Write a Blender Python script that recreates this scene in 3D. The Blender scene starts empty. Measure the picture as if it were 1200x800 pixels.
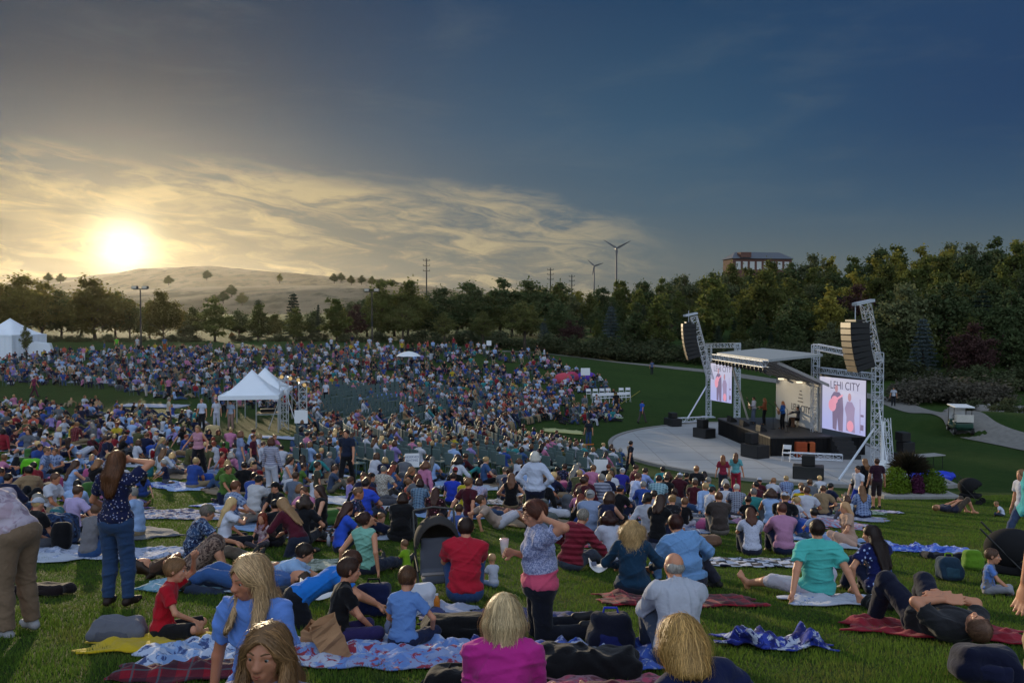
import bpy, math, random
import numpy as np
from mathutils import Vector, Matrix, noise as mnoise
R = math.radians
random.seed(7); rng = np.random.default_rng(7)
scene = bpy.context.scene
C = scene.collection
EYE = np.array([0.0, 0.0, 8.1])
PITCH = math.atan(30/1000.0)
# ---------------------------------------------------------------- camera
cd = bpy.data.cameras.new('camera'); cam = bpy.data.objects.new('camera', cd); C.objects.link(cam)
cam.location = EYE; cam.rotation_euler = (R(90) - PITCH, 0, 0)
cd.lens = 30.0; cd.sensor_width = 36.0; cd.clip_start = 0.05; cd.clip_end = 9000
scene.camera = cam
# ---------------------------------------------------------------- exposure
scene.view_settings.view_transform = 'Standard'; scene.view_settings.look = 'None'
scene.view_settings.exposure = 0.0; scene.view_settings.gamma = 1.0
scene.view_settings.use_curve_mapping = False
try:
    scene.cycles.max_bounces = 6; scene.cycles.diffuse_bounces = 3; scene.cycles.transparent_max_bounces = 6
    scene.cycles.volume_bounces = 1; scene.cycles.use_denoising = True
    scene.cycles.sample_clamp_indirect = 4.0
except Exception: pass
# ---------------------------------------------------------------- sun
SUN_AZ = R(-24.4); SUN_EL_VIS = R(3.95); SUN_EL = R(6.5)
sl = bpy.data.lights.new('sun', 'SUN'); sun = bpy.data.objects.new('sun', sl); C.objects.link(sun)
sl.energy = 3.8; sl.angle = R(1.2); sl.color = (1.0, 0.80, 0.52)
_d = Vector((math.sin(SUN_AZ)*math.cos(SUN_EL), math.cos(SUN_AZ)*math.cos(SUN_EL), math.sin(SUN_EL)))
sun.rotation_euler = _d.to_track_quat('Z', 'Y').to_euler()
sun.location = (-30, 60, 60)
# ---------------------------------------------------------------- world
W = bpy.data.worlds.new('World'); scene.world = W; W.use_nodes = True
class NT:
    """tiny helper for building node trees"""
    def __init__(s, nt): s.t = nt; s.t.nodes.clear()
    def n(s, typ, **kw):
        nd = s.t.nodes.new(typ)
        for k, v in kw.items():
            if k.startswith('i_'):
                nd.inputs[k[2:].replace('_', ' ')].default_value = v
            else: setattr(nd, k, v)
        return nd
    def l(s, a, b): s.t.links.new(a, b)
    def m(s, op, a, b=None, c=None, clamp=False):
        nd = s.t.nodes.new('ShaderNodeMath'); nd.operation = op; nd.use_clamp = clamp
        for i, v in enumerate((a, b, c)):
            if v is None: continue
            if isinstance(v, (int, float)): nd.inputs[i].default_value = v
            else: s.l(v, nd.inputs[i])
        return nd.outputs[0]
    def ss(s, x, a, b):       # smoothstep from a to b
        nd = s.t.nodes.new('ShaderNodeMapRange'); nd.interpolation_type = 'SMOOTHSTEP'
        s.l(x, nd.inputs[0]); nd.inputs[1].default_value = a; nd.inputs[2].default_value = b
        return nd.outputs[0]
    def mix(s, f, a, b, mode='MIX'):
        nd = s.t.nodes.new('ShaderNodeMix'); nd.data_type = 'RGBA'; nd.blend_type = mode
        if isinstance(f, (int, float)): nd.inputs[0].default_value = f
        else: s.l(f, nd.inputs[0])
        for k, v in ((6, a), (7, b)):
            if isinstance(v, (tuple, list)): nd.inputs[k].default_value = (*v[:3], 1)
            else: s.l(v, nd.inputs[k])
        return nd.outputs[2]
    def scale(s, col, f):
        nd = s.t.nodes.new('ShaderNodeVectorMath'); nd.operation = 'SCALE'
        s.l(col, nd.inputs[0])
        if isinstance(f, (int, float)): nd.inputs[3].default_value = f
        else: s.l(f, nd.inputs[3])
        return nd.outputs[0]
    def vadd(s, a, b):
        nd = s.t.nodes.new('ShaderNodeVectorMath'); nd.operation = 'ADD'; s.l(a, nd.inputs[0]); s.l(b, nd.inputs[1]); return nd.outputs[0]
    def comb(s, x, y, z):
        nd = s.t.nodes.new('ShaderNodeCombineXYZ')
        for i, v in enumerate((x, y, z)):
            if isinstance(v, (int, float)): nd.inputs[i].default_value = v
            else: s.l(v, nd.inputs[i])
        return nd.outputs[0]
    def noise(s, vec, sc, det=4, rough=.55, dist=0.0):
        nd = s.t.nodes.new('ShaderNodeTexNoise'); nd.inputs['Scale'].default_value = sc
        nd.inputs['Detail'].default_value = det; nd.inputs['Roughness'].default_value = rough; nd.inputs['Distortion'].default_value = dist
        if vec is not None: s.l(vec, nd.inputs['Vector'])
        return nd.outputs[0]
def build_world():
    t = NT(W.node_tree)
    tc = t.n('ShaderNodeTexCoord'); sep = t.n('ShaderNodeSeparateXYZ'); t.l(tc.outputs['Generated'], sep.inputs[0])
    x, y, z = sep.outputs
    az = t.m('MULTIPLY', t.m('ARCTAN2', x, y), 57.2958)       # degrees, 0 = straight ahead
    el = t.m('MULTIPLY', t.m('ARCSINE', z), 57.2958)
    # base gradient in elevation
    cr = t.n('ShaderNodeValToRGB'); e = cr.color_ramp.elements
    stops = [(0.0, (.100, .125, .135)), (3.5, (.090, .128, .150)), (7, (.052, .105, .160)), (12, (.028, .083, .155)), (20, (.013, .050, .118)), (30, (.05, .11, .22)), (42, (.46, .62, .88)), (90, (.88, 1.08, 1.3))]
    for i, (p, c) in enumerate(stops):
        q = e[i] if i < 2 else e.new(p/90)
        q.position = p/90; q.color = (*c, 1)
    t.l(t.m('DIVIDE', el, 90.0), cr.inputs[0])
    base = cr.outputs[0]
    # right side deeper blue, up high
    base = t.mix(t.m('MULTIPLY', t.ss(az, 8.0, 32.0), t.ss(el, 2.0, 14.0)), base, (.017, .050, .125))
    base = t.mix(t.m('MULTIPLY', t.m('MULTIPLY', t.ss(el, 8.0, 15.0), t.ss(el, 34.0, 24.0)), t.m('MULTIPLY', t.m('MULTIPLY', t.ss(az, 0.0, -24.0), t.ss(az, -70.0, -40.0)), .8)), base, (.004, .026, .062))
    base = t.mix(t.m('MULTIPLY', t.ss(t.m('ABSOLUTE', az), 31.5, 60.0), 1.0), base, (.05, .09, .16))
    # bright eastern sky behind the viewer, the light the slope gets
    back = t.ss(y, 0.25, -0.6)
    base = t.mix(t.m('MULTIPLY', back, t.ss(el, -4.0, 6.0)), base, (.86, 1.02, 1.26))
    # cirrus
    daz = t.m('ADD', az, 24.4); del_ = t.m('SUBTRACT', el, 4.15)
    tilt = t.m('ADD', el, t.m('MULTIPLY', az, 0.13))
    v1 = t.comb(t.m('MULTIPLY', az, .09), t.m('MULTIPLY', tilt, .42), 0.0)
    warp = t.noise(v1, 1.1, 3, .5)
    v2 = t.comb(t.m('ADD', t.m('MULTIPLY', az, .075), t.m('MULTIPLY', warp, .9)), t.m('ADD', t.m('MULTIPLY', tilt, .36), t.m('MULTIPLY', warp, 1.6)), 3.1)
    n1 = t.noise(v2, 1.3, 9, .62, .35)
    v3 = t.comb(t.m('ADD', t.m('MULTIPLY', az, .25), t.m('MULTIPLY', warp, 2.2)), t.m('ADD', t.m('MULTIPLY', tilt, 1.15), t.m('MULTIPLY', warp, 3.0)), 7.7)
    n2 = t.noise(v3, 1.0, 8, .66, .5)
    nn = t.m('ADD', t.m('MULTIPLY', n1, .68), t.m('MULTIPLY', n2, .32))
    # envelope: upper edge falls from 11 deg at the far left to 3.5 deg at az +10
    up = t.m('ADD', t.m('SUBTRACT', t.m('SUBTRACT', t.m('SUBTRACT', 8.4, t.m('MULTIPLY', az, .055)), t.m('MULTIPLY', t.m('MAXIMUM', az, 0.0), .13)), el), t.m('MULTIPLY', t.m('SUBTRACT', warp, .5), 4.0))
    env = t.m('MULTIPLY', t.ss(up, -.5, 1.2), t.ss(az, 12.5, 3.0))
    dens = t.m('MULTIPLY', t.ss(nn, .41, .60), env)
    low = t.ss(up, 0.5, 6.5)
    # warm veil low around the sun
    near = t.m('POWER', 2.71828, t.m('MULTIPLY', t.m('ADD', t.m('MULTIPLY', t.m('MULTIPLY', daz, daz), .0032), t.m('MULTIPLY', t.m('MULTIPLY', del_, del_), .028)), -1.0))
    veil = t.m('MULTIPLY', near, .65)
    base = t.mix(veil, base, (.20, .17, .09))
    cn = t.m('POWER', 2.71828, t.m('MULTIPLY', t.m('ADD', t.m('MULTIPLY', t.m('MULTIPLY', daz, daz), .0014), t.m('MULTIPLY', t.m('MULTIPLY', del_, del_), .012)), -1.0))
    ccol = t.mix(cn, (.30, .285, .22), (.62, .47, .23))
    ccol = t.mix(t.m('MULTIPLY', t.ss(n2, .60, .42), t.m('MULTIPLY', low, .75)), ccol, (.105, .118, .118))
    col = t.mix(t.m('MULTIPLY', dens, .80), base, ccol)
    # faint high wisps
    v4 = t.comb(t.m('MULTIPLY', az, .05), t.m('MULTIPLY', el, .2), 1.0)
    col = t.mix(t.m('MULTIPLY', t.ss(t.noise(v4, 2.0, 6, .6, .4), .45, .8), .22), col, (.12, .155, .18))
    # sun glow and disc
    r2 = t.m('ADD', t.m('MULTIPLY', daz, daz), t.m('MULTIPLY', del_, del_))
    g1 = t.m('MULTIPLY', t.m('POWER', 2.71828, t.m('MULTIPLY', r2, -.40)), 1.5)
    g2 = t.m('MULTIPLY', t.m('POWER', 2.71828, t.m('MULTIPLY', r2, -.045)), .16)
    sun_c = t.n('ShaderNodeRGB'); sun_c.outputs[0].default_value = (1.0, .88, .55, 1)
    sun_d = t.n('ShaderNodeRGB'); sun_d.outputs[0].default_value = (1.0, .72, .28, 1)
    col = t.vadd(col, t.scale(sun_c.outputs[0], g1)); col = t.vadd(col, t.scale(sun_d.outputs[0], g2))
    # a little of the physical sky keeps the tint of the dome natural
    sky = t.n('ShaderNodeTexSky'); sky.sky_type = 'NISHITA'; sky.sun_disc = False
    sky.sun_elevation = SUN_EL; sky.sun_rotation = -SUN_AZ if False else SUN_AZ
    col = t.vadd(col, t.scale(sky.outputs[0], 0.0012))
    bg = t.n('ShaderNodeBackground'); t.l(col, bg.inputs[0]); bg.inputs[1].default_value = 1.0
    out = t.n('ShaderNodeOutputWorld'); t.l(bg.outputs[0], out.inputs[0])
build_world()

# ---------------------------------------------------------------- terrain
def pd(px, d, z): return ((px-600)/1000*d, d, z)
_cp = [(0,-8,7.4),(-12,-8,7.4),(12,-8,7.3),(-3,0,6.5),(3,0,6.5),(-12,0,6.5),(14,0,6.3),(0,4,5.83),(-8,4,5.85),(9,4,5.75),(0,9.3,4.92),(-9,9.3,4.95),(9,9.3,4.75),
  (-9,16,4.05),(0,16,3.85),(10,16,3.6),(20,14,3.9),(-20,14,4.5),(10.4,26,2.05),(0,26,2.75),(-5.2,26.6,2.85),(-7,25,3.0),(-17,31,3.05),(-11,31,2.7),(18,26,2.0),(28,26,2.4),
  (4,33,1.55),(15,33,1.0),(22,34,1.0),(-16,50,1.5),(-22,46,2.2),(0,45,.95),(-6,40,1.7),(5,53,.12),(-5,60,.9),(-10,75,1.6),(0,90,2.0),(-20,85,2.4),(-34,68,1.75),(10,75,.5),(10,90,.8),(16.7,103,.9),
  (-56,98,3.3),(-42,105,3.9),(-19,112,3.85),(0,112,3.3),(4,110,3.1),(14,122,1.8),(25,106,.8),(33,92,.3),(36,82,0.0),(33,69,.2),(30,57.7,.6),(28.3,48,1.0),(35,50,1.1),(45,60,.3),(50,78,.2),
  (-80,130,4.5),(-40,135,4.3),(0,140,4.2),(30,125,2.5),(55,110,2.5),(80,90,3),(12,200,5.5),(60,200,11),(110,200,16),(-60,200,4.5),(-60,50,2.6),(-60,10,5.2),(60,10,4.6),(60,30,2.5),
  (180,260,22),(80,300,15),(10,300,9),(-150,300,5),(43,350,13),(-150,120,5),(150,120,9),(-100,0,6),(100,0,6)]
for k in range(14):
    a = k/14*2*math.pi; _cp.append((18.3+12.6*math.cos(a), 52+12.6*math.sin(a), 0.02))
_cp.append((18.3, 52, 0.0))
_cp = np.array(_cp, float)
_S = 50.0
def _phi(r):  return np.where(r > 1e-9, r*r*np.log(r+1e-12), 0)
_n = len(_cp); _A = np.zeros((_n+3, _n+3)); _P = _cp[:, :2]/_S
_D = np.sqrt(((_P[:, None]-_P[None])**2).sum(-1))
_A[:_n, :_n] = _phi(_D) + np.eye(_n)*1e-4; _A[:_n, _n] = 1; _A[:_n, _n+1:] = _P; _A[_n, :_n] = 1; _A[_n+1:, :_n] = _P.T
_w = np.linalg.solve(_A, np.r_[_cp[:, 2], 0, 0, 0])
def gz(x, y):
    x = np.asarray(x, float); y = np.asarray(y, float); sh = x.shape
    X = np.stack([x.ravel(), y.ravel()], -1)/_S
    o = np.empty(len(X))
    for i in range(0, len(X), 20000):
        q = X[i:i+20000]; r = np.sqrt(((q[:, None]-_P[None])**2).sum(-1))
        o[i:i+20000] = _phi(r) @ _w[:_n] + _w[_n] + q @ _w[_n+1:]
    rr = np.hypot(x.ravel(), y.ravel()); far = np.clip((rr-320)/200, 0, 1); far = far*far*(3-2*far)
    o = o*(1-far) + 9.0*far
    rp = np.hypot(x.ravel()-18.3, y.ravel()-52); pl = np.clip((rp-12.0)/2.0, 0, 1)
    o = o*pl
    return o.reshape(sh) if sh else float(o[0])
def ray(px, py):
    v = np.array([(px-600)/1000.0, 1.0, -(py-400)/1000.0]); c, s = math.cos(PITCH), math.sin(PITCH)
    v = np.array([v[0], v[1]*c + v[2]*s, -v[1]*s + v[2]*c]); return v
_ts = 1.5*1.028**np.arange(188)
def G(px, py):
    """the ground point seen at a pixel of the photograph"""
    v = ray(px, py); ts = _ts
    for lv in range(2):
        h = EYE[2]+v[2]*ts-gz(v[0]*ts, v[1]*ts); i = int(np.argmax(h < 0))
        if h[i] >= 0: i = len(ts)-1
        i = max(i, 1)
        if lv == 0: ts = np.linspace(ts[i-1], ts[i], 9)
    a, b = h[i-1], h[i]; f = a/(a-b) if a != b else 0; t = ts[i-1]+f*(ts[i]-ts[i-1])
    x, y = v[0]*t, v[1]*t
    return np.array([x, y, gz(x, y)])
def GD(px, d):
    """the ground point at depth d under a pixel column"""
    x = (px-600)/1000*d; return np.array([x, d, gz(x, d)])
def normal(x, y, e=.4):
    return Vector(((gz(x-e, y)-gz(x+e, y))/(2*e), (gz(x, y-e)-gz(x, y+e))/(2*e), 1)).normalized()

# ---------------------------------------------------------------- object helpers
def mesh_obj(name, V, F, mats, parent=None, smooth=True, mi=None, link=True):
    me = bpy.data.meshes.new(name)
    V = np.asarray(V, np.float32); F = np.asarray(F) if not isinstance(F, list) else F
    if isinstance(F, list): me.from_pydata([tuple(map(float, v)) for v in V], [], F)
    else:
        k = F.shape[1]; me.vertices.add(len(V)); me.vertices.foreach_set('co', V.ravel())
        me.loops.add(F.size); me.loops.foreach_set('vertex_index', F.ravel().astype(np.int32))
        me.polygons.add(len(F)); me.polygons.foreach_set('loop_start', np.arange(0, F.size, k, dtype=np.int32))
        me.polygons.foreach_set('loop_total', np.full(len(F), k, np.int32)); me.update(calc_edges=True)
    if smooth: me.polygons.foreach_set('use_smooth', np.ones(len(me.polygons), bool))
    for m in (mats if isinstance(mats, (list, tuple)) else [mats]): me.materials.append(m)
    if mi is not None: me.polygons.foreach_set('material_index', np.asarray(mi, np.int32))
    me.update()
    o = bpy.data.objects.new(name, me)
    if link: C.objects.link(o)
    if parent is not None: o.parent = parent
    return o
def tag(o, label=None, cat=None, group=None, kind=None):
    if label: o['label'] = label
    if cat: o['category'] = cat
    if group: o['group'] = group
    if kind: o['kind'] = kind
    return o
def empty(name, loc, rz=0.0):
    o = bpy.data.objects.new(name, None); C.objects.link(o); o.location = loc; o.rotation_euler = (0, 0, rz); o.empty_display_size = .1; return o
class MB:
    """collects boxes, bars and tubes into one mesh"""
    def __init__(s): s.V = []; s.F = []; s.M = []; s.m = 0
    def add(s, V, F):
        b = len(s.V); s.V += [tuple(map(float, v)) for v in V]; s.F += [tuple(i+b for i in f) for f in F]; s.M += [s.m]*len(F)
    def box(s, c, sz, rz=0.0, Rm=None, bev=0.0):
        hx, hy, hz = sz[0]/2, sz[1]/2, sz[2]/2
        if bev > 0:
            b = min(bev, hx*.9, hy*.9, hz*.9); P = []
            pts = [(sx*(hx-(b if a != 0 else 0)), sy*(hy-(b if a != 1 else 0)), sz_*(hz-(b if a != 2 else 0)), a, sx, sy, sz_) for sx in (-1, 1) for sy in (-1, 1) for sz_ in (-1, 1) for a in range(3)]
            P = [p[:3] for p in pts]; idx = {(p[4], p[5], p[6], p[3]): i for i, p in enumerate(pts)}
            F = []
            for a in range(3):
                for sg in (-1, 1):
                    o = [(-1, -1), (1, -1), (1, 1), (-1, 1)]
                    f = []
                    for u, v in o:
                        k = [0, 0, 0]; k[a] = sg; k[(a+1) % 3] = u; k[(a+2) % 3] = v; f.append(idx[(*k, a)])
                    F.append(f if sg > 0 else f[::-1])
            for a in range(3):      # edges along axis a
                b1, b2 = (a+1) % 3, (a+2) % 3
                for u in (-1, 1):
                    for v in (-1, 1):
                        q = []
                        for w_, ax in ((-1, b1), (1, b1), (1, b2), (-1, b2)):
                            k = [0, 0, 0]; k[a] = w_; k[b1] = u; k[b2] = v; q.append(idx[(*k, ax)])
                        F.append(q if u*v > 0 else q[::-1])
            for sx in (-1, 1):
                for sy in (-1, 1):
                    for sz_ in (-1, 1):
                        q = [idx[(sx, sy, sz_, a)] for a in range(3)]; F.append(q if sx*sy*sz_ > 0 else q[::-1])
        else:
            P = [(sx*hx, sy*hy, sz_*hz) for sz_ in (-1, 1) for sy in (-1, 1) for sx in (-1, 1)]
            F = [(0, 2, 3, 1), (4, 5, 7, 6), (0, 1, 5, 4), (2, 6, 7, 3), (0, 4, 6, 2), (1, 3, 7, 5)]
        M = np.array(Rm) if Rm is not None else np.array(((math.cos(rz), -math.sin(rz), 0), (math.sin(rz), math.cos(rz), 0), (0, 0, 1)))
        s.add(np.array(P) @ M.T + np.array(c), F); return s
    def bar(s, a, b, w, h=None, up=(0, 0, 1)):
        a, b = np.array(a, float), np.array(b, float); d = b-a; L = np.linalg.norm(d)
        if L < 1e-6: return s
        x = d/L; u = np.array(up, float); y = np.cross(u, x)
        if np.linalg.norm(y) < 1e-3: y = np.cross((0, 1, 0), x)
        y /= np.linalg.norm(y); z = np.cross(x, y)
        return s.box((a+b)/2, (L, w, h or w), Rm=np.stack([x, y, z], 1))
    def tube(s, pts, r, n=6, cap=True):
        pts = [np.array(p, float) for p in pts]; rs = r if isinstance(r, (list, tuple)) else [r]*len(pts)
        t = pts[1]-pts[0]; t /= np.linalg.norm(t)+1e-9
        u = np.cross(t, (0, 0, 1)); u = u if np.linalg.norm(u) > .1 else np.cross(t, (0, 1, 0)); u /= np.linalg.norm(u)
        V = []
        for i, p in enumerate(pts):
            q = pts[min(i+1, len(pts)-1)]-pts[max(i-1, 0)]; q /= np.linalg.norm(q)+1e-9
            u = u-q*np.dot(u, q); u /= np.linalg.norm(u)+1e-9; v = np.cross(q, u)
            for k in range(n):
                a = k/n*2*math.pi; V.append(p+rs[i]*(math.cos(a)*u+math.sin(a)*v))
        F = [(i*n+k, i*n+(k+1) % n, (i+1)*n+(k+1) % n, (i+1)*n+k) for i in range(len(pts)-1) for k in range(n)]
        if cap: F += [tuple(range(n))[::-1], tuple((len(pts)-1)*n+k for k in range(n))]
        s.add(V, F); return s
    def truss(s, a, b, w=.3, r=.025, bay=.5, up=(0, 0, 1)):
        a, b = np.array(a, float), np.array(b, float); d = b-a; L = np.linalg.norm(d); x = d/L
        y = np.cross(up, x)
        if np.linalg.norm(y) < .05: y = np.cross((0, 1, 0), x)
        y /= np.linalg.norm(y); z = np.cross(x, y); k = max(1, round(L/bay))
        cs = [(-1, -1), (1, -1), (1, 1), (-1, 1)]
        for u, v in cs: s.tube([a+(y*u+z*v)*w/2, b+(y*u+z*v)*w/2], r, 5)
        for i in range(k):
            p0, p1 = a+x*L*i/k, a+x*L*(i+1)/k
            for j in range(4):
                c0, c1 = cs[j], cs[(j+1) % 4]
                q0 = c0 if (i+j) % 2 else c1; q1 = c1 if (i+j) % 2 else c0
                s.tube([p0+(y*q0[0]+z*q0[1])*w/2, p1+(y*q1[0]+z*q1[1])*w/2], r*.6, 4, False)
                s.tube([p1+(y*c0[0]+z*c0[1])*w/2, p1+(y*c1[0]+z*c1[1])*w/2], r*.6, 4, False)
        return s
    def build(s, name, mats, parent=None, smooth=False):
        return mesh_obj(name, np.array(s.V), s.F, mats, parent, smooth, s.M)

# ---------------------------------------------------------------- materials
_mc = {}
def bsdf(name, rough=.8, spec=.3, metal=0.0):
    m = bpy.data.materials.new(name); m.use_nodes = True; t = NT(m.node_tree)
    b = t.n('ShaderNodeBsdfPrincipled'); o = t.n('ShaderNodeOutputMaterial'); t.l(b.outputs[0], o.inputs[0])
    b.inputs['Roughness'].default_value = rough; b.inputs['Metallic'].default_value = metal
    b.inputs['Specular IOR Level'].default_value = spec
    return m, t, b
def bump(t, b, h, dist=.01, strength=.6):
    n = t.n('ShaderNodeBump'); n.inputs['Strength'].default_value = strength; n.inputs['Distance'].default_value = dist
    t.l(h, n.inputs['Height']); t.l(n.outputs[0], b.inputs['Normal'])
def plain(name, c, rough=.8, spec=.3, metal=0.0, var=.12, nsc=6.0, bd=.0):
    key = ('p', name)
    if key in _mc: return _mc[key]
    m, t, b = bsdf(name, rough, spec, metal)
    tc = t.n('ShaderNodeTexCoord'); nz = t.noise(tc.outputs['Object'], nsc, 5)
    col = t.mix(nz, tuple(v*(1-var*1.6) for v in c), tuple(min(1, v*(1+var*1.6)) for v in c))
    t.l(col, b.inputs['Base Color'])
    if bd: bump(t, b, t.noise(tc.outputs['Object'], nsc*6, 4), bd)
    _mc[key] = m; return m
def hexc(h):
    h = h.lstrip('#'); v = [int(h[i:i+2], 16)/255 for i in (0, 2, 4)]
    return tuple(x/12.92 if x <= .04045 else ((x+.055)/1.055)**2.4 for x in v)
# ---------------------------------------------------------------- fabrics
def fabric(spec):
    """'color' or 'pattern:c1,c2[,c3]:scale' -> cloth material"""
    if spec in _mc: return _mc[spec]
    parts = spec.split(':'); kind = 'plain' if len(parts) == 1 else parts[0]
    cols = [hexc(c) for c in (parts[0] if len(parts) == 1 else parts[1]).split(',')]
    sc = float(parts[2]) if len(parts) > 2 else 1.0
    m, t, b = bsdf('cloth', .88, .15)
    b.inputs['Sheen Weight'].default_value = .12; b.inputs['Sheen Roughness'].default_value = .5
    tc = t.n('ShaderNodeTexCoord'); ob = tc.outputs['Object']; c1 = cols[0]; c2 = cols[1] if len(cols) > 1 else cols[0]; c3 = cols[2] if len(cols) > 2 else c2
    sep = t.n('ShaderNodeSeparateXYZ'); t.l(ob, sep.inputs[0]); sx, sy, sz = sep.outputs
    big = t.noise(ob, 5.0, 3)
    if kind == 'plain':
        col = t.mix(big, tuple(v*.86 for v in c1), tuple(min(1, v*1.12) for v in c1))
    elif kind in ('floral', 'dots', 'bflowers'):
        vo = t.n('ShaderNodeTexVoronoi'); vo.inputs['Scale'].default_value = 22*sc; t.l(ob, vo.inputs['Vector'])
        wob = t.m('ADD', vo.outputs['Distance'], t.m('MULTIPLY', t.noise(ob, 60*sc, 3), .25 if kind != 'dots' else .03))
        f = t.ss(wob, .42 if kind != 'dots' else .30, .34 if kind != 'dots' else .26)
        pick = t.n('ShaderNodeSeparateColor'); t.l(vo.outputs['Color'], pick.inputs[0])
        fl = t.mix(t.ss(pick.outputs[0], .45, .55), c2, c3)
        col = t.mix(t.m('MULTIPLY', f, t.ss(pick.outputs[1], .15, .25)), c1, fl)
    elif kind == 'stripes':       # horizontal bands
        w = t.m('FRACT', t.m('MULTIPLY', t.m('ADD', sz, t.m('MULTIPLY', t.noise(ob, 4, 2), .03)), 9*sc))
        col = t.mix(t.ss(w, .46, .54), c1, c2)
    elif kind == 'vstripes':
        w = t.m('FRACT', t.m('MULTIPLY', t.m('ADD', sx, sy), 9*sc)); col = t.mix(t.ss(w, .46, .54), c1, c2)
    elif kind == 'plaid':
        def band(v, o): return t.ss(t.m('ABSOLUTE', t.m('SUBTRACT', t.m('FRACT', t.m('ADD', t.m('MULTIPLY', v, 9*sc), o)), .5)), .26, .22)
        a, c = band(sx, .1), band(t.m('ADD', sz, t.m('MULTIPLY', sy, .9)), .3)
        col = t.mix(t.m('MULTIPLY', a, .55), c1, c2); col = t.mix(t.m('MULTIPLY', c, .55), col, c2)
        thin = t.ss(t.m('ABSOLUTE', t.m('SUBTRACT', t.m('FRACT', t.m('MULTIPLY', sx, 9*sc)), .08)), .05, .03)
        thin2 = t.ss(t.m('ABSOLUTE', t.m('SUBTRACT', t.m('FRACT', t.m('MULTIPLY', t.m('ADD', sz, t.m('MULTIPLY', sy, .9)), 9*sc)), .9)), .05, .03)
        col = t.mix(t.m('MULTIPLY', t.m('MAXIMUM', thin, thin2), .6), col, c3)
    elif kind == 'checks':
        ch = t.n('ShaderNodeTexChecker'); t.l(ob, ch.inputs[0]); ch.inputs['Scale'].default_value = 14*sc
        ch.inputs[1].default_value = (*c1, 1); ch.inputs[2].default_value = (*c2, 1); col = ch.outputs[0]
    elif kind == 'speckle':
        n = t.noise(ob, 55*sc, 4, .7); n2 = t.noise(ob, 18*sc, 3)
        col = t.mix(t.ss(n, .47, .55), c1, c2); col = t.mix(t.m('MULTIPLY', t.ss(n2, .5, .6), .6), col, c3)
    elif kind == 'hem':
        n = t.noise(ob, 60*sc, 4, .7); col = t.mix(t.ss(n, .45, .55), c1, c2); col = t.mix(t.ss(t.m('ADD', sz, t.m('MULTIPLY', sy, .12)), .645, .63), col, c3)
    elif kind == 'tie':
        n = t.noise(ob, 3.2*sc, 5, .6, 1.2); n2 = t.noise(ob, 8.0*sc, 5, .6, .8)
        col = t.mix(t.ss(n, .45, .52), c1, c2); col = t.mix(t.ss(n2, .54, .60), col, c3)
    else: col = t.mix(big, c1, c2)
    t.l(col, b.inputs['Base Color'])
    h = t.m('ADD', t.m('MULTIPLY', t.noise(ob, 11, 4, .5, .6), 1.0), t.m('MULTIPLY', t.noise(ob, 160, 2), .04))
    bump(t, b, h, .022, .75)
    _mc[spec] = m; return m
def skin(tone):
    key = ('skin', tone)
    if key in _mc: return _mc[key]
    c = hexc(tone); m, t, b = bsdf('skin', .52, .35)
    tc = t.n('ShaderNodeTexCoord'); n = t.noise(tc.outputs['Object'], 14, 4)
    t.l(t.mix(n, tuple(v*.88 for v in c), (min(1, c[0]*1.1), c[1]*.98, c[2]*.95)), b.inputs['Base Color'])
    b.inputs['Subsurface Weight'].default_value = .12; b.inputs['Subsurface Scale'].default_value = .02
    b.inputs['Subsurface Radius'].default_value = (1, .35, .2)
    _mc[key] = m; return m
def hairmat(h):
    key = ('hair', h)
    if key in _mc: return _mc[key]
    c = hexc(h); m, t, b = bsdf('hair', .46, .32)
    g_ = t.n('ShaderNodeNewGeometry'); tc = t.n('ShaderNodeTexCoord'); mp = t.n('ShaderNodeMapping'); mp.inputs['Scale'].default_value = (1, 1, .12); t.l(tc.outputs['Object'], mp.inputs[0])
    n = t.noise(mp.outputs[0], 90, 4, .6); n2 = t.noise(tc.outputs['Object'], 9, 3)
    col = t.mix(n, tuple(v*.55 for v in c), tuple(min(1, v*1.55) for v in c)); col = t.mix(t.m('MULTIPLY', n2, .4), col, tuple(v*.6 for v in c)); col = t.mix(t.m('MULTIPLY', t.ss(g_.outputs['Random Per Island'], .45, 1.0), .75), col, tuple(min(1, v*2.1) for v in c)); col = t.mix(t.m('MULTIPLY', t.ss(g_.outputs['Random Per Island'], .35, .0), .6), col, tuple(v*.35 for v in c))
    t.l(col, b.inputs['Base Color']); bump(t, b, n, .006, .6)
    _mc[key] = m; return m
LIP = lambda tone: plain('lips_'+tone, tuple(a*b for a, b in zip(hexc(tone), (.72, .42, .42))), .5, .4)

# ---------------------------------------------------------------- implicit surfaces
def A(*v): return np.array(v, float)
def unit(v): v = np.asarray(v, float); return v/(np.linalg.norm(v)+1e-12)
def d_cap(P, a, b, ra, rb, flat=0):
    ab = b-a; L2 = ab @ ab+1e-12; t = ((P-a) @ ab)/L2; tc = np.clip(t, 0, 1)
    d = np.linalg.norm(P-a-tc[..., None]*ab, axis=-1)-(ra+(rb-ra)*tc)
    if flat: d = np.maximum(d, (t-1)*math.sqrt(L2))
    return d
def d_ell(P, c, r, M=None):
    q = P-c
    if M is not None: q = q @ M
    k0 = np.linalg.norm(q/r, axis=-1); k1 = np.linalg.norm(q/(r*r), axis=-1)+1e-9
    return k0*(k0-1)/k1
def d_box(P, c, h, M=None, rr=.02):
    q = P-c
    if M is not None: q = q @ M
    q = np.abs(q)-(h-rr)
    return np.linalg.norm(np.maximum(q, 0), axis=-1)+np.minimum(q.max(-1), 0)-rr
def prim_d(p, P):
    k = p[0]
    if k == 'c': return d_cap(P, *p[1:6])
    if k == 'e': return d_ell(P, *p[1:4])
    if k == 'b': return d_box(P, *p[1:5])
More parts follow.
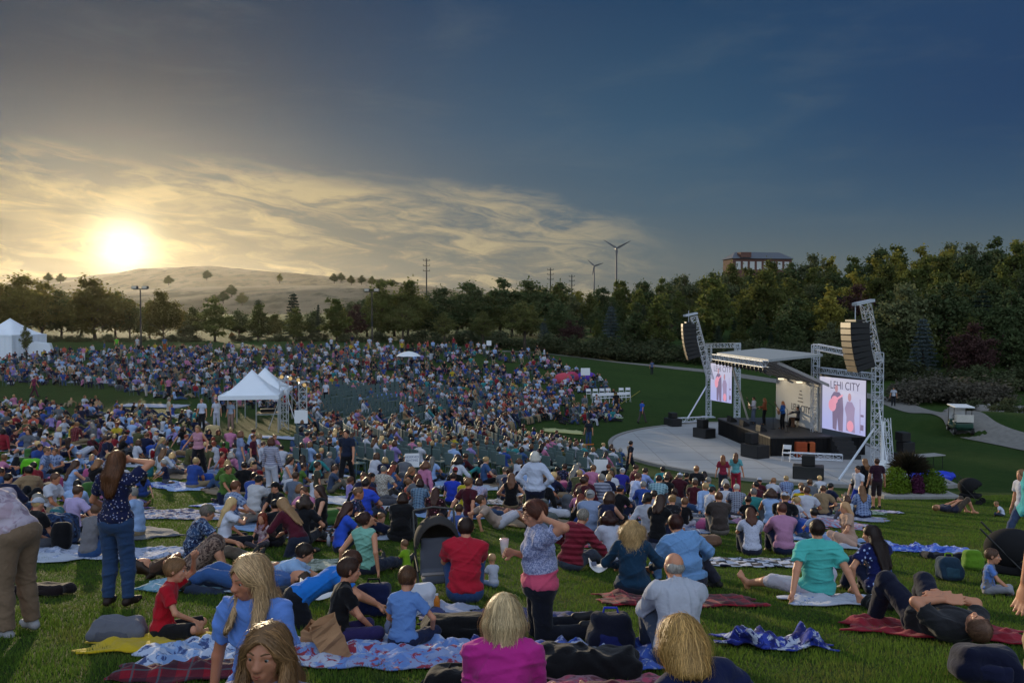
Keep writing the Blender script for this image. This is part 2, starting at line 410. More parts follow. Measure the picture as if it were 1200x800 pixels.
def prim_bb(p):
    k = p[0]
    if k == 'c':
        return np.minimum(p[1]-p[3], p[2]-p[4])-.0, np.maximum(p[1]+p[3], p[2]+p[4])
    if k == 'e':
        r = p[2] if p[3] is None else np.sqrt(((p[3]*p[2])**2).sum(1)); return p[1]-r, p[1]+r
    if k == 'b':
        r = p[2] if p[3] is None else np.abs(p[3]) @ p[2]; return p[1]-r, p[1]+r
def smin(a, b, k):
    h = np.maximum(k-np.abs(a-b), 0)/k; return np.minimum(a, b)-h*h*k*.25
def wrinkle(P, amp, seed, f=26.0):
    r = np.random.default_rng(seed); o = 0
    for i in range(6):
        d = r.normal(size=3); d /= np.linalg.norm(d); ff = f*r.uniform(.5, 1.5)
        d2 = r.normal(size=3); o = o+np.sin(P @ d*ff+2.0*np.sin(P @ d2*7+i)+r.uniform(0, 6))
    return o*amp/2.6
def folds(P, amp, seed, f=15.0):
    r = np.random.default_rng(seed+99); o = 0
    for i in range(5):
        d = r.normal(size=3)*A(.55, .55, 1.2); d /= np.linalg.norm(d); ff = f*r.uniform(.6, 1.7); d2 = r.normal(size=3)*5; d3 = r.normal(size=3)*3
        o = o-np.maximum(0, 1-np.abs(np.sin(P @ d*ff+1.1*np.sin(P @ d2+i)+r.uniform(0, 6)))*2.4)*np.clip(np.sin(P @ d3+i*2)+.35, 0, 1)
    return o*amp+wrinkle(P, amp*.28, seed, 34)
class Shape:
    def __init__(s, k=.03): s.p = []; s.cut = []; s.k = k; s.disp = None
    def cap(s, a, b, ra, rb=None, flat=0): s.p.append(('c', np.array(a, float), np.array(b, float), ra, ra if rb is None else rb, flat)); return s
    def ell(s, c, r, M=None): s.p.append(('e', np.array(c, float), np.array(r, float), M)); return s
    def box(s, c, h, M=None, rr=.02): s.p.append(('b', np.array(c, float), np.array(h, float), M, rr)); return s
    def field(s, P):
        F = np.full(P.shape[:-1], .3)
        for p in s.p: F = smin(F, prim_d(p, P), s.k)
        for f in s.cut: F = np.maximum(F, f(P))
        if s.disp: F = F+s.disp(P)
        return F
    def mesh(s, h):
        bb = [prim_bb(p) for p in s.p]; m = .02+2*h
        lo = np.min([b[0] for b in bb], 0)-m; hi = np.max([b[1] for b in bb], 0)+m
        n = np.ceil((hi-lo)/h).astype(int)+1
        ax = [lo[i]+h*np.arange(n[i]) for i in range(3)]
        F = np.full(n, .1, np.float64)
        for p, (a, b) in zip(s.p, bb):
            mg = s.k+2*h+.012; i0 = np.maximum(((a-mg-lo)/h).astype(int), 0); i1 = np.minimum(((b+mg-lo)/h).astype(int)+2, n)
            P = np.stack(np.meshgrid(*[ax[j][i0[j]:i1[j]] for j in range(3)], indexing='ij'), -1)
            sl_ = tuple(slice(i0[j], i1[j]) for j in range(3)); F[sl_] = smin(F[sl_], prim_d(p, P), s.k)
        if s.cut or s.disp:
            w = np.argwhere(F < .05); P = lo+w*h; v = F[w[:, 0], w[:, 1], w[:, 2]]
            for f in s.cut: v = np.maximum(v, f(P))
            if s.disp: v = v+s.disp(P)
            F[w[:, 0], w[:, 1], w[:, 2]] = v
        return surfnet(F, lo, h)
def surfnet(F, lo, h):
    ins = F < 0; n = np.array(F.shape)-1
    c = np.zeros(n, np.int8)
    offs = [(i, j, k) for i in (0, 1) for j in (0, 1) for k in (0, 1)]
    for i, j, k in offs: c += ins[i:i+n[0], j:j+n[1], k:k+n[2]]
    act = np.argwhere((c > 0) & (c < 8))
    vid = np.full(n, -1, np.int64); vid[act[:, 0], act[:, 1], act[:, 2]] = np.arange(len(act))
    val = {o: F[act[:, 0]+o[0], act[:, 1]+o[1], act[:, 2]+o[2]] for o in offs}
    S = np.zeros((len(act), 3)); N = np.zeros(len(act))
    for o in offs:
        for a in range(3):
            if o[a]: continue
            q = list(o); q[a] = 1; q = tuple(q); v0, v1 = val[o], val[q]; x = (v0 < 0) != (v1 < 0)
            t = np.where(x, v0/(v0-v1+1e-12), 0)
            p = np.tile(np.array(o, float), (len(act), 1)); p[:, a] = t
            S += p*x[:, None]; N += x
    V = lo+(act+S/np.maximum(N, 1)[:, None])*h
    Q = []
    for a in range(3):
        b, d = (a+1) % 3, (a+2) % 3
        s0 = [slice(0, None)]*3; s1 = [slice(0, None)]*3
        s0[a] = slice(0, -1); s1[a] = slice(1, None)
        e = ins[tuple(s0)] != ins[tuple(s1)]; w = np.argwhere(e)
        ok = (w[:, b] > 0) & (w[:, d] > 0) & (w[:, b] < n[b]) & (w[:, d] < n[d]); w = w[ok]
        if not len(w): continue
        fl = ins[tuple(s0)][w[:, 0], w[:, 1], w[:, 2]]
        q = []
        for db, dd in ((1, 1), (0, 1), (0, 0), (1, 0)):
            c_ = w.copy(); c_[:, b] -= db; c_[:, d] -= dd; q.append(vid[c_[:, 0], c_[:, 1], c_[:, 2]])
        q = np.stack(q, 1); q[~fl] = q[~fl][:, ::-1]; Q.append(q)
    return V, np.concatenate(Q) if Q else np.zeros((0, 4), int)

# ---------------------------------------------------------------- poses  (local frame: faces +Y, ground z=0, sized for 1.72 m)
def ik(S, T, a, b, pole):
    S, T = np.array(S, float), np.array(T, float); d = T-S; L = np.linalg.norm(d); n = d/(L+1e-9); Lc = min(L, (a+b)*.995)
    T = S+n*Lc; x = (a*a-b*b+Lc*Lc)/(2*Lc); y = math.sqrt(max(a*a-x*x, 0)); p = np.array(pole, float)-n*np.dot(pole, n); p = unit(p)
    return S+n*x+p*y, T
POSE = {
 # p pelvis, s1/s2 lower/upper spine dirs, hl/hr hands, el/er elbow poles, fl/fr ankles, kl/kr knee poles, tl/tr toe dirs
 'hug':    dict(p=(0,0,.12), s1=(0,-.05,1), s2=(0,.30,1), hl=(-.07,.46,.33), hr=(.06,.47,.30), el=(-1,-.3,-.2), er=(1,-.3,-.2), fl=(-.13,.56,.08), fr=(.13,.58,.08), kl=(-.15,0,1), kr=(.15,0,1), tl=(-.1,1,-.1), tr=(.1,1,-.1)),
 'back':   dict(p=(0,0,.12), s1=(0,-.35,1), s2=(0,-.12,1), hl=(-.36,-.36,.06), hr=(.36,-.36,.06), el=(-.5,-1,.2), er=(.5,-1,.2), fl=(-.22,.78,.08), fr=(.18,.84,.08), kl=(-.5,0,1), kr=(.4,0,1), tl=(-.4,.6,1), tr=(.35,.6,1)),
 'cross':  dict(p=(0,0,.12), s1=(0,.02,1), s2=(0,.22,1), hl=(-.12,.34,.20), hr=(.10,.36,.18), el=(-1,-.4,-.2), er=(1,-.4,-.2), fl=(.12,.34,.07), fr=(-.12,.42,.07), kl=(-1,.5,.25), kr=(1,.5,.25), tl=(.8,.5,0), tr=(-.8,.5,0)),
 'side':   dict(p=(0,0,.12), s1=(.22,.0,1), s2=(.02,.12,1), hl=(-.10,.30,.17), hr=(.40,-.04,.06), el=(-1,-.3,0), er=(1,-.6,.2), fl=(-.46,.10,.06), fr=(-.34,.30,.08), kl=(-.2,1,.3), kr=(.5,1,.6), tl=(-1,.2,0), tr=(-1,.3,0)),
 'low':    dict(p=(0,0,.12), s1=(0,-.15,1), s2=(0,.16,1), hl=(-.20,.30,.30), hr=(.22,.30,.30), el=(-1,-.5,-.4), er=(1,-.5,-.4), fl=(-.12,.82,.08), fr=(.14,.80,.08), kl=(0,0,1), kr=(0,0,1), tl=(-.2,.5,1), tr=(.2,.5,1)),
 'kneel':  dict(p=(0,-.06,.27), s1=(0,.12,1), s2=(0,.30,1), hl=(-.14,.36,.36), hr=(.14,.40,.34), el=(-1,-.3,-.2), er=(1,-.3,-.2), fl=(-.10,-.24,.07), fr=(.10,-.24,.07), kl=(0,1,.1), kr=(0,1,.1), tl=(0,-1,0), tr=(0,-1,0)),
 'tall':   dict(p=(0,0,.50), s1=(0,.0,1), s2=(0,.06,1), hl=(-.18,.30,.80), hr=(.24,.0,.48), el=(-1,-.6,-.4), er=(1,-.6,0), fl=(-.11,-.40,.07), fr=(.11,-.42,.07), kl=(0,1,0), kr=(0,1,0), tl=(0,-1,0), tr=(0,-1,0)),
 'stand':  dict(p=(0,0,.94), s1=(0,.02,1), s2=(0,-.01,1), hl=(-.30,.06,.82), hr=(.30,.06,.82), el=(-.6,-1,0), er=(.6,-1,0), fl=(-.11,0,.08), fr=(.12,.05,.08), kl=(0,1,0), kr=(0,1,0), tl=(-.2,1,0), tr=(.2,1,0)),
 'walk':   dict(p=(0,0,.92), s1=(0,.05,1), s2=(0,.05,1), hl=(-.27,.20,.88), hr=(.27,-.16,.86), el=(-.3,-1,0), er=(.3,-1,0), fl=(-.08,-.30,.12), fr=(.09,.32,.09), kl=(0,1,0), kr=(0,1,0), tl=(0,1,-.4), tr=(0,1,.15)),
 'hips':   dict(p=(0,0,.94), s1=(0,.02,1), s2=(0,.02,1), hl=(-.17,.05,1.02), hr=(.17,.05,1.02), el=(-1,-.5,.2), er=(1,-.5,.2), fl=(-.13,0,.08), fr=(.13,0,.08), kl=(0,1,0), kr=(0,1,0), tl=(-.2,1,0), tr=(.2,1,0)),
 'armup':  dict(p=(0,0,.94), s1=(.02,.0,1), s2=(.01,0,1), hl=(-.22,.24,1.02), hr=(.10,.14,1.60), el=(-.8,-.7,0), er=(1,.1,.1), fl=(-.10,0,.08), fr=(.11,.04,.08), kl=(0,1,0), kr=(0,1,0), tl=(-.2,1,0), tr=(.2,1,0)),
 'bend':   dict(p=(0,0,.90), s1=(0,.75,1), s2=(0,1.3,.5), hl=(-.12,.62,.62), hr=(.16,.60,.60), el=(-1,0,0), er=(1,0,0), fl=(-.14,0,.08), fr=(.14,.02,.08), kl=(0,1,0), kr=(0,1,0), tl=(-.2,1,0), tr=(.2,1,0)),
 'lieback':dict(p=(0,0,.13), s1=(0,-1,.06), s2=(0,-1,.02), hl=(-.05,-.26,.28), hr=(.05,-.24,.30), el=(-1,0,-.1), er=(1,0,-.1), fl=(-.16,.42,.08), fr=(.16,.46,.08), kl=(-.1,.1,1), kr=(.1,.1,1), tl=(-.2,1,0), tr=(.2,1,0)),
 'prone':  dict(p=(0,0,.13), s1=(0,1,.22), s2=(0,1,.45), hl=(-.18,.86,.04), hr=(.20,.90,.04), el=(-.6,-.2,-1), er=(.6,-.2,-1), fl=(-.12,-.80,.07), fr=(.14,-.78,.07), kl=(0,0,-1), kr=(0,0,-1), tl=(0,-1,-.2), tr=(0,-1,-.2)),
 'recline':dict(p=(0,0,.13), s1=(0,-.9,.6), s2=(0,-.7,.8), hl=(-.28,-.52,.05), hr=(.30,-.50,.05), el=(-.5,-1,-.4), er=(.5,-1,-.4), fl=(-.14,.70,.08), fr=(.16,.66,.08), kl=(0,0,1), kr=(0,0,1), tl=(-.2,.6,1), tr=(.2,.6,1)),
 'chair':  dict(p=(0,0,.47), s1=(0,-.12,1), s2=(0,.04,1), hl=(-.14,.34,.55), hr=(.14,.34,.55), el=(-1,-.4,-.1), er=(1,-.4,-.1), fl=(-.13,.52,.08), fr=(.13,.50,.08), kl=(0,.4,1), kr=(0,.4,1), tl=(0,1,0), tr=(0,1,0)),
}
def joints(pose, ov=None, hk=1.0, sw=1.0):
    p = dict(POSE[pose]); p.update(ov or {})
    J = {}; P = A(*p['p']); u1, u2 = unit(p['s1']), unit(p['s2'])
    X = A(1, 0, 0); tw = R(p.get('twist', 0))
    um = unit(u1+u2)
    J['pel'] = P; J['waist'] = P+u1*.17; J['chest'] = J['waist']+um*.17; J['neck'] = J['chest']+u2*.165
    f = unit(np.cross(u2, X) if abs(u2[0]) < .9 else A(0, 1, 0)); xr = unit(np.cross(f, u2))*1.0
    xr = unit(math.cos(tw)*xr+math.sin(tw)*f); f = unit(np.cross(u2, xr))
    J['X'] = xr; J['U'] = u2; J['Fw'] = f
    f1 = unit(np.cross(u1, X)); J['U1'] = u1; J['X1'] = unit(np.cross(f1, u1)); J['F1'] = f1
    sh = .175*sw
    J['sl'] = J['neck']-u2*.045-xr*sh; J['sr'] = J['neck']-u2*.045+xr*sh
    if p.get('shrug'): J['sl'] += u2*p['shrug']; J['sr'] += u2*p['shrug']
    J['el'], J['wl'] = ik(J['sl'], p['hl'], .285, .25, p['el']); J['er'], J['wr'] = ik(J['sr'], p['hr'], .285, .25, p['er'])
    hx = J['X1']*.09; J['hl'] = P-hx; J['hr'] = P+hx
    J['kl'], J['al'] = ik(J['hl'], p['fl'], .43, .40, p['kl']); J['kr'], J['ar'] = ik(J['hr'], p['fr'], .43, .40, p['kr'])
    J['tl'], J['tr'] = unit(p['tl']), unit(p['tr'])
    yaw, pit, rol = [R(v) for v in p.get('look', (0, 0, 0))]
    # the head keeps upright unless the body lies
    nu = unit(u2*.55+A(0, 0, 1)*.45) if pose not in ('lieback', 'prone') else (u2 if pose == 'lieback' else unit(u2*.4+A(0, 0, 1)))
    if 'neckdir' in p: nu = unit(p['neckdir'])
    fx = xr; ff = unit(np.cross(nu, fx)); fx = unit(np.cross(ff, nu))
    f_ = math.cos(yaw)*ff-math.sin(yaw)*fx; x_ = unit(np.cross(f_, nu)); u_ = nu
    f2 = math.cos(pit)*f_+math.sin(pit)*u_; u2_ = unit(np.cross(x_, f2))
    x3 = math.cos(rol)*x_+math.sin(rol)*u2_; u3 = unit(np.cross(x3, f2))
    J['HM'] = np.stack([x3, f2, u3], 1); J['head'] = J['neck']+nu*(.045+.113*hk)+f2*.028
    J['hdl'] = p.get('hdl'); J['hdr'] = p.get('hdr'); J['curl'] = p.get('curl', .5)
    return J

def person_shapes(J, o, lod):
    """tag -> Shape. o: fat, female, hairstyle, sleeve, trouser, shoes, hk"""
    hk = o.get('hk', 1.0); fat = o.get('fat', 1.0); fem = o.get('female', False); HM = J['HM']; H = J['head']; S = {}
    tk = o.get('thin', 1.0)
    def L(x, y, z): return H+HM @ (A(x, y, z)*hk)
    def T(x, y, z, c): return J[c]+(J['X']*x+J['Fw']*y+J['U']*z)
    TM = np.stack([J['X'], J['Fw'], J['U']], 1); T1 = np.stack([J['X1'], J['F1'], J['U1']], 1)
    b = Shape(.03)
    # head
    b.ell(L(0, -.012, .018), A(.073, .092, .086)*hk, HM); b.ell(L(0, .022, -.032), A(.057, .066, .080)*hk, HM)
    b.ell(L(0, .050, -.086), A(.028, .027, .022)*hk, HM)
    b.cap(L(0, -.02, -.05), J['neck']-J['U']*.02, .050*tk*hk, .058*tk)
    for q in 'lr': b.cap(J['neck']+J['U']*.012, J['neck']*.42+J['s'+q]*.58+J['U']*.004, .042*fat, .044*fat)
    for s in (-1, 1): b.ell(L(.076*s, -.005, -.012), A(.008, .017, .029)*hk, HM)
    # torso (a little inside the clothes)
    w = fat; fw = .93 if fem else 1.0
    b.cap(J['sl']*.86+J['sr']*.14, J['sr']*.86+J['sl']*.14, .060*w, .060*w)
    b.ell(J['chest']+J['U']*.03, A(.145*w*fw, .100*w, .17), TM); b.ell(J['waist']+J['U1']*.02, A(.128*w*(.92 if fem else 1), .095*w*w, .14), T1)
    b.ell(J['pel']+J['U1']*.0, A(.155*w*(1.05 if fem else 1), .112*w, .115), T1)
    am = tk*(.9 if fem else 1)*(.5+.5*w)
    for q in 'lr':
        s, e, wr = J['s'+q], J['e'+q], J['w'+q]
        b.cap(s, e, .050*am, .037*am); b.cap(e, wr, .038*am, .026*am)
        hd = unit(J['hd'+q]) if J['hd'+q] is not None else unit(unit(wr-e)+A(0, 0, -.15))
        hand(b, wr, hd, e, s, q, am*hk**.3, J['curl'], lod)
        h_, k_, a_ = J['h'+q], J['k'+q], J['a'+q]; lm = tk*(.6+.4*w)
        b.cap(h_, k_, .082*lm, .052*lm); m = k_*.68+a_*.32-unit(np.cross(np.cross(k_-h_, a_-k_), a_-k_)+1e-6)*0.0
        b.cap(k_, m, .050*lm, .052*lm); b.cap(m, a_, .052*lm, .034*lm)
        foot(b, a_, J['t'+q], k_, q, lod if o.get('shoes') == 'bare' else 9, tk)
    if fem and not o.get('kid'):
        for s in (-1, 1): b.ell(J['chest']+J['X']*.065*s+J['Fw']*.075*w+J['U']*.0, A(.055, .05, .055)*w, TM)
    S['body'] = b
    # details of the face (own blend)
    if lod == 0:
        fa = Shape(.012)
        fa.cap(L(0, .085, .008), L(0, .104, -.026), .0075*hk, .0125*hk); 
        for s in (-1, 1):
            fa.ell(L(.011*s, .096, -.030), A(.008, .009, .007)*hk, HM)
            fa.cap(L(.018*s, .078, .026), L(.046*s, .060, .022), .010*hk, .009*hk)
            fa.cap(L(.017*s, .0820, .0150), L(.045*s, .0735, .0150), .0058*hk, .0050*hk); fa.cap(L(.019*s, .0800, -.0115), L(.043*s, .0725, -.0105), .0046*hk, .0046*hk)
            fa.ell(L(.036*s, .054, -.026), A(.024, .02, .024)*hk, HM)
        fa.cap(L(-.018, .078, -.059), L(0, .086, -.056), .006*hk, .0065*hk); fa.cap(L(.018, .078, -.059), L(0, .086, -.056), .006*hk, .0065*hk)
        fa.cap(L(-.014, .078, -.068), L(.014, .078, -.068), .0068*hk)
        S['_face'] = fa
    # shirt
    g = .012 if lod == 0 else .014
    sh = Shape(.035)
    slv = o.get('sleeve', .6)      # 0 none, .6 short, 1 to the wrist
    sh.cap(J['sl']*.88+J['sr']*.12, J['sr']*.88+J['sl']*.12, (.058 if slv else .052)*w+g)
    if slv: sh.cap(J['neck']-J['U']*.03, J['neck']+J['U']*.006, .075*w, .062)
    for q in 'lr': sh.cap(J['neck']+J['U']*.0, J['neck']*.42+J['s'+q]*.58+J['U']*.004, .044*fat+g*.5, .046*fat+g)
    sh.ell(J['chest']+J['U']*.03, A(.145*w*fw+g, .100*w+g, .18), TM)
    sh.ell(J['waist']+J['U1']*.01, A(.132*w*(.95 if fem else 1)+g, .100*w*w+g, .16), T1)
    if J['U1'][2] > .1 or True: sh.ell(J['pel']+J['U1']*(.04+o.get('shl', 0)), A(.166*w+g, .124*w+g*1.4, .108), T1)
    if fem and not o.get('kid'):
        for s in (-1, 1): sh.ell(J['chest']+J['X']*.065*s+J['Fw']*.080*w, A(.058, .055, .06)*w, TM)
    for q in 'lr':
        s, e, wr = J['s'+q], J['e'+q], J['w'+q]
        if 0 < slv <= .6: sh.cap(s, s+(e-s)*(slv/.6*.62), .058*am+g, .058*am+g*.9, 1)
        elif slv > .6:
            sh.cap(s, e, .054*am+g, .046*am+g*.6); sh.cap(e, e+(wr-e)*min(1, (slv-.6)/.4*.95), .046*am+g*.6, .034*am+g*.7, 1)
    if o.get('shbot'): sh.cut.append(o['shbot'])
    S['shirt'] = sh
    # trousers
    tr = Shape(.03); tl = o.get('trouser', 1.0); gt = .012
    tr.ell(J['pel']-J['U1']*.005, A(.164*w*(1.04 if fem else 1)+gt, .124*w+gt, .125), T1)
    for q in 'lr':
        h_, k_, a_ = J['h'+q], J['k'+q], J['a'+q]; lm = tk*(.6+.4*w)
        loose = o.get('loose', 1.12)
        if tl <= .55: tr.cap(h_, h_+(k_-h_)*min(1, tl/.5), .088*lm+gt, .064*lm*loose+gt, 1)
        else:
            tr.cap(h_, k_, .086*lm+gt, .056*lm*loose+gt*.8); e_ = k_+(a_-k_)*min(1, (tl-.5)/.5)
            m = k_*.68+a_*.32; tr.cap(k_, m, .056*lm*loose+gt*.8, .055*lm*loose+gt*.7) if tl > .66 else None
            tr.cap(m if tl > .66 else k_, e_, .055*lm*loose+gt*.7, .043*lm*loose*(1.1 if loose > 1 else 1)+gt*.6, 1)
    if o.get('skirt'):
        mid = (J['kl']+J['kr'])/2; tr.cap(J['pel'], mid, .17, .14); 
        for q in 'lr': tr.cap(J['h'+q], J['k'+q], .11, .10); 
        if o['skirt'] > 1:
            for q in 'lr': tr.cap(J['k'+q], J['k'+q]+(J['a'+q]-J['k'+q])*.75, .09, .085)
    S['trousers'] = tr
    # shoes
    if o.get('shoes') not in (None, 'bare'):
        for q in 'lr':
            so = Shape(.02); a_, t_ = J['a'+q], J['t'+q]; dn = unit(a_-J['k'+q]); dn = unit(dn-t_*np.dot(dn, t_)); heel = a_+dn*.048-t_*.035; ball = a_+dn*.057+t_*.11
            so.cap(a_+dn*.012, heel, .045*tk, .039*tk); so.cap(heel, ball, .039*tk, .036*tk); so.cap(a_+dn*.015, ball, .044*tk, .033*tk); so.cap(ball, ball+t_*.062*tk, .037*tk, .028*tk)
            S['shoe_'+q] = so
    # hair
    st = o.get('hairstyle', 'short'); hr = Shape(.028); hg = .009 if st in ('buzz', 'bald') else o.get('hvol', .014)
    if st != 'none':
        if st != 'bald': hr.ell(L(0, -.014, .022), A(.073+hg, .092+hg, .086+hg)*hk, HM)
        if st == 'bald':
            hr.ell(L(0, -.030, -.014), A(.0775, .0785, .056)*hk, HM)
        face_c, face_r = L(0, .108, -.030), A(.068, .082, .104)*hk
        hr.cut.append(lambda P: -d_ell(P, face_c, face_r, HM))
        zlow = {'short': -.060, 'buzz': -.050, 'bald': -.075, 'cap': -.055, 'bob': -.5, 'long': -2, 'pony': -.07, 'bun': -.07, 'curly': -.5, 'braid': -.09}.get(st, -.06)
        upv = HM[:, 2]
        if zlow > -.2: hr.cut.append(lambda P: -((P-H) @ upv)+zlow*hk)
        if zlow > -.2:
            fv = HM[:, 1]; hr.cut.append(lambda P: ((P-H) @ fv-.030*hk)*.7-((P-H) @ upv-.0*hk)*.75-.012)
        G_ = A(0, 0, -1.0); bk = -HM[:, 1]; lie = abs(J['U'][2]) < .35
        ln = o.get('hairlen', .30)
        if st in ('long', 'braid'):
            root = L(0, -.045, -.02); end = J['neck']-J['Fw']*(.10*w+.02)-J['U']*(ln-.14)
            if lie: end = root+unit(bk+A(0, 0, -.2))*.25
            midp = J['neck']-J['Fw']*(.075*w+.012); rr_ = np.random.default_rng(int(abs(J['head'][0]*977+ln*1000))+7)
            hr.cap(root, midp+J['U']*.02, .074*hk, .058*hk)
            for i_ in range(9):
                xo = (i_-4)/4.0; a0 = L(.058*xo, -.062+.03*abs(xo), -.01); a1 = midp+J['X']*.078*xo+J['U']*rr_.uniform(-.02, .03)-J['Fw']*.010*(1-abs(xo)); a2 = end+J['X']*(.062*xo+rr_.uniform(-.018, .018))+J['U']*(rr_.uniform(-.02, .05)+.05*abs(xo))+J['Fw']*rr_.uniform(-.006, .012)
                hr.cap(a0, a1, .028*hk, .027); hr.cap(a1, a2, .027, .011)
            for s in (-1, 1):
                r0 = L(.062*s, -.010, .0); hr.cap(r0, L(.070*s, -.02, -.10)*.5+(midp+J['X']*.07*s)*.5, .026*hk, .028*hk)
                if o.get('front'):
                    f0 = L(.076*s, .006, .0); f1 = L(.088*s, .018, -.10); f2 = J['sl' if s < 0 else 'sr']*.42+J['chest']*.58+J['Fw']*(.165*w)+J['U']*.04
                    hr.cap(f0, f1, .015*hk, .018*hk); hr.cap(f1, f2, .018*hk, .010*hk); hr.cap(f0+HM @ A(.008*s, -.02, 0), f1+HM @ A(.012*s, -.02, -.03), .015*hk, .018*hk); hr.cap(f1+HM @ A(.012*s, -.02, -.03), f2+J['X']*.03*s-J['U']*.03, .018*hk, .008*hk)
        if st == 'bob' or st == 'curly':
            bl = o.get('hairlen', .12); rr_ = np.random.default_rng(int(bl*1000)+3); n_ = 13; cr = 1.35 if st == 'curly' else 1.0
            hr.cap(L(0, -.025, .0), L(0, -.030, -min(bl, .07)), .078*hk, .066*hk)
            for i_ in range(n_):
                an = R(-118+236*i_/(n_-1)); xo, yo = math.sin(an), -math.cos(an); e_ = bl+rr_.uniform(-.018, .012)
                m0 = L(.060*xo, .072*yo-.012, .02); m1 = L(.080*xo*cr, .088*yo*cr-.010, -.05); m2 = L(.070*xo*cr+rr_.uniform(-.008, .008), .080*yo*cr-.010, -max(e_, .06))
                hr.cap(m0, m1, .026*hk, .026*hk*cr); hr.cap(m1, m2, .026*hk*cr, .015*hk*cr)
                if st == 'curly': hr.ell(L(.085*xo*cr, .09*yo*cr-.01, rr_.uniform(-.12, .02)), A(.03, .03, .028), None)
        if st == 'pony':
            r0 = L(0, -.105, .02); hr.cap(L(0, -.08, .02), r0+HM @ A(0, -.02, 0), .03*hk, .028*hk)
            e0 = r0+HM @ A(0, -.045, -.06)*hk; hr.cap(r0+HM @ A(0, -.02, 0), e0, .024*hk, .030*hk); hr.cap(e0, e0+G_*ln*.55, .030*hk, .012)
        if st == 'bun': hr.ell(L(0, -.105, .05), A(.045, .042, .042)*hk, HM)
        S['hair'] = hr
    if o.get('cap'):
        cp = Shape(.012); cp.ell(L(0, -.010, .030), A(.090, .108, .090)*hk, HM); uv_ = HM[:, 2]
        cp.cut.append(lambda P: -((P-H) @ uv_)+.022*hk)
        cs = -1 if o['cap'] == 'back' else 1
        cp2 = Shape(.01); cp2.ell(L(0, .115*cs, .030), A(.068, .075, .012)*hk, HM); S['_brim'] = cp2
        S['cap'] = cp
    return S
def hand(b, wr, hd, el, sh, q, k, curl, lod):
    side = unit(np.cross(hd, unit(np.cross(unit(wr-el), unit(el-sh)+A(.01, .02, .03))))+1e-6)
    side = unit(side-hd*np.dot(side, hd)); nrm = np.cross(hd, side); M = np.stack([side, hd, nrm], 1)
    k = max(k, .62)
    if lod > 1: b.cap(wr, wr+hd*.13*k, .030*k, .024*k); return
    b.ell(wr+hd*.055*k, A(.038, .058, .018)*k, M)
    if lod == 1: b.ell(wr+hd*.125*k-nrm*.01*k, A(.034, .048, .014)*k, M); b.cap(wr+side*.025*k+hd*.02*k, wr+side*.055*k+hd*.075*k, .012*k, .010*k); return
    for i in range(4):
        o = (i-1.5)*.0205*k; ln = (.068, .078, .073, .058)[i]*k; base = wr+hd*.100*k+side*o
        d1 = unit(hd+side*(i-1.5)*.10-nrm*curl*.5); m = base+d1*ln*.52; d2 = unit(d1-nrm*curl*.9); b.cap(base-hd*.03*k, m, .0098*k, .0090*k); b.cap(m, m+d2*ln*.5, .0088*k, .0072*k)
    t0 = wr+side*-.024*k+hd*.02*k; t1 = t0-side*.035*k+hd*.035*k-nrm*.008*k; b.cap(t0, t1, .014*k, .0115*k); b.cap(t1, t1-side*.008*k+hd*.034*k-nrm*.01*k, .011*k, .009*k)
def foot(b, a, t, k_, q, lod, tk):
    dn = unit(a-k_); dn = unit(dn-t*np.dot(dn, t)+1e-6); heel = a+dn*.045-t*.035; ball = a+dn*.055+t*.11
    b.cap(a, heel, .034*tk, .029*tk); b.cap(heel, ball, .029*tk, .026*tk); b.cap(a, ball, .033*tk, .022*tk)
    sd = unit(np.cross(t, dn)); b.cap(ball-sd*.022, ball+sd*.022, .022*tk)
    if lod == 0:
        sg = 1 if q == 'l' else -1
        for i in range(5):
            o = sd*sg*(-.038+i*.018); b.cap(ball+o, ball+o+t*(.058-.007*i)*tk, (.0125 if i == 0 else .0095)*tk)
    else: b.cap(ball, ball+t*.045*tk, .024*tk, .018*tk)

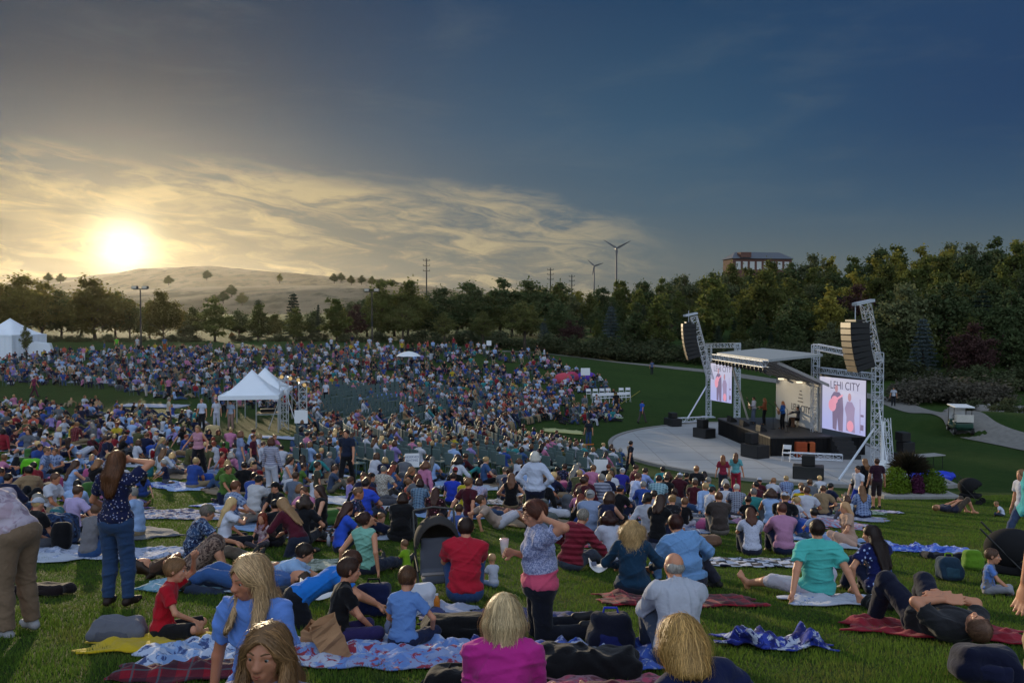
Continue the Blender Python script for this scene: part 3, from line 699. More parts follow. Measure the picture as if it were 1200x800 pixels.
def strands(hs, V, N, J, o, seed, wd=.0026):
    """thin ribbons of hair following the hair volume"""
    r = np.random.default_rng(seed); HM = J['HM']; H = J['head']; st = o.get('hairstyle')
    n0 = r.integers(0, len(V), N); P = V[n0].copy()
    def grad(Q, e=.004):
        g = np.stack([hs.field(Q+A(*(e if i == j else 0 for j in range(3))))-hs.field(Q-A(*(e if i == j else 0 for j in range(3)))) for i in range(3)], -1); return g/(np.linalg.norm(g, axis=1, keepdims=True)+1e-9)
    off = (r.uniform(-.001, .009, N)+(r.random(N) < .06)*r.uniform(.006, .016, N))*(2.0 if st == 'curly' else 1)*(1 if st in ('long', 'bob', 'curly', 'pony', 'braid', 'bun') else .55)
    down = A(0, 0, -1) if abs(J['U'][2]) > .35 else -HM[:, 1]
    crown = H+HM @ A(0, -.03, .11)
    longish = st in ('long', 'bob', 'curly', 'pony', 'braid')
    steps = 8 if longish else 4; dl = .026 if longish else .012; pts = [P]; ns = []
    ph = r.uniform(0, 6, N)
    for i in range(steps):
        g = grad(P); rel = P-H; up = rel @ HM[:, 2]
        d = np.tile(down, (N, 1))+ (P-crown)*np.where(up > .02, 12, 0)[:, None]
        if not longish: d = -HM[:, 2]*.8-HM[:, 1]*.25+(P-crown)*8+r.normal(size=3)*.1
        yy = rel @ HM[:, 1]; xx = rel @ HM[:, 0]; fr_ = np.clip((yy+.02)*14, 0, 1)*np.where(up > -.01, 1, 0); d = d+fr_[:, None]*(np.sign(xx)[:, None]*HM[:, 0]*1.6-HM[:, 1]*1.5)
        d = d+r.normal(size=(N, 3))*.22+ (np.cross(g, down)*np.sin(ph+i*1.3)[:, None]*(1.1 if st == 'curly' else .18 if st == 'long' else .06))
        d = d-g*(d*g).sum(1, keepdims=True); d /= np.linalg.norm(d, axis=1, keepdims=True)+1e-9
        ns.append(g); P0 = P; P = P+d*dl; f = hs.field(P); P = P-grad(P)*np.clip(f-off*(1+i*.12), -.02, .02)[:, None]; bad = d_ell(P, H+HM @ (A(0, .100, -.035)*o.get('hk', 1)), A(.064, .085, .100)*o.get('hk', 1), HM) < 0; P = np.where(bad[:, None], P0+(P-P0)*.02, P); pts.append(P)
    ns.append(ns[-1]); K = len(pts); T = np.stack(pts, 1); Nn = np.stack(ns, 1)
    tan = np.gradient(T, axis=1); sd = np.cross(tan, Nn); sd /= np.linalg.norm(sd, axis=2, keepdims=True)+1e-9
    wds = wd*np.linspace(1, .35, K)[None, :, None]; Lf = T-sd*wds/2; Rt = T+sd*wds/2
    VV = np.stack([Lf, Rt], 2).reshape(-1, 3); base = (np.arange(N)*K*2)[:, None]+np.arange(K-1)[None]*2
    F = np.stack([base, base+1, base+3, base+2], -1).reshape(-1, 4)
    return VV, F

_cache = {}
def person(loc, yaw, pose='hug', h=1.70, shirt='#888888', legs='#222a3a', hair='#3a281c', style='short', tone='#c08a6c', lod=1, label=None, group=None, ov=None, tilt=True, seed=0, shoes='#222222', capc=None, key=None, extra=None, name='person', **o):
    o = dict(o); o['hairstyle'] = style
    if shoes == 'bare': o['shoes'] = 'bare'
    else: o['shoes'] = 'on'
    k = h/1.72; o.setdefault('hk', 1.0 if h > 1.5 else min(1.45, 1.0/k*.94 if k < .9 else 1.0))
    if h < 1.45: o.setdefault('kid', True); o.setdefault('thin', .88)
    ck = key and (key, lod)
    if ck and ck in _cache: parts = _cache[ck]
    else:
        J = joints(pose, ov, o['hk'], .86 if o.get('kid') else (.93 if o.get('female') else 1.0)); S = person_shapes(J, o, lod)
        vox = {0: .0085, 1: .017, 2: .030, 3: .052}[lod]/k if lod < 3 else .05
        if lod == 0: vox = o.get('vox', .0085)/k
        parts = []
        if lod <= 1:
            body = S['body']
            if '_face' in S: body.p += S['_face'].p; 
            if '_face' in S:
                nf = len(S['_face'].p); HMx, Hx, hkx = J['HM'], J['head'], o['hk']
                # eye hollows
                e1, e2 = [Hx+HMx @ (A(.031*s, .104, .004)*hkx) for s in (-1, 1)]
                body.cut.append(lambda P: np.maximum(.0205*hkx-np.linalg.norm(P-e1, axis=-1), .0205*hkx-np.linalg.norm(P-e2, axis=-1)))
            if lod == 0: body.k = .018
            V, F = body.mesh(vox if lod else vox)
            parts.append(('body', V, F, None))
            for tg in ('shirt', 'trousers', 'shoe_l', 'shoe_r', 'cap', 'hair'):
                if tg not in S: continue
                s_ = S[tg]
                if tg in ('shirt', 'trousers'): s_.disp = lambda P, q=seed+len(tg), a_=(1.0 if tg == 'shirt' else .5): folds(P, (.011 if lod == 0 else .010)*a_, q)
                if tg == 'hair' and lod <= 1: s_.disp = lambda P, q=seed: wrinkle(P*A(1, 1, .35), .004 if o['hairstyle'] != 'curly' else .008, q, 60)
                if tg == 'cap' : pass
                V, F = s_.mesh(vox*1.1 if tg != 'cap' else vox)
                if not len(F): continue
                if tg == 'cap':
                    V2, F2 = S['_brim'].mesh(vox*.6 if lod else vox*.7); F = np.concatenate([F, F2+len(V)]); V = np.concatenate([V, V2])
                if tg == 'hair' and lod == 0 or (tg == 'hair' and lod == 1 and o.get('strand')):
                    s2 = Shape(s_.k); s2.p = s_.p; s2.cut = s_.cut
                    ns = o.get('nstr', 2200 if style in ('long', 'curly', 'bob') else 1300)
                    if style == 'bald': ns = 350
                    V2, F2 = strands(s2, V, ns, J, o, seed, .0030)
                    F = np.concatenate([F, F2+len(V)]); V = np.concatenate([V, V2])
                parts.append((tg, V, F, None))
            if lod == 0 and o.get('eyes', True):
                HMx, Hx, hkx = J['HM'], J['head'], o['hk']
                for s in (-1, 1):
                    parts.append(('eye', Hx+HMx @ (A(.031*s, .0735, .003)*hkx), HMx, hkx))
                for s in (-1, 1):
                    br = MB(); pts = [Hx+HMx @ (A(*q)*hkx) for q in ((.014*s, .0925, .0245), (.031*s, .0850, .0300), (.047*s, .0715, .0255))]; br.tube(pts, [.0030*hkx, .0036*hkx, .0022*hkx], 5); parts.append(('eyebrow', np.array(br.V), br.F, None))
                lp = MB()
                pts = [Hx+HMx @ (A(*q)*hkx) for q in ((-.021, .0840, -.062), (-.010, .0930, -.0575), (0, .0960, -.0590), (.010, .0930, -.0575), (.021, .0840, -.062))]; lp.tube(pts, [.001, .0042*hkx, .0042*hkx, .0042*hkx, .001], 6)
                pts = [Hx+HMx @ (A(*q)*hkx) for q in ((-.020, .0840, -.063), (0, .0930, -.0685), (.020, .0840, -.063))]; lp.tube(pts, [.001, .0055*hkx, .001], 6)
                if o.get('glasses'):
                    gm_ = MB()
                    for s in (-1, 1):
                        ring = [Hx+HMx @ (A(.032*s+.021*math.cos(a_), .096-.012*abs(math.cos(a_))*(1 if math.cos(a_)*s > 0 else 0), .002+.016*math.sin(a_))*hkx) for a_ in np.linspace(0, 6.283, 15)]; gm_.tube(ring, .0016*hkx, 5)
                        gm_.tube([Hx+HMx @ (A(*q)*hkx) for q in ((.053*s, .088, .006), (.074*s, .03, .006), (.078*s, -.01, .0))], .0015*hkx, 4)
                    gm_.tube([Hx+HMx @ (A(*q)*hkx) for q in ((-.011, .097, .006), (.011, .097, .006))], .0015*hkx, 4); parts.append(('glasses', np.array(gm_.V), gm_.F, None))
                parts.append(('lips', np.array(lp.V), lp.F, None))
        else:
            if 'shoe_l' in S: S['shoes'] = Shape(.02); S['shoes'].p = S['shoe_l'].p+S['shoe_r'].p
            names = [t_ for t_ in ('body', 'shirt', 'trousers', 'shoes', 'hair', 'cap') if t_ in S]
            allp = Shape(.02); 
            V, F = None, None
            tot = Shape(.02)
            class U(Shape): pass
            # union of the tags, hair keeps its cut
            lo_h = S.get('hair'); bodyS = Shape(.02)
            for t_ in names:
                if t_ not in ('hair', 'cap'): bodyS.p += S[t_].p
            V, F = bodyS.mesh(vox); mi_names = ['body', 'shirt', 'trousers', 'shoes']
            ctr = V[F].mean(1); ds = []
            for t_ in mi_names:
                ds.append(S[t_].field(ctr)-(.004 if t_ != 'body' else 0) if t_ in S else np.full(len(ctr), 9.0))
            mi = np.argmin(ds, 0)
            Vh, Fh = (S['hair'].mesh(vox*.8) if 'hair' in S else (np.zeros((0, 3)), np.zeros((0, 4), int)))
            F = np.concatenate([F, Fh+len(V)]); mi = np.r_[mi, np.full(len(Fh), 4)]; V = np.concatenate([V, Vh])
            if 'cap' in S:
                V2, F2 = S['cap'].mesh(vox*.8); F = np.concatenate([F, F2+len(V)]); mi = np.r_[mi, np.full(len(F2), 5)]; V = np.concatenate([V, V2])
            parts.append(('single', V, F, mi))
        if ck: pass
    sk, hm = skin(tone), hairmat(hair)
    mats = {'body': sk, 'shirt': fabric(shirt), 'trousers': fabric(legs), 'shoes': plain('shoe_'+str(shoes), hexc(shoes) if shoes != 'bare' else (.1, .1, .1), .6), 'hair': hm, 'cap': fabric(capc or '#333333')}
    if shoes == 'bare': mats['shoes'] = sk
    loc = np.array(loc, float)
    if lod >= 2:
        pn, V, F, mi = parts[0] if not isinstance(parts, bpy.types.Mesh) else (None,)*4
        if ck and ck in _cache and isinstance(_cache[ck], bpy.types.Mesh): me = _cache[ck]
        else:
            o0 = mesh_obj(name, V*k, F, [mats[q] for q in ('body', 'shirt', 'trousers', 'shoes', 'hair', 'cap')], None, True, mi, link=False); me = o0.data
            if ck: _cache[ck] = me
        ob = bpy.data.objects.new(name, me); C.objects.link(ob)
        for i, q in enumerate(('body', 'shirt', 'trousers', 'shoes', 'hair', 'cap')):
            ob.material_slots[i].link = 'OBJECT'; ob.material_slots[i].material = mats[q]
        root = ob
    else:
        root = None
        for tg, V, F, mi in parts:
            if tg == 'eye':
                e = mesh_obj('eye', *eye_mesh(), [EYEW(), EYEI(), EYEP()], root, True, eye_mi()); M4 = Matrix.Identity(4)
                for r_ in range(3):
                    for c_ in range(3): M4[r_][c_] = F[r_, c_]*.0115*mi*k
                    M4[r_][3] = V[r_]*k
                e.matrix_local = M4; continue
            mt = mats.get(tg) or LIP(tone)
            if tg == 'eyebrow': mt = plain('brow_'+hair, tuple(v*.6 for v in hexc(hair)), .7)
            if tg == 'glasses': mt = plain('glasses_frame', (.02, .015, .015), .3, .5)
            if tg.startswith('shoe_'): mt = mats['shoes']; tg = 'shoe'
            ob = mesh_obj(name if tg == 'body' else tg, np.asarray(V)*k, F, mt, root)
            if tg == 'body': root = ob
    n = normal(loc[0], loc[1]) if tilt else Vector((0, 0, 1))
    q = Vector((0, 0, 1)).rotation_difference(n); root.rotation_mode = 'QUATERNION'
    root.rotation_quaternion = q @ Matrix.Rotation(R(yaw), 3, 'Z').to_quaternion()
    root.location = Vector(loc)+Vector((0, 0, o.get('dz', 0)))
    root['category'] = 'person'
    if label: root['label'] = label
    if group: root['group'] = group
    return root
def EYEW(): return plain('eye_white', (.40, .36, .34), .3, .5, var=.02)
def EYEI(): return plain('iris', (.045, .055, .05), .2, .5, var=.05)
def EYEP(): return plain('pupil', (.004, .004, .004), .1, .5, var=.02)
_em = {}
def eye_mesh():
    if 'v' not in _em:
        V = [(0, 1, 0)]; rings = [17, 36, 44, 60, 90, 120, 150]; n = 14
        for a in rings:
            for k in range(n): V.append((math.sin(R(a))*math.cos(k/n*2*math.pi), math.cos(R(a)), math.sin(R(a))*math.sin(k/n*2*math.pi)))
        V.append((0, -1, 0)); F = []; mi = []
        for k in range(n): F.append((0, 1+(k+1) % n, 1+k)); mi.append(2)
        for r_ in range(len(rings)-1):
            for k in range(n): a = 1+r_*n; F.append((a+k, a+(k+1) % n, a+n+(k+1) % n, a+n+k)); mi.append(1 if r_ < 1 else 0 if r_ > 1 else 1)
        a = 1+(len(rings)-1)*n
        for k in range(n): F.append((a+k, a+(k+1) % n, len(V)-1)); mi.append(0)
        _em['v'] = (np.array(V), F); _em['m'] = mi
    return _em['v']
def eye_mi(): return _em['m']
# ================================================================ SETTING
def grass_mat(name, c1, c2, c3, blades=False):
    m, t, b = bsdf(name, .9, .12); g = t.n('ShaderNodeNewGeometry'); P = g.outputs['Position']
    n1 = t.noise(P, .16, 5, .6); n2 = t.noise(P, 1.6, 5, .65); n3 = t.noise(P, 14, 4, .7)
    col = t.mix(t.ss(n1, .35, .65), c1, c2); col = t.mix(t.m('MULTIPLY', t.ss(n2, .42, .68), .6), col, c3)
    if blades:
        n4 = t.noise(P, .9, 4, .6, .5); col = t.mix(t.m('MULTIPLY', t.ss(n4, .54, .68), .6), col, (.17, .155, .05)); n5 = t.noise(P, .35, 3, .5); col = t.mix(t.m('MULTIPLY', t.ss(n5, .5, .7), .45), col, tuple(v*.55 for v in c1))
        r = g.outputs['Random Per Island']; col = t.mix(t.m('MULTIPLY', t.ss(r, .0, 1.0), .55), col, tuple(v*1.9 for v in c2)); col = t.mix(t.ss(r, .93, .97), col, (.16, .14, .05))
        tr = t.n('ShaderNodeBsdfTranslucent'); t.l(col, tr.inputs[0]); ms = t.n('ShaderNodeMixShader'); ms.inputs[0].default_value = .35
        o = [x for x in t.t.nodes if x.type == 'OUTPUT_MATERIAL'][0]; t.l(b.outputs[0], ms.inputs[1]); t.l(tr.outputs[0], ms.inputs[2]); t.l(ms.outputs[0], o.inputs[0])
    else:
        col = t.mix(t.m('MULTIPLY', n3, .5), col, tuple(v*.5 for v in c1)); h = t.m('ADD', t.m('MULTIPLY', n3, .6), t.noise(P, 60, 3, .7)); bump(t, b, h, .05, .9)
    t.l(col, b.inputs['Base Color']); return m
GC = ((.026, .058, .009), (.036, .074, .012), (.054, .086, .017)); GB = ((.062, .122, .016), (.084, .142, .020), (.105, .165, .030))
grass_m = grass_mat('lawn_grass', *GC)
def build_ground():
    az = np.r_[np.linspace(-180, -42, 36)[:-1], np.linspace(-42, 42, 300), np.linspace(42, 180, 36)[1:-1]]
    rr = np.r_[0.0, 1.0*1.0195**np.arange(460)]; rr = rr[rr < 6500]
    n, k = len(az), len(rr); a = np.radians(az)
    X = np.sin(a)[None]*rr[:, None]; Y = np.cos(a)[None]*rr[:, None]; Z = gz(X, Y)
    V = np.stack([X, Y, Z], -1).reshape(-1, 3); i, j = np.meshgrid(np.arange(k-1), np.arange(n), indexing='ij'); j2 = (j+1) % n
    F = np.stack([i*n+j, i*n+j2, (i+1)*n+j2, (i+1)*n+j], -1).reshape(-1, 4)[:, ::-1]
    tag(mesh_obj('ground', V, F, grass_m), kind='structure')
build_ground()
def build_grass():
    N = 620000; r = np.random.default_rng(3); u = r.uniform(0, 1, N); d = 3.0+(34.0-3.0)*u**1.15; x = d*r.uniform(-.66, .66, N); z = gz(x, d)
    cl = np.sin(x*3.1+2*np.sin(d*2.3))*np.sin(d*3.7+1.7*np.sin(x*2.9)); hh = r.uniform(.020, .048, N)*(1+.38*cl); w = r.uniform(.0022, .0042, N)*(1+d*.06); a = r.uniform(0, 6.28, N); lx = r.normal(0, .014, N); ly = r.normal(0, .014, N)
    cx, cy = np.cos(a)*w, np.sin(a)*w; V = np.empty((N, 3, 3)); V[:, 0] = np.stack([x-cx, d-cy, z-.004], 1); V[:, 1] = np.stack([x+cx, d+cy, z-.004], 1); V[:, 2] = np.stack([x+lx, d+ly, z+hh], 1)
    tag(mesh_obj('grass', V.reshape(-1, 3), np.arange(N*3).reshape(-1, 3), grass_mat('grass_blades', *GB, blades=True), smooth=False), 'short green lawn grass on the near slope', 'grass', kind='stuff')
build_grass()

# ---- plaza and path
conc = plain('plaza_concrete', (.35, .35, .355), .85, .2, var=.12, nsc=.7, bd=.004)
def PXY(a, r_):
    x, y = 18.3+r_*math.cos(a), 52+r_*math.sin(a); lim = 21.0+(y-42)*.09+(r_-12.1)
    return (min(x, lim), y)
def build_plaza():
    c = A(18.3, 52); n = 96; ang = np.linspace(0, 2*np.pi, n, endpoint=False); m = MB(); Rr = 12.1
    rad = [Rr]*n
    top = [(*PXY(a, r_), .10) for a, r_ in zip(ang, rad)]; bot = [(x, y, -.25) for x, y, z in top]
    m.add(top+[(c[0], c[1], .10)], [(i, (i+1) % n, n) for i in range(n)]); m.add(top+bot, [(i, n+i, n+(i+1) % n, (i+1) % n) for i in range(n)])
    tag(m.build('plaza', conc), kind='structure')
    k = MB(); r0, r1 = Rr, Rr+.25
    V = []; 
    for a in ang: V += [(*PXY(a, r0), .16), (*PXY(a, r1), .16), (*PXY(a, r1), -.3), (*PXY(a, r0), -.1)]
    F = []
    for i in range(n):
        for j in range(4): F.append((i*4+j, ((i+1) % n)*4+j, ((i+1) % n)*4+(j+1) % 4, i*4+(j+1) % 4))
    k.add(V, F); tag(k.build('plaza_kerb', plain('kerb_stone', (.25, .24, .23), .9)), kind='structure')
    j = MB()
    for a in np.arange(-10, 12, 2.6):
        L = math.sqrt(max(11.8**2-a*a, 0)); (a < 2.4) and j.bar((c[0]+a, c[1]-L, .1025), (c[0]+a, c[1]+L, .1025), .03, .004); j.bar((c[0]-L, c[1]+a, .1026), (min(c[0]+L, 20.9+(10+a)*.09), c[1]+a, .1026), .03, .004)
    tag(j.build('plaza_joint', plain('joint_dirt', (.2, .19, .18), .95)), kind='structure')
build_plaza()
def strip(name, pts, w, mat, dz=.03, n=120):
    P = np.array(pts, float); s = np.r_[0, np.cumsum(np.linalg.norm(np.diff(P, axis=0), axis=1))]; t = np.linspace(0, s[-1], n)
    X = np.interp(t, s, P[:, 0]); Y = np.interp(t, s, P[:, 1])
    for _ in range(12): X[1:-1] = (X[:-2]+X[2:]+2*X[1:-1])/4; Y[1:-1] = (Y[:-2]+Y[2:]+2*Y[1:-1])/4
    tx, ty = np.gradient(X), np.gradient(Y); L = np.hypot(tx, ty); nx, ny = -ty/L, tx/L; k = 7; o = np.linspace(-.5, .5, k)*w
    VX = X[:, None]+nx[:, None]*o; VY = Y[:, None]+ny[:, None]*o; VZ = gz(VX, VY)+dz
    i, j = np.meshgrid(np.arange(n-1), np.arange(k-1), indexing='ij'); F = np.stack([i*k+j, i*k+j+1, (i+1)*k+j+1, (i+1)*k+j], -1).reshape(-1, 4)
    return tag(mesh_obj(name, np.stack([VX, VY, VZ], -1).reshape(-1, 3), F, mat), kind='structure')
gravel = plain('path_gravel', (.20, .19, .175), .95, .1, var=.25, nsc=3.0, bd=.01)
strip('path', [G(640, 416)[:2]+A(-8, 2), G(680, 419)[:2], G(760, 428)[:2], G(840, 436)[:2], G(950, 452)[:2], G(1040, 468)[:2], G(1080, 483)[:2], G(1140, 503)[:2], G(1200, 520)[:2], G(1290, 545)[:2]], 2.6, gravel, .05, 260)

# ---- hills beyond the trees
def build_hills():
    m, t, b = bsdf('dry_hill', .95, .05); g = t.n('ShaderNodeNewGeometry'); P = g.outputs['Position']
    mp = t.n('ShaderNodeMapping'); mp.inputs['Scale'].default_value = (1, .5, 2.2); t.l(P, mp.inputs[0])
    n = t.noise(mp.outputs[0], .012, 6, .6); n2 = t.noise(mp.outputs[0], .035, 7, .7)
    col = t.mix(t.ss(n, .4, .62), (.15, .115, .07), (.24, .19, .125)); col = t.mix(t.m('MULTIPLY', t.ss(n2, .50, .60), .75), col, (.045, .05, .028)); t.l(col, b.inputs['Base Color'])
    for d0, prof, dd in ((1900, [(-700, 300), (-200, 345), (0, 330), (90, 318), (160, 308), (230, 303), (290, 307), (350, 313), (430, 319), (500, 330), (600, 352), (760, 372), (1000, 380), (2000, 380)], 900),
                        (620, [(-700, 372), (-100, 352), (0, 346), (120, 338), (240, 330), (330, 327), (430, 329), (470, 336), (520, 352), (580, 366), (680, 380), (1500, 385)], 330)):
        px = np.linspace(-650, 1500, 260); top = np.interp(px, [p[0] for p in prof], [p[1] for p in prof]); h = np.clip((372-top)/1000*d0, -4, 999)
        rr = np.linspace(0, 1, 26); r = np.random.default_rng(d0)
        D = d0-dd*.5+rr*dd; X = (px[None]-600)/1000*D[:, None]; Y = np.repeat(D[:, None], len(px), 1)
        f = np.sin(np.clip(rr, 0, 1)*math.pi*.5)**1.1
        N = np.array([[mnoise.fractal(Vector((x*.006, y*.006, 1)), 1, 2, 5) for x, y in zip(a, c)] for a, c in zip(X, Y)])
        Z = 8.1+h[None]*f[:, None]*(D[:, None]/D[-1]*.0+1)+N*h[None]*.07-(1-f[:, None])*10
        k = len(px); i, j = np.meshgrid(np.arange(25), np.arange(k-1), indexing='ij'); F = np.stack([i*k+j, i*k+j+1, (i+1)*k+j+1, (i+1)*k+j], -1).reshape(-1, 4)
        tag(mesh_obj('hills', np.stack([X, Y, Z], -1).reshape(-1, 3), F, m), kind='structure')
build_hills()

# ---- trees
def leafmat(name, c1, c2, tr=.35):
    key = ('leaf', name)
    if key in _mc: return _mc[key]
    m, t, b = bsdf(name, .75, .15); g = t.n('ShaderNodeNewGeometry'); oi = t.n('ShaderNodeObjectInfo')
    tc = t.n('ShaderNodeTexCoord'); n = t.noise(tc.outputs['Object'], .55, 3)
    col = t.mix(t.m('ADD', t.m('MULTIPLY', t.ss(n, .35, .65), .6), t.m('MULTIPLY', g.outputs['Random Per Island'], .4)), c1, c2)
    col = t.mix(t.m('MULTIPLY', oi.outputs['Random'], .45), col, tuple(v*.55 for v in c1)); t.l(col, b.inputs['Base Color'])
    tl = t.n('ShaderNodeBsdfTranslucent'); t.l(col, tl.inputs[0]); ms = t.n('ShaderNodeMixShader'); ms.inputs[0].default_value = tr
    o = [x for x in t.t.nodes if x.type == 'OUTPUT_MATERIAL'][0]; t.l(b.outputs[0], ms.inputs[1]); t.l(tl.outputs[0], ms.inputs[2]); t.l(ms.outputs[0], o.inputs[0])
    _mc[key] = m; return m
bark = plain('bark', (.075, .06, .048), .95, .1, var=.3, nsc=4)
def tree_mesh(kind, seed, leaves, ls):
    """unit-ish tree 10 m tall: returns (trunk MB, leaf V, leaf F)"""
    r = np.random.default_rng(seed); m = MB(); blobs = []
    if kind in ('round', 'upright', 'small'):
        H = 10.0; t0 = {'round': 1.0, 'upright': 1.0, 'small': 2.6}[kind]; wd = {'round': 3.9, 'upright': 2.4, 'small': 2.6}[kind]
        bend = r.normal(0, .15, 2); m.tube([(0, 0, -.4), (bend[0]*.3, bend[1]*.3, t0), (bend[0], bend[1], H*.55), (bend[0]*1.5, bend[1]*1.5, H*.9)], [.24, .18, .10, .02], 7)
        nb = 20
        for i in range(nb):
            a = i*2.4+r.uniform(-.4, .4); f = (i+.5)/nb; z0 = t0+(H*.75-t0)*f*.8; prof = math.sin(math.pi*min(1, .18+f*.78))**.7
            rad = wd*prof*r.uniform(.6, 1.0); e = A(math.cos(a)*rad, math.sin(a)*rad, z0+H*.13+r.uniform(-.2, .7)); s = A(bend[0]*f, bend[1]*f, z0)
            m.tube([s, s*.5+e*.5+A(0, 0, .25), e], [.09*(1-f*.6), .05, .015], 5)
            for q in range(3):
                c = e*(1-.28*q)+A(bend[0], bend[1], s[2]+.8)*.28*q+r.normal(0, .35, 3); rb = wd*r.uniform(.20, .34); blobs.append((c, A(rb, rb, rb*r.uniform(.6, .85))))
        for i in range(5): blobs.append((A(r.normal(0, .5)+bend[0], r.normal(0, .5)+bend[1], H*r.uniform(.84, .95)), A(.8, .8, .7)*wd*.28))
    elif kind == 'spruce':
        H = 10.0; m.tube([(0, 0, -.3), (0, 0, H*.5), (0, 0, H*.98)], [.2, .11, .015], 6)
        nt = 15
        for i in range(nt):
            z0 = .8+i*(H-1.2)/nt; rad = 2.5*(1-i/nt)**.85+.12; nbr = 9
            for j in range(nbr):
                a = j/nbr*6.28+i*.7+r.uniform(-.2, .2); rr_ = rad*r.uniform(.75, 1.05)
                e = A(math.cos(a)*rr_, math.sin(a)*rr_, z0-.32*rr_*.5); m.tube([(0, 0, z0), e], [.03, .008], 3, False)
                for q in np.linspace(.3, 1, 4): blobs.append((A(e[0]*q, e[1]*q, z0+(e[2]-z0)*q), A(.30, .30, .16)*(1.25-.4*q)))
    elif kind == 'bush':
        for i in range(16):
            a = r.uniform(0, 6.28); q = r.uniform(0, 1)**.5*3.2; blobs.append((A(math.cos(a)*q, math.sin(a)*q, r.uniform(.6, 3.4-q*.5)), A(1.1, 1.1, .9)*r.uniform(.7, 1.2)))
            m.tube([(0, 0, -.3), (math.cos(a)*q*.5, math.sin(a)*q*.5, 1.0)], [.08, .04], 4)
    vol = np.array([b[1][0]**2 for b in blobs]); pick = r.choice(len(blobs), leaves, p=vol/vol.sum())
    c = np.array([b[0] for b in blobs])[pick]; rd = np.array([b[1] for b in blobs])[pick]
    d = r.normal(size=(leaves, 3)); d /= np.linalg.norm(d, axis=1, keepdims=True); P = c+d*rd*np.clip(np.abs(r.normal(0, .72, (leaves, 1))), .1, 1.9)
    n = d*.6+r.normal(size=(leaves, 3))*.7+A(0, 0, .3); n /= np.linalg.norm(n, axis=1, keepdims=True)
    u = np.cross(n, r.normal(size=(leaves, 3))); u /= np.linalg.norm(u, axis=1, keepdims=True); v = np.cross(n, u); s = r.uniform(.55, 1.25, (leaves, 1))*ls
    u, v = u*s, v*s*.62
    V = np.stack([P-u, P-v*.9+u*.1, P+u, P+v*.9-u*.1], 1).reshape(-1, 3); return m, V, np.arange(leaves*4).reshape(-1, 4)
_tm = {}
TREE_KINDS = {   # kind, seed, leaves, size, colours
 'maple':  ('round', 1, 9500, .26, (0.070, 0.091, 0.026), (0.149, 0.154, 0.038)),
 'oak':    ('round', 2, 9500, .26, (0.052, 0.081, 0.032), (0.105, 0.131, 0.045)),
 'willow': ('round', 3, 9000, .24, (0.088, 0.108, 0.052), (0.158, 0.172, 0.074)),
 'gold':   ('upright', 4, 8000, .24, (0.166, 0.166, 0.035), (0.333, 0.289, 0.052)),
 'poplar': ('upright', 5, 8000, .25, (0.079, 0.108, 0.028), (0.158, 0.175, 0.045)),
 'ash':    ('upright', 6, 8000, .25, (0.049, 0.077, 0.030), (0.096, 0.126, 0.047)),
 'sapling':('small', 7, 4200, .20, (0.096, 0.116, 0.035), (0.175, 0.175, 0.052)),
 'spruce': ('spruce', 8, 15000, .15, (0.025, 0.042, 0.028), (0.045, 0.070, 0.045)),
 'blue':   ('spruce', 9, 15000, .15, (0.070, 0.102, 0.108), (0.131, 0.172, 0.175)),
 'plum':   ('round', 10, 8000, .25, (0.061, 0.032, 0.032), (0.105, 0.052, 0.045)),
 'bush':   ('bush', 11, 5000, .20, (0.052, 0.070, 0.032), (0.105, 0.116, 0.052)),
 'greybush':('bush', 12, 5000, .20, (0.088, 0.081, 0.063), (0.149, 0.130, 0.096)),
 'bigleft':('round', 13, 14000, .22, (.13, .115, .03), (.24, .20, .045)),
 'orange': ('small', 14, 5200, .20, (0.210, 0.108, 0.026), (0.350, 0.175, 0.035)),
}
def plant_tree(kn, x, y, h, wscale=1.0, label=None, group=None, name='tree', rz=None, dz=0.0):
    kind, seed, lv, ls, c1, c2 = TREE_KINDS[kn]
    if kn not in _tm:
        m, V, F = tree_mesh(kind, seed, lv, ls)
        t_ = mesh_obj('trunk', np.array(m.V), m.F, bark, None, True, link=False).data; c_ = mesh_obj('crown', V, F, leafmat('leaf_'+kn, c1, c2, .5 if kn in ('bigleft', 'maple', 'poplar') else .35), None, False, link=False).data
        _tm[kn] = (t_, c_)
    s = h/(10.4 if kind not in ('bush',) else 4.0)
    e = empty(name, (x, y, gz(x, y)+dz), random.uniform(0, 6.28) if rz is None else rz); e.scale = (s*wscale, s*wscale, s)
    for nm, me in zip(('trunk', 'crown'), _tm[kn]):
        o = bpy.data.objects.new(nm, me); C.objects.link(o); o.parent = e
    return tag(e, label, 'bush' if 'bush' in kn else 'tree', group)
def tree_px(kn, px, ytop, d, wscale=1.0, **k):
    x = (px-600)/1000*d; z = gz(x, d); top = 8.1-(ytop-370)/1000*d; return plant_tree(kn, x, d, max(1.2, top-z), wscale, **k)
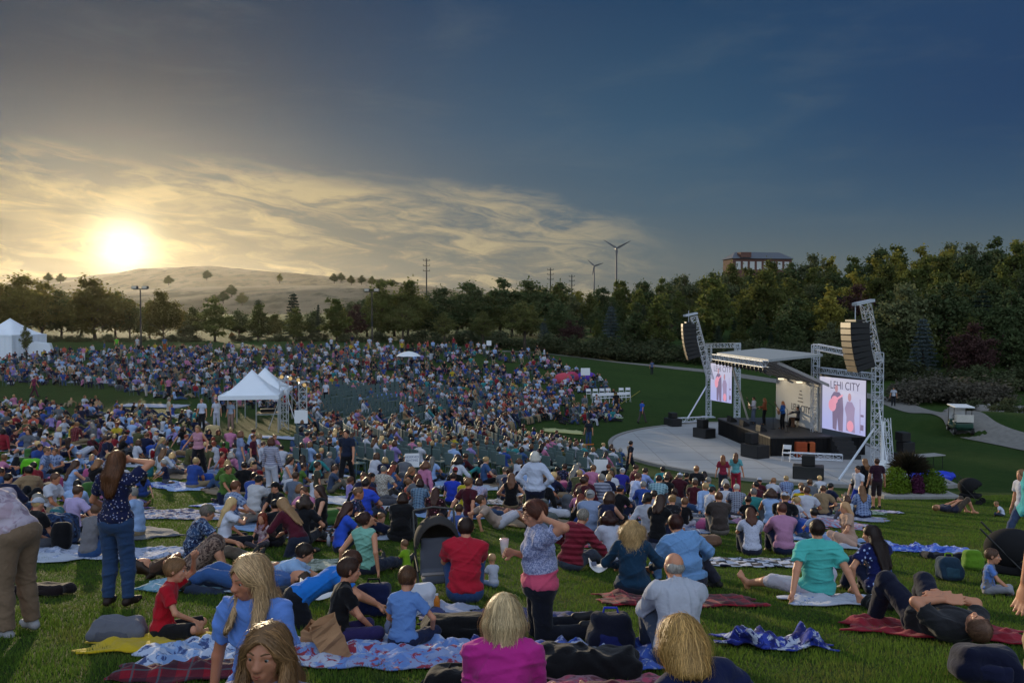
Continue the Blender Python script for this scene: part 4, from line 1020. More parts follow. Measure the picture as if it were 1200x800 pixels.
TL = [ # left row, backlit
 ('bigleft', 22, 317, 128, 1.05, 'broad dark tree at the far left behind the white marquee'),
 ('maple', 72, 336, 134, .9, 'lower rounded tree filling the gap right of the broad dark tree'),
 ('bigleft', 112, 321, 131, 1.0, 'tall olive tree standing right under the setting sun'),
 ('maple', 152, 347, 137, .8, 'low olive tree just left of the left light pole'),
 ('bigleft', 192, 337, 127, .75, 'rounded olive tree right of the left light pole'),
 ('willow', 216, 372, 133, .8, 'low pale tree with the dry hillside showing above it'),
 ('poplar', 252, 345, 126, 1.0, 'upright yellow green tree against the dry hillside'),
 ('orange', 272, 388, 128, .9, 'small orange tinged tree low between yellow green trees'),
 ('spruce', 303, 346, 138, 1.1, 'dark conifer rising behind the yellow green trees, left of the pair'),
 ('poplar', 302, 353, 127, .9, 'yellow green tree in front of the left dark conifer'),
 ('spruce', 344, 338, 138, 1.1, 'dark conifer rising highest behind the crowd, right of the pair'),
 ('poplar', 347, 358, 127, .9, 'yellow green tree in front of the taller dark conifer'),
 ('spruce', 373, 352, 131, .45, 'very narrow dark conifer between two yellow green trees'),
 ('poplar', 395, 346, 127, 1.0, 'upright green tree left of the second light pole'),
 ('plum', 418, 355, 136, .8, 'brownish tree behind the second light pole'),
 ('poplar', 446, 324, 132, .9, 'tall thin-topped green tree just right of the second light pole'),
 ('maple', 478, 324, 134, .8, 'tall olive tree left of the power pylon'),
 ('sapling', 472, 350, 122, 1.0, 'smaller olive tree in front of the tall one near the pylon'),
 ('oak', 515, 334, 140, 1.0, 'dark green tree right of the power pylon'),
 ('sapling', 521, 362, 117, .95, 'young tree with bare straight trunk, left of the three behind the crowd'),
 ('oak', 552, 327, 145, .9, 'dark tree peaking above the row behind the young trees'),
 ('sapling', 566, 361, 116, .95, 'young tree with bare straight trunk, middle of the three behind the crowd'),
 ('ash', 585, 322, 150, 1.1, 'tall dark tree with flat top behind the young trees'),
 ('sapling', 615, 348, 115, 1.1, 'young tree with bare trunk nearest the open meadow corner'),
 ('oak', 622, 325, 152, 1.0, 'wide dark tree left of the far turbines'),
]
for kn, px, yt, d, ws, lb in TL: tree_px(kn, px, yt, d, ws*(1.0 if kn == 'spruce' else 1.4), label=lb, name='conifer' if kn == 'spruce' else 'tree')
def zone(px): return 'left of the stage' if px < 790 else 'behind the left screen' if px < 870 else 'above the stage roof' if px < 960 else 'behind the right screen' if px < 1050 else 'above the golf cart path' if px < 1150 else 'at the right edge'
KD = {'oak': 'dark green tree', 'ash': 'tall dark tree', 'maple': 'olive green tree', 'willow': 'grey green tree', 'poplar': 'lighter green tree', 'spruce': 'dark pointed conifer', 'blue': 'blue grey conifer', 'plum': 'purplish tree', 'gold': 'yellow tinged tree'}
def zoneL(px): return 'behind the white marquee' if px < 60 else 'under the setting sun' if px < 150 else 'right of the left light pole' if px < 240 else 'below the dry hillside' if px < 380 else 'near the second light pole' if px < 480 else 'behind the young bare trunked trees'
for i, (kn, px, yt, d, ws) in enumerate([('maple', 8, 335, 141, 1.2), ('oak', 95, 340, 150, 1.2), ('maple', 225, 358, 142, 1.0), ('oak', 280, 362, 144, 1.1), ('maple', 322, 366, 140, 1.0), ('oak', 368, 362, 143, 1.0), ('willow', 410, 352, 142, 1.1), ('oak', 430, 346, 146, 1.1), ('oak', 462, 344, 147, 1.2), ('maple', 498, 348, 143, 1.2), ('oak', 535, 344, 148, 1.2), ('maple', 570, 343, 147, 1.2), ('oak', 600, 338, 150, 1.2), ('oak', 640, 340, 146, 1.2), ('bigleft', -30, 318, 132, 1.1), ('maple', -75, 325, 130, 1.1), ('bigleft', 48, 326, 145, .9), ('maple', 175, 350, 142, .9), ('maple', 135, 338, 141, .9), ('bush', 200, 392, 126, 1.4), ('bush', 225, 390, 126, 1.4), ('bush', 60, 392, 124, 1.3), ('bush', 90, 393, 125, 1.4), ('bush', 130, 390, 125, 1.4), ('bush', 160, 392, 125, 1.3), ('bush', 280, 392, 127, 1.3), ('bush', 325, 390, 127, 1.3), ('bush', 370, 388, 127, 1.3), ('bush', 410, 388, 127, 1.3), ('bush', 440, 386, 126, 1.3), ('bush', 500, 384, 126, 1.5), ('bush', 545, 383, 126, 1.5), ('bush', 590, 385, 126, 1.5)]):
    tree_px(kn, px, yt, d, ws*1.35, label=(f'low bush in the hedge line {zoneL(px)}' if kn == 'bush' else f'{KD.get(kn, "broad olive tree")} in the back row {zoneL(px)}'), group='bushes behind the far crowd' if kn == 'bush' else 'background trees on the left', name='bush' if kn == 'bush' else 'tree')
# the wooded hillside on the right: named front trees, then rows climbing the hill
TR = [
 ('oak', 655, 352, 132, 'dark rounded tree at the left end of the wood edge'),
 ('blue', 716, 352, 128, 'bluish conifer in the wood left of the stage'),
 ('ash', 745, 350, 126, 'dark tall tree left of the slanted tower'),
 ('poplar', 770, 340, 124, 'green tree directly behind the left slanted tower'),
 ('poplar', 838, 318, 128, 'big green tree above the left screen'),
 ('maple', 895, 311, 140, 'big mid green tree above the stage roof'),
 ('gold', 972, 330, 118, 'yellow leaved tree right above the stage roof'),
 ('oak', 930, 345, 120, 'dark tree between the big green and yellow trees'),
 ('blue', 1082, 365, 96, 'blue grey spruce behind the right speaker tower'),
 ('ash', 1040, 335, 108, 'dark tall tree behind the right slanted tower'),
 ('willow', 1062, 330, 104, 'grey green tree right of the speaker tower'),
 ('oak', 1108, 325, 104, 'dark rounded tree above the grey shrubs'),
 ('plum', 1140, 375, 92, 'purple leaved tree above the grey shrubs on the right'),
 ('ash', 1180, 335, 100, 'tall dark tree at the right edge of the wood'),
 ('plum', 1010, 372, 108, 'reddish tree behind the array speakers'),
 ('spruce', 1150, 330, 108, 'dark conifer near the right edge of the wood'),
 ('gold', 1028, 297, 150, 'yellow tipped tree on the skyline left of the right crest'),
 ('gold', 1108, 287, 150, 'yellow tipped tree on the skyline at the right crest'),
]
for kn, px, yt, d, lb in TR: tree_px(kn, px, yt, d, 1.05, label=lb, name='conifer' if kn in ('spruce', 'blue') else 'tree')
def sky_y(px): return np.interp(px, [600, 640, 700, 730, 760, 820, 848, 925, 950, 1000, 1050, 1100, 1150, 1200, 1320], [326, 330, 332, 318, 322, 319, 307, 304, 298, 288, 282, 279, 277, 274, 272])
_k = 0; rs = random.Random(11)
def front_d(px): return np.interp(px, [600, 700, 800, 900, 1000, 1100, 1200, 1320], [128, 130, 126, 120, 108, 98, 92, 88])
front_pts = []
for row, (dd, frac) in enumerate(((0, .34), (9, .50), (20, .66), (33, .80), (48, .92), (66, 1.0))):
    px = 628+rs.uniform(0, 20)
    while px < 1330:
        d = front_d(px)+dd+rs.uniform(-3, 3); base = 370+(8.1-gz((px-600)/1000*d, d))/d*1000; sk = sky_y(px)
        top = 425-(425-sk)*frac+rs.uniform(-9, 7) if row < 5 else sk+rs.uniform(-4, 9)
        if base-top < 22: top = base-rs.uniform(30, 50)
        top = max(top, sk-3 if row > 2 else sk+8)
        kn = rs.choice(['oak', 'oak', 'ash', 'maple', 'willow', 'ash', 'poplar', 'spruce', 'blue', 'plum'] if row < 3 else ['oak', 'maple', 'poplar', 'ash', 'willow', 'oak', 'gold', 'poplar'])
        h = (base-top)/1000*d; con = kn in ('spruce', 'blue')
        tree_px(kn, px, top, d, 1.0 if h < 14 else .8, label=f"{KD[kn]} in the {['front', 'second', 'third', 'fourth', 'fifth', 'topmost'][row]} row of the wood {zone(px)}", group='trees of the wooded hillside', name='conifer' if con else 'tree')
        px += rs.uniform(26, 44)*(120/d)*(.8 if con else 1)
for i in range(26):   # undergrowth closing the foot of the wood
    px = 640+i*27; d = front_d(px)-6+rs.uniform(-1, 1.5); y0 = 370+(8.1-gz((px-600)/1000*d, d))/d*1000
    tree_px('bush', px, y0-rs.uniform(20, 34), d, 1.5, label='dark undergrowth bush at the foot of the wood '+zone(px), group='bushes at the foot of the wood', name='bush')
for px, yt, d, lb in ((1085, 437, 80, 'leftmost grey brown shrub by the path'), (1118, 430, 80, 'tallest grey brown shrub by the path'), (1150, 441, 79, 'right grey brown shrub by the path'), (1142, 475, 66, 'low yellow green shrub by the dry stream'), (1186, 472, 62, 'yellow green shrub at the right edge by the dry stream')):
    tree_px('greybush' if 'grey' in lb else 'bush', px, yt, d, 1.35, label=lb, name='bush')
# trees dotted on the dry hill
for px, yt, d, kn in ((243, 316, 520, 'oak'), (262, 340, 430, 'oak'), (272, 333, 440, 'oak'), (284, 342, 430, 'maple'), (250, 344, 430, 'bush'), (392, 320, 560, 'oak'), (400, 319, 560, 'oak'), (412, 322, 570, 'maple'), (424, 322, 570, 'oak'), (436, 323, 575, 'maple'), (328, 320, 560, 'gold'), (58, 319, 560, 'maple'), (72, 320, 560, 'maple'), (198, 322, 540, 'maple'), (448, 326, 580, 'bush'), (460, 327, 580, 'bush')):
    x = (px-600)/1000*d; zt = 8.1-(yt-370)/1000*d; hh = {'bush': 4}.get(kn, 6.5)
    e = plant_tree(kn, x, d, hh, 1.3, label='dark lone tree ' + ('on the left brow of the dry hill' if px < 210 else 'halfway down the dry hillside' if px < 300 and yt > 325 else 'on the crest of the dry hill' if px < 340 else 'in the ridge cluster at the right end of the dry hill'), group='lone trees on the dry hillside'); e.location.z = zt-hh
# rocks of the dry stream
def rock_mesh(seed):
    s = Shape(.15); r = np.random.default_rng(seed)
    for i in range(4): s.ell(r.normal(0, .18, 3)*A(1, 1, .4)+A(0, 0, .12), r.uniform(.2, .42, 3)*A(1, 1, .6))
    s.disp = lambda P: wrinkle(P, .03, seed, 9); return s.mesh(.09)
rock_m = plain('boulder', (.20, .19, .18), .95, .2, var=.2, nsc=2, bd=.02); rk = [mesh_obj('rock', *rock_mesh(i), rock_m, link=False).data for i in range(3)]
for i in range(26):
    px = rs.uniform(1120, 1215); d = rs.uniform(64, 74); x = (px-600)/1000*d; o = bpy.data.objects.new('rock', rk[i % 3]); C.objects.link(o); o.location = (x, d, gz(x, d)+.02); o.rotation_euler.z = rs.uniform(0, 6); s = rs.uniform(.6, 1.6); o.scale = (s, s, s)
    tag(o, 'grey boulder in the dry stream below the wood', 'rock', 'boulders of the dry stream')

# ---- far building, turbines, pylon, light poles
brick = plain('brick', (.12, .06, .048), .9); slate = plain('slate', (.10, .11, .13), .8); winm = plain('white_window', (.45, .45, .43), .5); metal = plain('galvanised', (.52, .54, .57), .42, .5, .6, var=.05); black = plain('black_steel', (.012, .012, .013), .5, .4); dkm = plain('dark_pole', (.03, .03, .03), .6)
def far_building():
    d = 235; x = (892-600)/1000*d; z0 = 8.1+(370-331.5)/1000*d; e = empty('building', (x, d, z0), R(8))
    w = MB(); w.box((0, 3, 2.2), (17, 7, 9.0)); w.build('wall', brick, e)
    r = MB(); r.add([(-9, -1, 6.6), (9, -1, 6.6), (9, 7, 6.6), (-9, 7, 6.6), (-6.5, 3, 8.6), (6.5, 3, 8.6)], [(0, 1, 5, 4), (2, 3, 4, 5), (0, 4, 3), (1, 2, 5), (0, 3, 2, 1)]); r.build('roof', slate, e)
    for i in range(8): q = MB(); q.box((-7+i*2, -.55, 4.7), (1.3, .12, 2.2)); q.build('window', winm, e)
    q = MB(); q.box((-5, .2, 7.6), (3, 2.6, 1.4)); q.build('dormer', brick, e)
    tag(e, 'red brick building with white windows and grey roof on the wooded hilltop', 'building')
far_building()
def turbine(px, hub, d, rad, ang, label, basey=335):
    x = (px-600)/1000*d; zh = 8.1+(370-hub)/1000*d; z0 = gz(x, d); e = empty('wind_turbine', (x, d, z0)); H = zh-z0
    m = MB(); m.tube([(0, 0, 0), (0, 0, H)], [.5, .28], 10); m.build('tower', plain('turbine_paint', (.10, .10, .11), .5), e)
    m = MB(); m.box((0, .3, H), (.8, 2.4, .8), bev=.2); m.build('nacelle', plain('turbine_paint', (.10, .10, .11), .5), e)
    m = MB(); m.tube([(0, -1.5, H), (0, -.9, H)], [.15, .42], 10); m.build('hub', plain('turbine_paint', (.10, .10, .11), .5), e)
    for k in range(3):
        a = R(ang+120*k); u = A(math.sin(a), 0, math.cos(a)); s = A(math.cos(a), 0, -math.sin(a)); m = MB(); c = A(0, -1.3, H)
        V = []
        for f, w in ((.03, .35), (.16, .85), (.5, .6), (1, .15)): V += [c+u*rad*f-s*w*.5, c+u*rad*f+s*w*.5+A(0, .12, 0), c+u*rad*f+A(0, .10, 0)]
        m.add(V, [(i*3+j, i*3+(j+1) % 3, i*3+3+(j+1) % 3, i*3+3+j) for i in range(3) for j in range(3)]+[(0, 2, 1), (9, 10, 11)]); m.build('blade', plain('turbine_paint', (.10, .10, .11), .5), e)
    tag(e, label, 'turbine')
turbine(722, 291.5, 330, 6.0, -58, 'larger dark three-bladed wind turbine above the trees'); turbine(696, 312, 420, 4.6, -48, 'smaller distant wind turbine left of the larger one')
def pylon(px, ytop, d, label):
    x = (px-600)/1000*d; zt = 8.1+(370-ytop)/1000*d; z0 = gz(x, d); e = empty('utility_pole', (x, d, z0)); H = zt-z0; m = MB(); m.tube([(0, 0, 0), (0, 0, H)], [.30, .2], 6); m.build('pole', dkm, e)
    for k in range(3): m = MB(); m.bar((-1.3, 0, H-.8-k*2.0), (1.3, 0, H-.8-k*2.0), .2); [m.tube([(s, 0, H-.8-k*2), (s, 0, H-.3-k*2)], .12, 5) for s in (-1.2, 1.2)]; m.build('crossarm', dkm, e)
    tag(e, label, 'utility pole')
pylon(500, 303, 330, 'tall dark power pole with crossarms rising above the tree row'); pylon(645, 314, 360, 'distant power pole just right of the tree row dip'); pylon(670, 322, 380, 'shortest distant power pole left of the small turbine')
def light_pole(px, ytop, d, label):
    p = GD(px, d); H = 8.1+(370-ytop)/1000*d-p[2]; e = empty('light_pole', p); m = MB(); m.tube([(0, 0, -.2), (0, 0, H)], [.13, .08], 8); m.build('pole', dkm, e); m = MB(); m.bar((-.9, 0, H-.1), (.9, 0, H-.1), .1); m.build('crossarm', dkm, e)
    for s in (-.65, .65): m = MB(); m.box((s, -.1, H+.12), (.75, .5, .4), bev=.06); f = m.build('floodlight', dkm, e); m = MB(); m.box((s, -.36, H+.12), (.6, .02, .3)); m.build('lens', plain('lamp_glass', (.5, .48, .42), .2), f)
    tag(e, label, 'light pole')
light_pole(165, 338, 108, 'tall dark floodlight pole in front of the left trees'); light_pole(436, 341, 114, 'tall dark floodlight pole at the back of the middle crowd')
# small far structures
def amber():
    p = GD(654, 126); e = empty('marker_lamp', p); m = MB(); m.tube([(0, 0, 0), (0, 0, 1.0)], .05, 6); m.build('post', dkm, e); m = MB(); m.box((0, 0, 1.1), (.32, .32, .32), bev=.1)
    mt, t, b = bsdf('amber_lamp'); b.inputs['Emission Color'].default_value = (1, .16, .02, 1); b.inputs['Emission Strength'].default_value = .9; b.inputs['Base Color'].default_value = (.5, .1, .02, 1); m.build('lamp', mt, e); tag(e, 'small glowing orange lamp at the dark foot of the wood', 'lamp')
amber()

# ---- evening haze
def haze():
    m = bpy.data.materials.new('evening_haze'); m.use_nodes = True; t = NT(m.node_tree); v = t.n('ShaderNodeVolumePrincipled'); o = t.n('ShaderNodeOutputMaterial'); t.l(v.outputs[0], o.inputs['Volume'])
    v.inputs['Color'].default_value = (.88, .84, .76, 1); v.inputs['Density'].default_value = HAZE; v.inputs['Anisotropy'].default_value = .78
    b = MB(); b.box((0, 1400, 78), (5200, 3200, 190)); tag(b.build('haze', m), 'thin evening haze over the valley', 'haze', kind='stuff')
HAZE = .000027
if HAZE: haze()
# ================================================================ STAGE
def unproj(px, py, d): return A((px-600)/1000*d, d, 8.1+(370-py)/1000*d)
trm = plain('truss_alu', (.62, .65, .70), .38, .5, .55, var=.04); blackm = plain('stage_black', (.006, .006, .007), .75, .2); deckm = plain('stage_deck', (.045, .042, .042), .55, .4, var=.25, nsc=3)
whitem = plain('white_vinyl', (.72, .74, .76), .55, .3, var=.04); greym = plain('grey_panel', (.30, .29, .28), .6)
cab = plain('speaker_cab', (.010, .010, .011), .55, .4); grille = plain('speaker_grille', (.022, .022, .023), .4, .5); sunlit_grille = plain('grille_painted_sunlit', (.26, .19, .11), .45, .5, var=.1)  # last one: sunset light on the array grilles, painted in as tan
def emis(name, c, s=1.0):
    key = ('e', name)
    if key in _mc: return _mc[key]
    m, t, b = bsdf(name, .6, .1); b.inputs['Base Color'].default_value = (*[v*.25 for v in c], 1); b.inputs['Emission Color'].default_value = (*c, 1); b.inputs['Emission Strength'].default_value = s
    _mc[key] = m; return m
def text(name, body, size, M4, mat, parent, ext=.004):
    c = bpy.data.curves.new(name, 'FONT'); c.body = body; c.size = size; c.align_x = 'CENTER'; c.align_y = 'CENTER'; c.extrude = ext
    tmp = bpy.data.objects.new(name+'_tmp', c); C.objects.link(tmp); bpy.context.view_layer.update()
    me = bpy.data.meshes.new_from_object(tmp.evaluated_get(bpy.context.evaluated_depsgraph_get())); bpy.data.objects.remove(tmp)
    me.materials.clear(); me.materials.append(mat); o = bpy.data.objects.new(name, me); C.objects.link(o); o.parent = parent; o.matrix_local = M4; return o
def frame(o, x, up=(0, 0, 1)):
    x = unit(x); u = A(*up); n = unit(np.cross(x, u)); u = np.cross(n, x); M = Matrix.Identity(4)
    for r in range(3): M[r][0] = x[r]; M[r][1] = u[r]; M[r][2] = n[r]; M[r][3] = o[r]
    return M
sA, sB = A(14.7, 48.4, 0), A(13.9, 57.6, 0); sE = A(20.4, 48.9, 0); sF = sE+(sB-sA)
def stage():
    e = empty('stage', (0, 0, 0)); z0, z1 = .10, 1.2
    q = [sA, sE, sF, sB]; m = MB(); m.add([(*p[:2], z1) for p in q]+[(*p[:2], z1-.09) for p in q], [(0, 1, 2, 3), (7, 6, 5, 4)]+[(i, i+4, (i+1) % 4+4, (i+1) % 4) for i in range(4)]); m.build('deck', deckm, e)
    c = sum(q)/4; m = MB(); qi = [c+(p-c)*.985 for p in q]
    for i in range(4):      # pleated skirt
        a, b = qi[i], qi[(i+1) % 4]; L = np.linalg.norm(b-a); n = int(L/.12); u = (b-a)/L; v = A(u[1], -u[0], 0); V = []
        for k in range(n+1): o = a+u*L*k/n+v*(.025 if k % 2 else 0); V += [(o[0], o[1], z1-.095), (o[0], o[1], z0+.004)]
        m.add(V, [(2*k, 2*k+1, 2*k+3, 2*k+2) for k in range(n)])
    m.build('skirt', blackm, e)
    # roof canopy over the front half, with its sloping grey underside
    u = unit(sB-sA); v = unit(sE-sA); r0, r1 = sA+u*.1-v*.1, sB-u*.1-v*.1; up = A(0, 0, 1)
    P = [r0+up*5.62, r0+v*3.2+up*5.92, r1+v*3.2+up*5.92, r1+up*5.62]; m = MB()
    m.add(P+[p-up*.14 for p in P], [(0, 1, 2, 3), (7, 6, 5, 4)]+[(i, i+4, (i+1) % 4+4, (i+1) % 4) for i in range(4)]); m.build('roof', plain('roof_sheet', (.30, .32, .33), .5), e)
    P = [r0+v*.6+u*.2+up*5.45, r0+v*3.7+u*.2+up*4.1, r1+v*3.7-u*.2+up*4.1, r1+v*.6-u*.2+up*5.45]; m = MB(); m.add(P+[p+up*.08 for p in P], [(3, 2, 1, 0), (4, 5, 6, 7)]+[(i, (i+1) % 4, (i+1) % 4+4, i+4) for i in range(4)])
    for k in range(7): a = P[0]+(P[3]-P[0])*k/6; b = P[1]+(P[2]-P[1])*k/6; m.bar(a-up*.05, b-up*.05, .06, .09)
    m.build('ceiling_panel', greym, e)
    m = MB(); m.truss(r0+up*5.35-v*.15, r1+up*5.35-v*.15, .34, .03, .45); m.build('fascia_truss', trm, e)
    for k in range(14): f = r0+(r1-r0)*(k+.5)/14+up*5.02-v*.15; m = MB(); m.tube([f+up*.12, f, f+A(.10, 0, -.16)], [.05, .08, .10], 7); m.build('spotlight', cab, e)
    for f0, w in ((r1+v*.6-u*.8, .1),):
        m = MB(); m.bar(f0+up*5.4, f0+v*1.3+up*1.2, w); m.build('roof_strut', plain('strut', (.45, .44, .42), .5), e)
    # back wall with banner
    b0, b1 = r0+v*3.75+u*1.3, r1+v*3.75-u*1.2; m = MB(); m.bar(b0+up*2.7, b1+up*2.7, .12, 2.9); m.build('back_wall', greym, e)
    w0, w1 = b0+u*.3-v*.08, b1-v*.08; m = MB(); m.bar(w0+up*2.6, w1+up*2.6, .03, 2.6); bn = m.build('banner', plain('banner_cloth', (.62, .63, .62), .8, var=.03), e)
    mid = w0*.62+w1*.38-v*.03; ink = plain('ink', (.10, .11, .13), .8)
    text('lettering', 'LEHI CITY', .62, frame(mid+up*2.35, u*-1, ), ink, bn); 
    m = MB()
    for k in range(4): o = mid+up*(3.45-k*.22)-v*.0; m.bar(o-u*(.12+.09*k), o+u*(.12+.09*k), .01, .07)
    m.build('emblem', ink, bn)
    wl = emis('work_light', (1, .85, .6), 1.2)
    for f in (.35, .78): o = b0+(b1-b0)*f-v*.35+up*4.02; m = MB(); m.box(o, (.32, .32, .10), bev=.03); m.build('work_lamp', wl, e)
    # steps and side gear
    m = MB()
    for k in range(5): o = sE-v*1.6-u*(.15+.28*k); m.box((o[0], o[1], (1.1-.22*k)/2+.1), (1.1, .27, 1.1-.22*k)); 
    m.build('steps', plain('steps_dark', (.03, .03, .032), .6), e)
    tag(e, 'black skirted concert stage with white canopy roof and LEHI CITY backdrop', 'stage')
stage()
def screen(a, b, ht, hb, label, drop=0.0):
    """a, b: top corners (left, right as the audience sees it)"""
    e = empty('video_screen', a); a, b = A(0, 0, 0), b-a; u = unit(b); L = np.linalg.norm(b); H = ht; n = unit(np.cross(u, A(0, 0, 1))); 
    m = MB(); m.bar(a-A(0, 0, H/2), b-A(0, 0, H/2), .05, H+.0); m.build('frame', black, e)
    mt, t, bs = bsdf('screen_glow', .6, .1); tc = t.n('ShaderNodeTexCoord'); nz = t.noise(tc.outputs['Object'], .5, 3); sp = t.n('ShaderNodeSeparateXYZ'); t.l(tc.outputs['Object'], sp.inputs[0])
    col = t.mix(t.ss(sp.outputs[2], -H, 0), (.36, .40, .78), (.52, .52, .66)); col = t.mix(t.m('MULTIPLY', nz, .4), col, (.62, .55, .66)); t.l(col, bs.inputs['Emission Color']); bs.inputs['Emission Strength'].default_value = .95; bs.inputs['Base Color'].default_value = (.1, .1, .1, 1)
    m = MB(); c = b/2-A(0, 0, H/2)+n*.032; m.box(c, (L-.06, .012, H-.06), Rm=np.stack([u, -n, A(0, 0, 1)], 1)); pic = m.build('picture', mt, e)
    M = lambda fx, fz, off: frame(b*fx-A(0, 0, H*fz)+n*off, u)
    text('lettering', 'LEHI CITY', H*.205, M(.56, .15, .042), emis('screen_ink', (.10, .09, .14)), pic, .002)
    def blob(pts, mat, off, nm='silhouette'):
        V = [b*x-A(0, 0, H*z)+n*off for x, z in pts]; c_ = sum(V)/len(V); m = MB(); m.add(V+[c_]+[q-n*.006 for q in V], [(i, (i+1) % len(V), len(V)) for i in range(len(V))]+[(i, len(V)+1+i, len(V)+1+(i+1) % len(V), (i+1) % len(V)) for i in range(len(V))]); m.build(nm, mat, pic)
    def disc(cx, cz, rx, rz, mat, off, k=14, ph=0, nm='silhouette'): blob([(cx+rx*math.cos(i/k*6.283+ph), cz+rz*math.sin(i/k*6.283+ph)) for i in range(k)], mat, off, nm)
    g1, g2, g3, pk = emis('screen_grey', (.19, .15, .24)), emis('screen_mauve', (.30, .24, .38)), emis('screen_face', (.42, .24, .28)), emis('screen_pink', (.70, .30, .40))
    blob([(.33, .27), (.45, .27), (.52, .36), (.54, .58), (.53, .98), (.44, 1.0-.02), (.43, .72), (.41, .72), (.39, .98), (.31, .96), (.30, .62), (.24, .50), (.27, .36)], g1, .046)
    disc(.385, .205, .034, .07, g3, .050, nm='face'); disc(.30, .52, .085, .12, pk, .054, nm='guitar'); disc(.35, .42, .07, .075, pk, .056, nm='guitar'); blob([(.36, .40), (.52, .30), (.53, .33), (.38, .44)], pk, .058, 'guitar_neck')
    blob([(.62, .42), (.72, .42), (.78, .52), (.77, .70), (.79, .97), (.60, .95), (.61, .70), (.57, .55)], g2, .046); disc(.67, .34, .035, .075, g3, .050, nm='face'); disc(.69, .86, .07, .10, pk, .052, nm='guitar')
    blob([(.90, .62), (.96, .62), (.96, .66), (.90, .66)], g1, .046, 'caption'); blob([(.90, .80), (.96, .80), (.96, .90), (.90, .90)], g1, .046, 'caption'); blob([(.88, .35), (.89, .35), (.90, .95), (.885, .95)], g2, .047, 'caption')
    m = MB(); m.bar(a+A(0, 0, .06), b+A(0, 0, .06), .09); m.build('batten', black, e)
    tag(e, label, 'screen')
screen(unproj(962, 440.2, 50.6), unproj(1016.5, 445.4, 46.3), 3.1, 0, 'large right screen with LEHI CITY lettering and a guitarist, nearest the audience')
screen(unproj(833.5, 424.8, 66.6), unproj(858.6, 426.7, 63.4), 2.95, 0, 'smaller looking left screen with LEHI CITY lettering and a guitarist')
def tower(name, base, top, label, w=.36, cat='truss', plate=True, extra=None):
    e = empty(name, base); b, t_ = A(0, 0, 0), A(*top)-A(*base); m = MB(); m.truss(b+A(0, 0, .08), t_, w, .028, .42, up=(0, 1, 0)); m.build('mast', trm, e)
    if plate: m = MB(); m.box((0, 0, .04), (.9, .9, .06)); m.build('base_plate', trm, e)
    if extra: extra(e, base)
    tag(e, label, cat)
# right group
T1b, T2b = unproj(956, 529.8, 50.7), unproj(1029, 551, 43.9); T1b[2] = .1; T2b[2] = gz(T2b[0], T2b[1])
T1t, T2t = unproj(956, 404, 50.7), unproj(1029, 413, 43.9)
tower('truss_tower', T1b, T1t, 'silver truss tower standing at the near edge of the stage, left of the right screen')
def legs2(e, base):
    def P(px, py, d): return unproj(px, py, d)-base
    m = MB(); a, b = P(1027.5, 500, 43.9), P(985, 563, 40.5); m.tube([a, b], .06, 6); m.build('outrigger', trm, e)
    m = MB(); m.tube([P(1035.8, 494, 43.6), P(1035.8, 556, 43.2)], .09, 8); m.build('pole', whitem, e)
    m = MB(); m.tube([P(1030, 470, 43.9), P(1044, 560, 42.5)], .035, 5); m.build('cable_brace', trm, e)
    m = MB(); m.truss(P(1040, 490, 44.2), P(1046, 560, 43.6), .3, .02, .42, up=(0, 1, 0)); m.build('rear_mast', trm, e)
tower('truss_tower', T2b, T2t, 'tallest silver truss tower right of the right screen with white pole and brace', extra=legs2, w=.42)
def beam(name, a, b, label, w=.32): e = empty(name, a); m = MB(); m.truss(A(0, 0, 0), A(*b)-A(*a), w, .026, .45); m.build('chords', trm, e); tag(e, label, 'truss')
beam('truss_beam', unproj(956, 406, 50.7), unproj(1027, 420, 44.1), 'upper silver truss beam between the two right towers')
beam('truss_beam', unproj(960, 433.5, 50.6), unproj(1024, 441, 44.3), 'lower silver truss beam carrying the right screen')
beam('truss_beam', A(*unproj(925, 532, 47.6)[:2], .3), A(*unproj(989, 531, 46.8)[:2], .3), 'silver truss lying on the plaza beside the folding chair')
def line_array(name, topw, dirv, n, label, s=1.0, W=1.15, curve=.8, side=(1, 0, 0)):
    e = empty(name, topw); z = 0; y = 0; an = 0.0; f = unit(A(*dirv)); sd = unit(np.cross(f, A(0, 0, 1))); up = A(0, 0, 1)
    for k in range(n):
        an = R(curve*k); ax = math.cos(an)*up+math.sin(an)*f; fr = math.cos(an)*f-math.sin(an)*up; h = .30*s
        c = A(0, 0, 0)+f*y+up*z-ax*h/2; M = np.stack([sd, fr, ax], 1)
        m = MB(); m.box(c, (W*s, 1.0*s, h*.95), Rm=M, bev=.02); bx = m.build('speaker_cabinet', cab, e)
        m = MB(); m.box(c+fr*.506*s, (W*s*.94, .012, h*.86), Rm=M); m.build('grille', sunlit_grille, bx)
        q = c-ax*h/2; z = q@up; y = q@f
    m = MB(); m.box((0, 0, .08), (W*s, .5*s, .1), Rm=np.stack([sd, f, up], 1)); m.build('fly_frame', black, e); m = MB(); m.tube([(0, 0, .12), (0, 0, 1.0)], .025, 5); m.build('hoist_chain', trm, e)
    tag(e, label, 'speakers')
def lean(e, base): pass
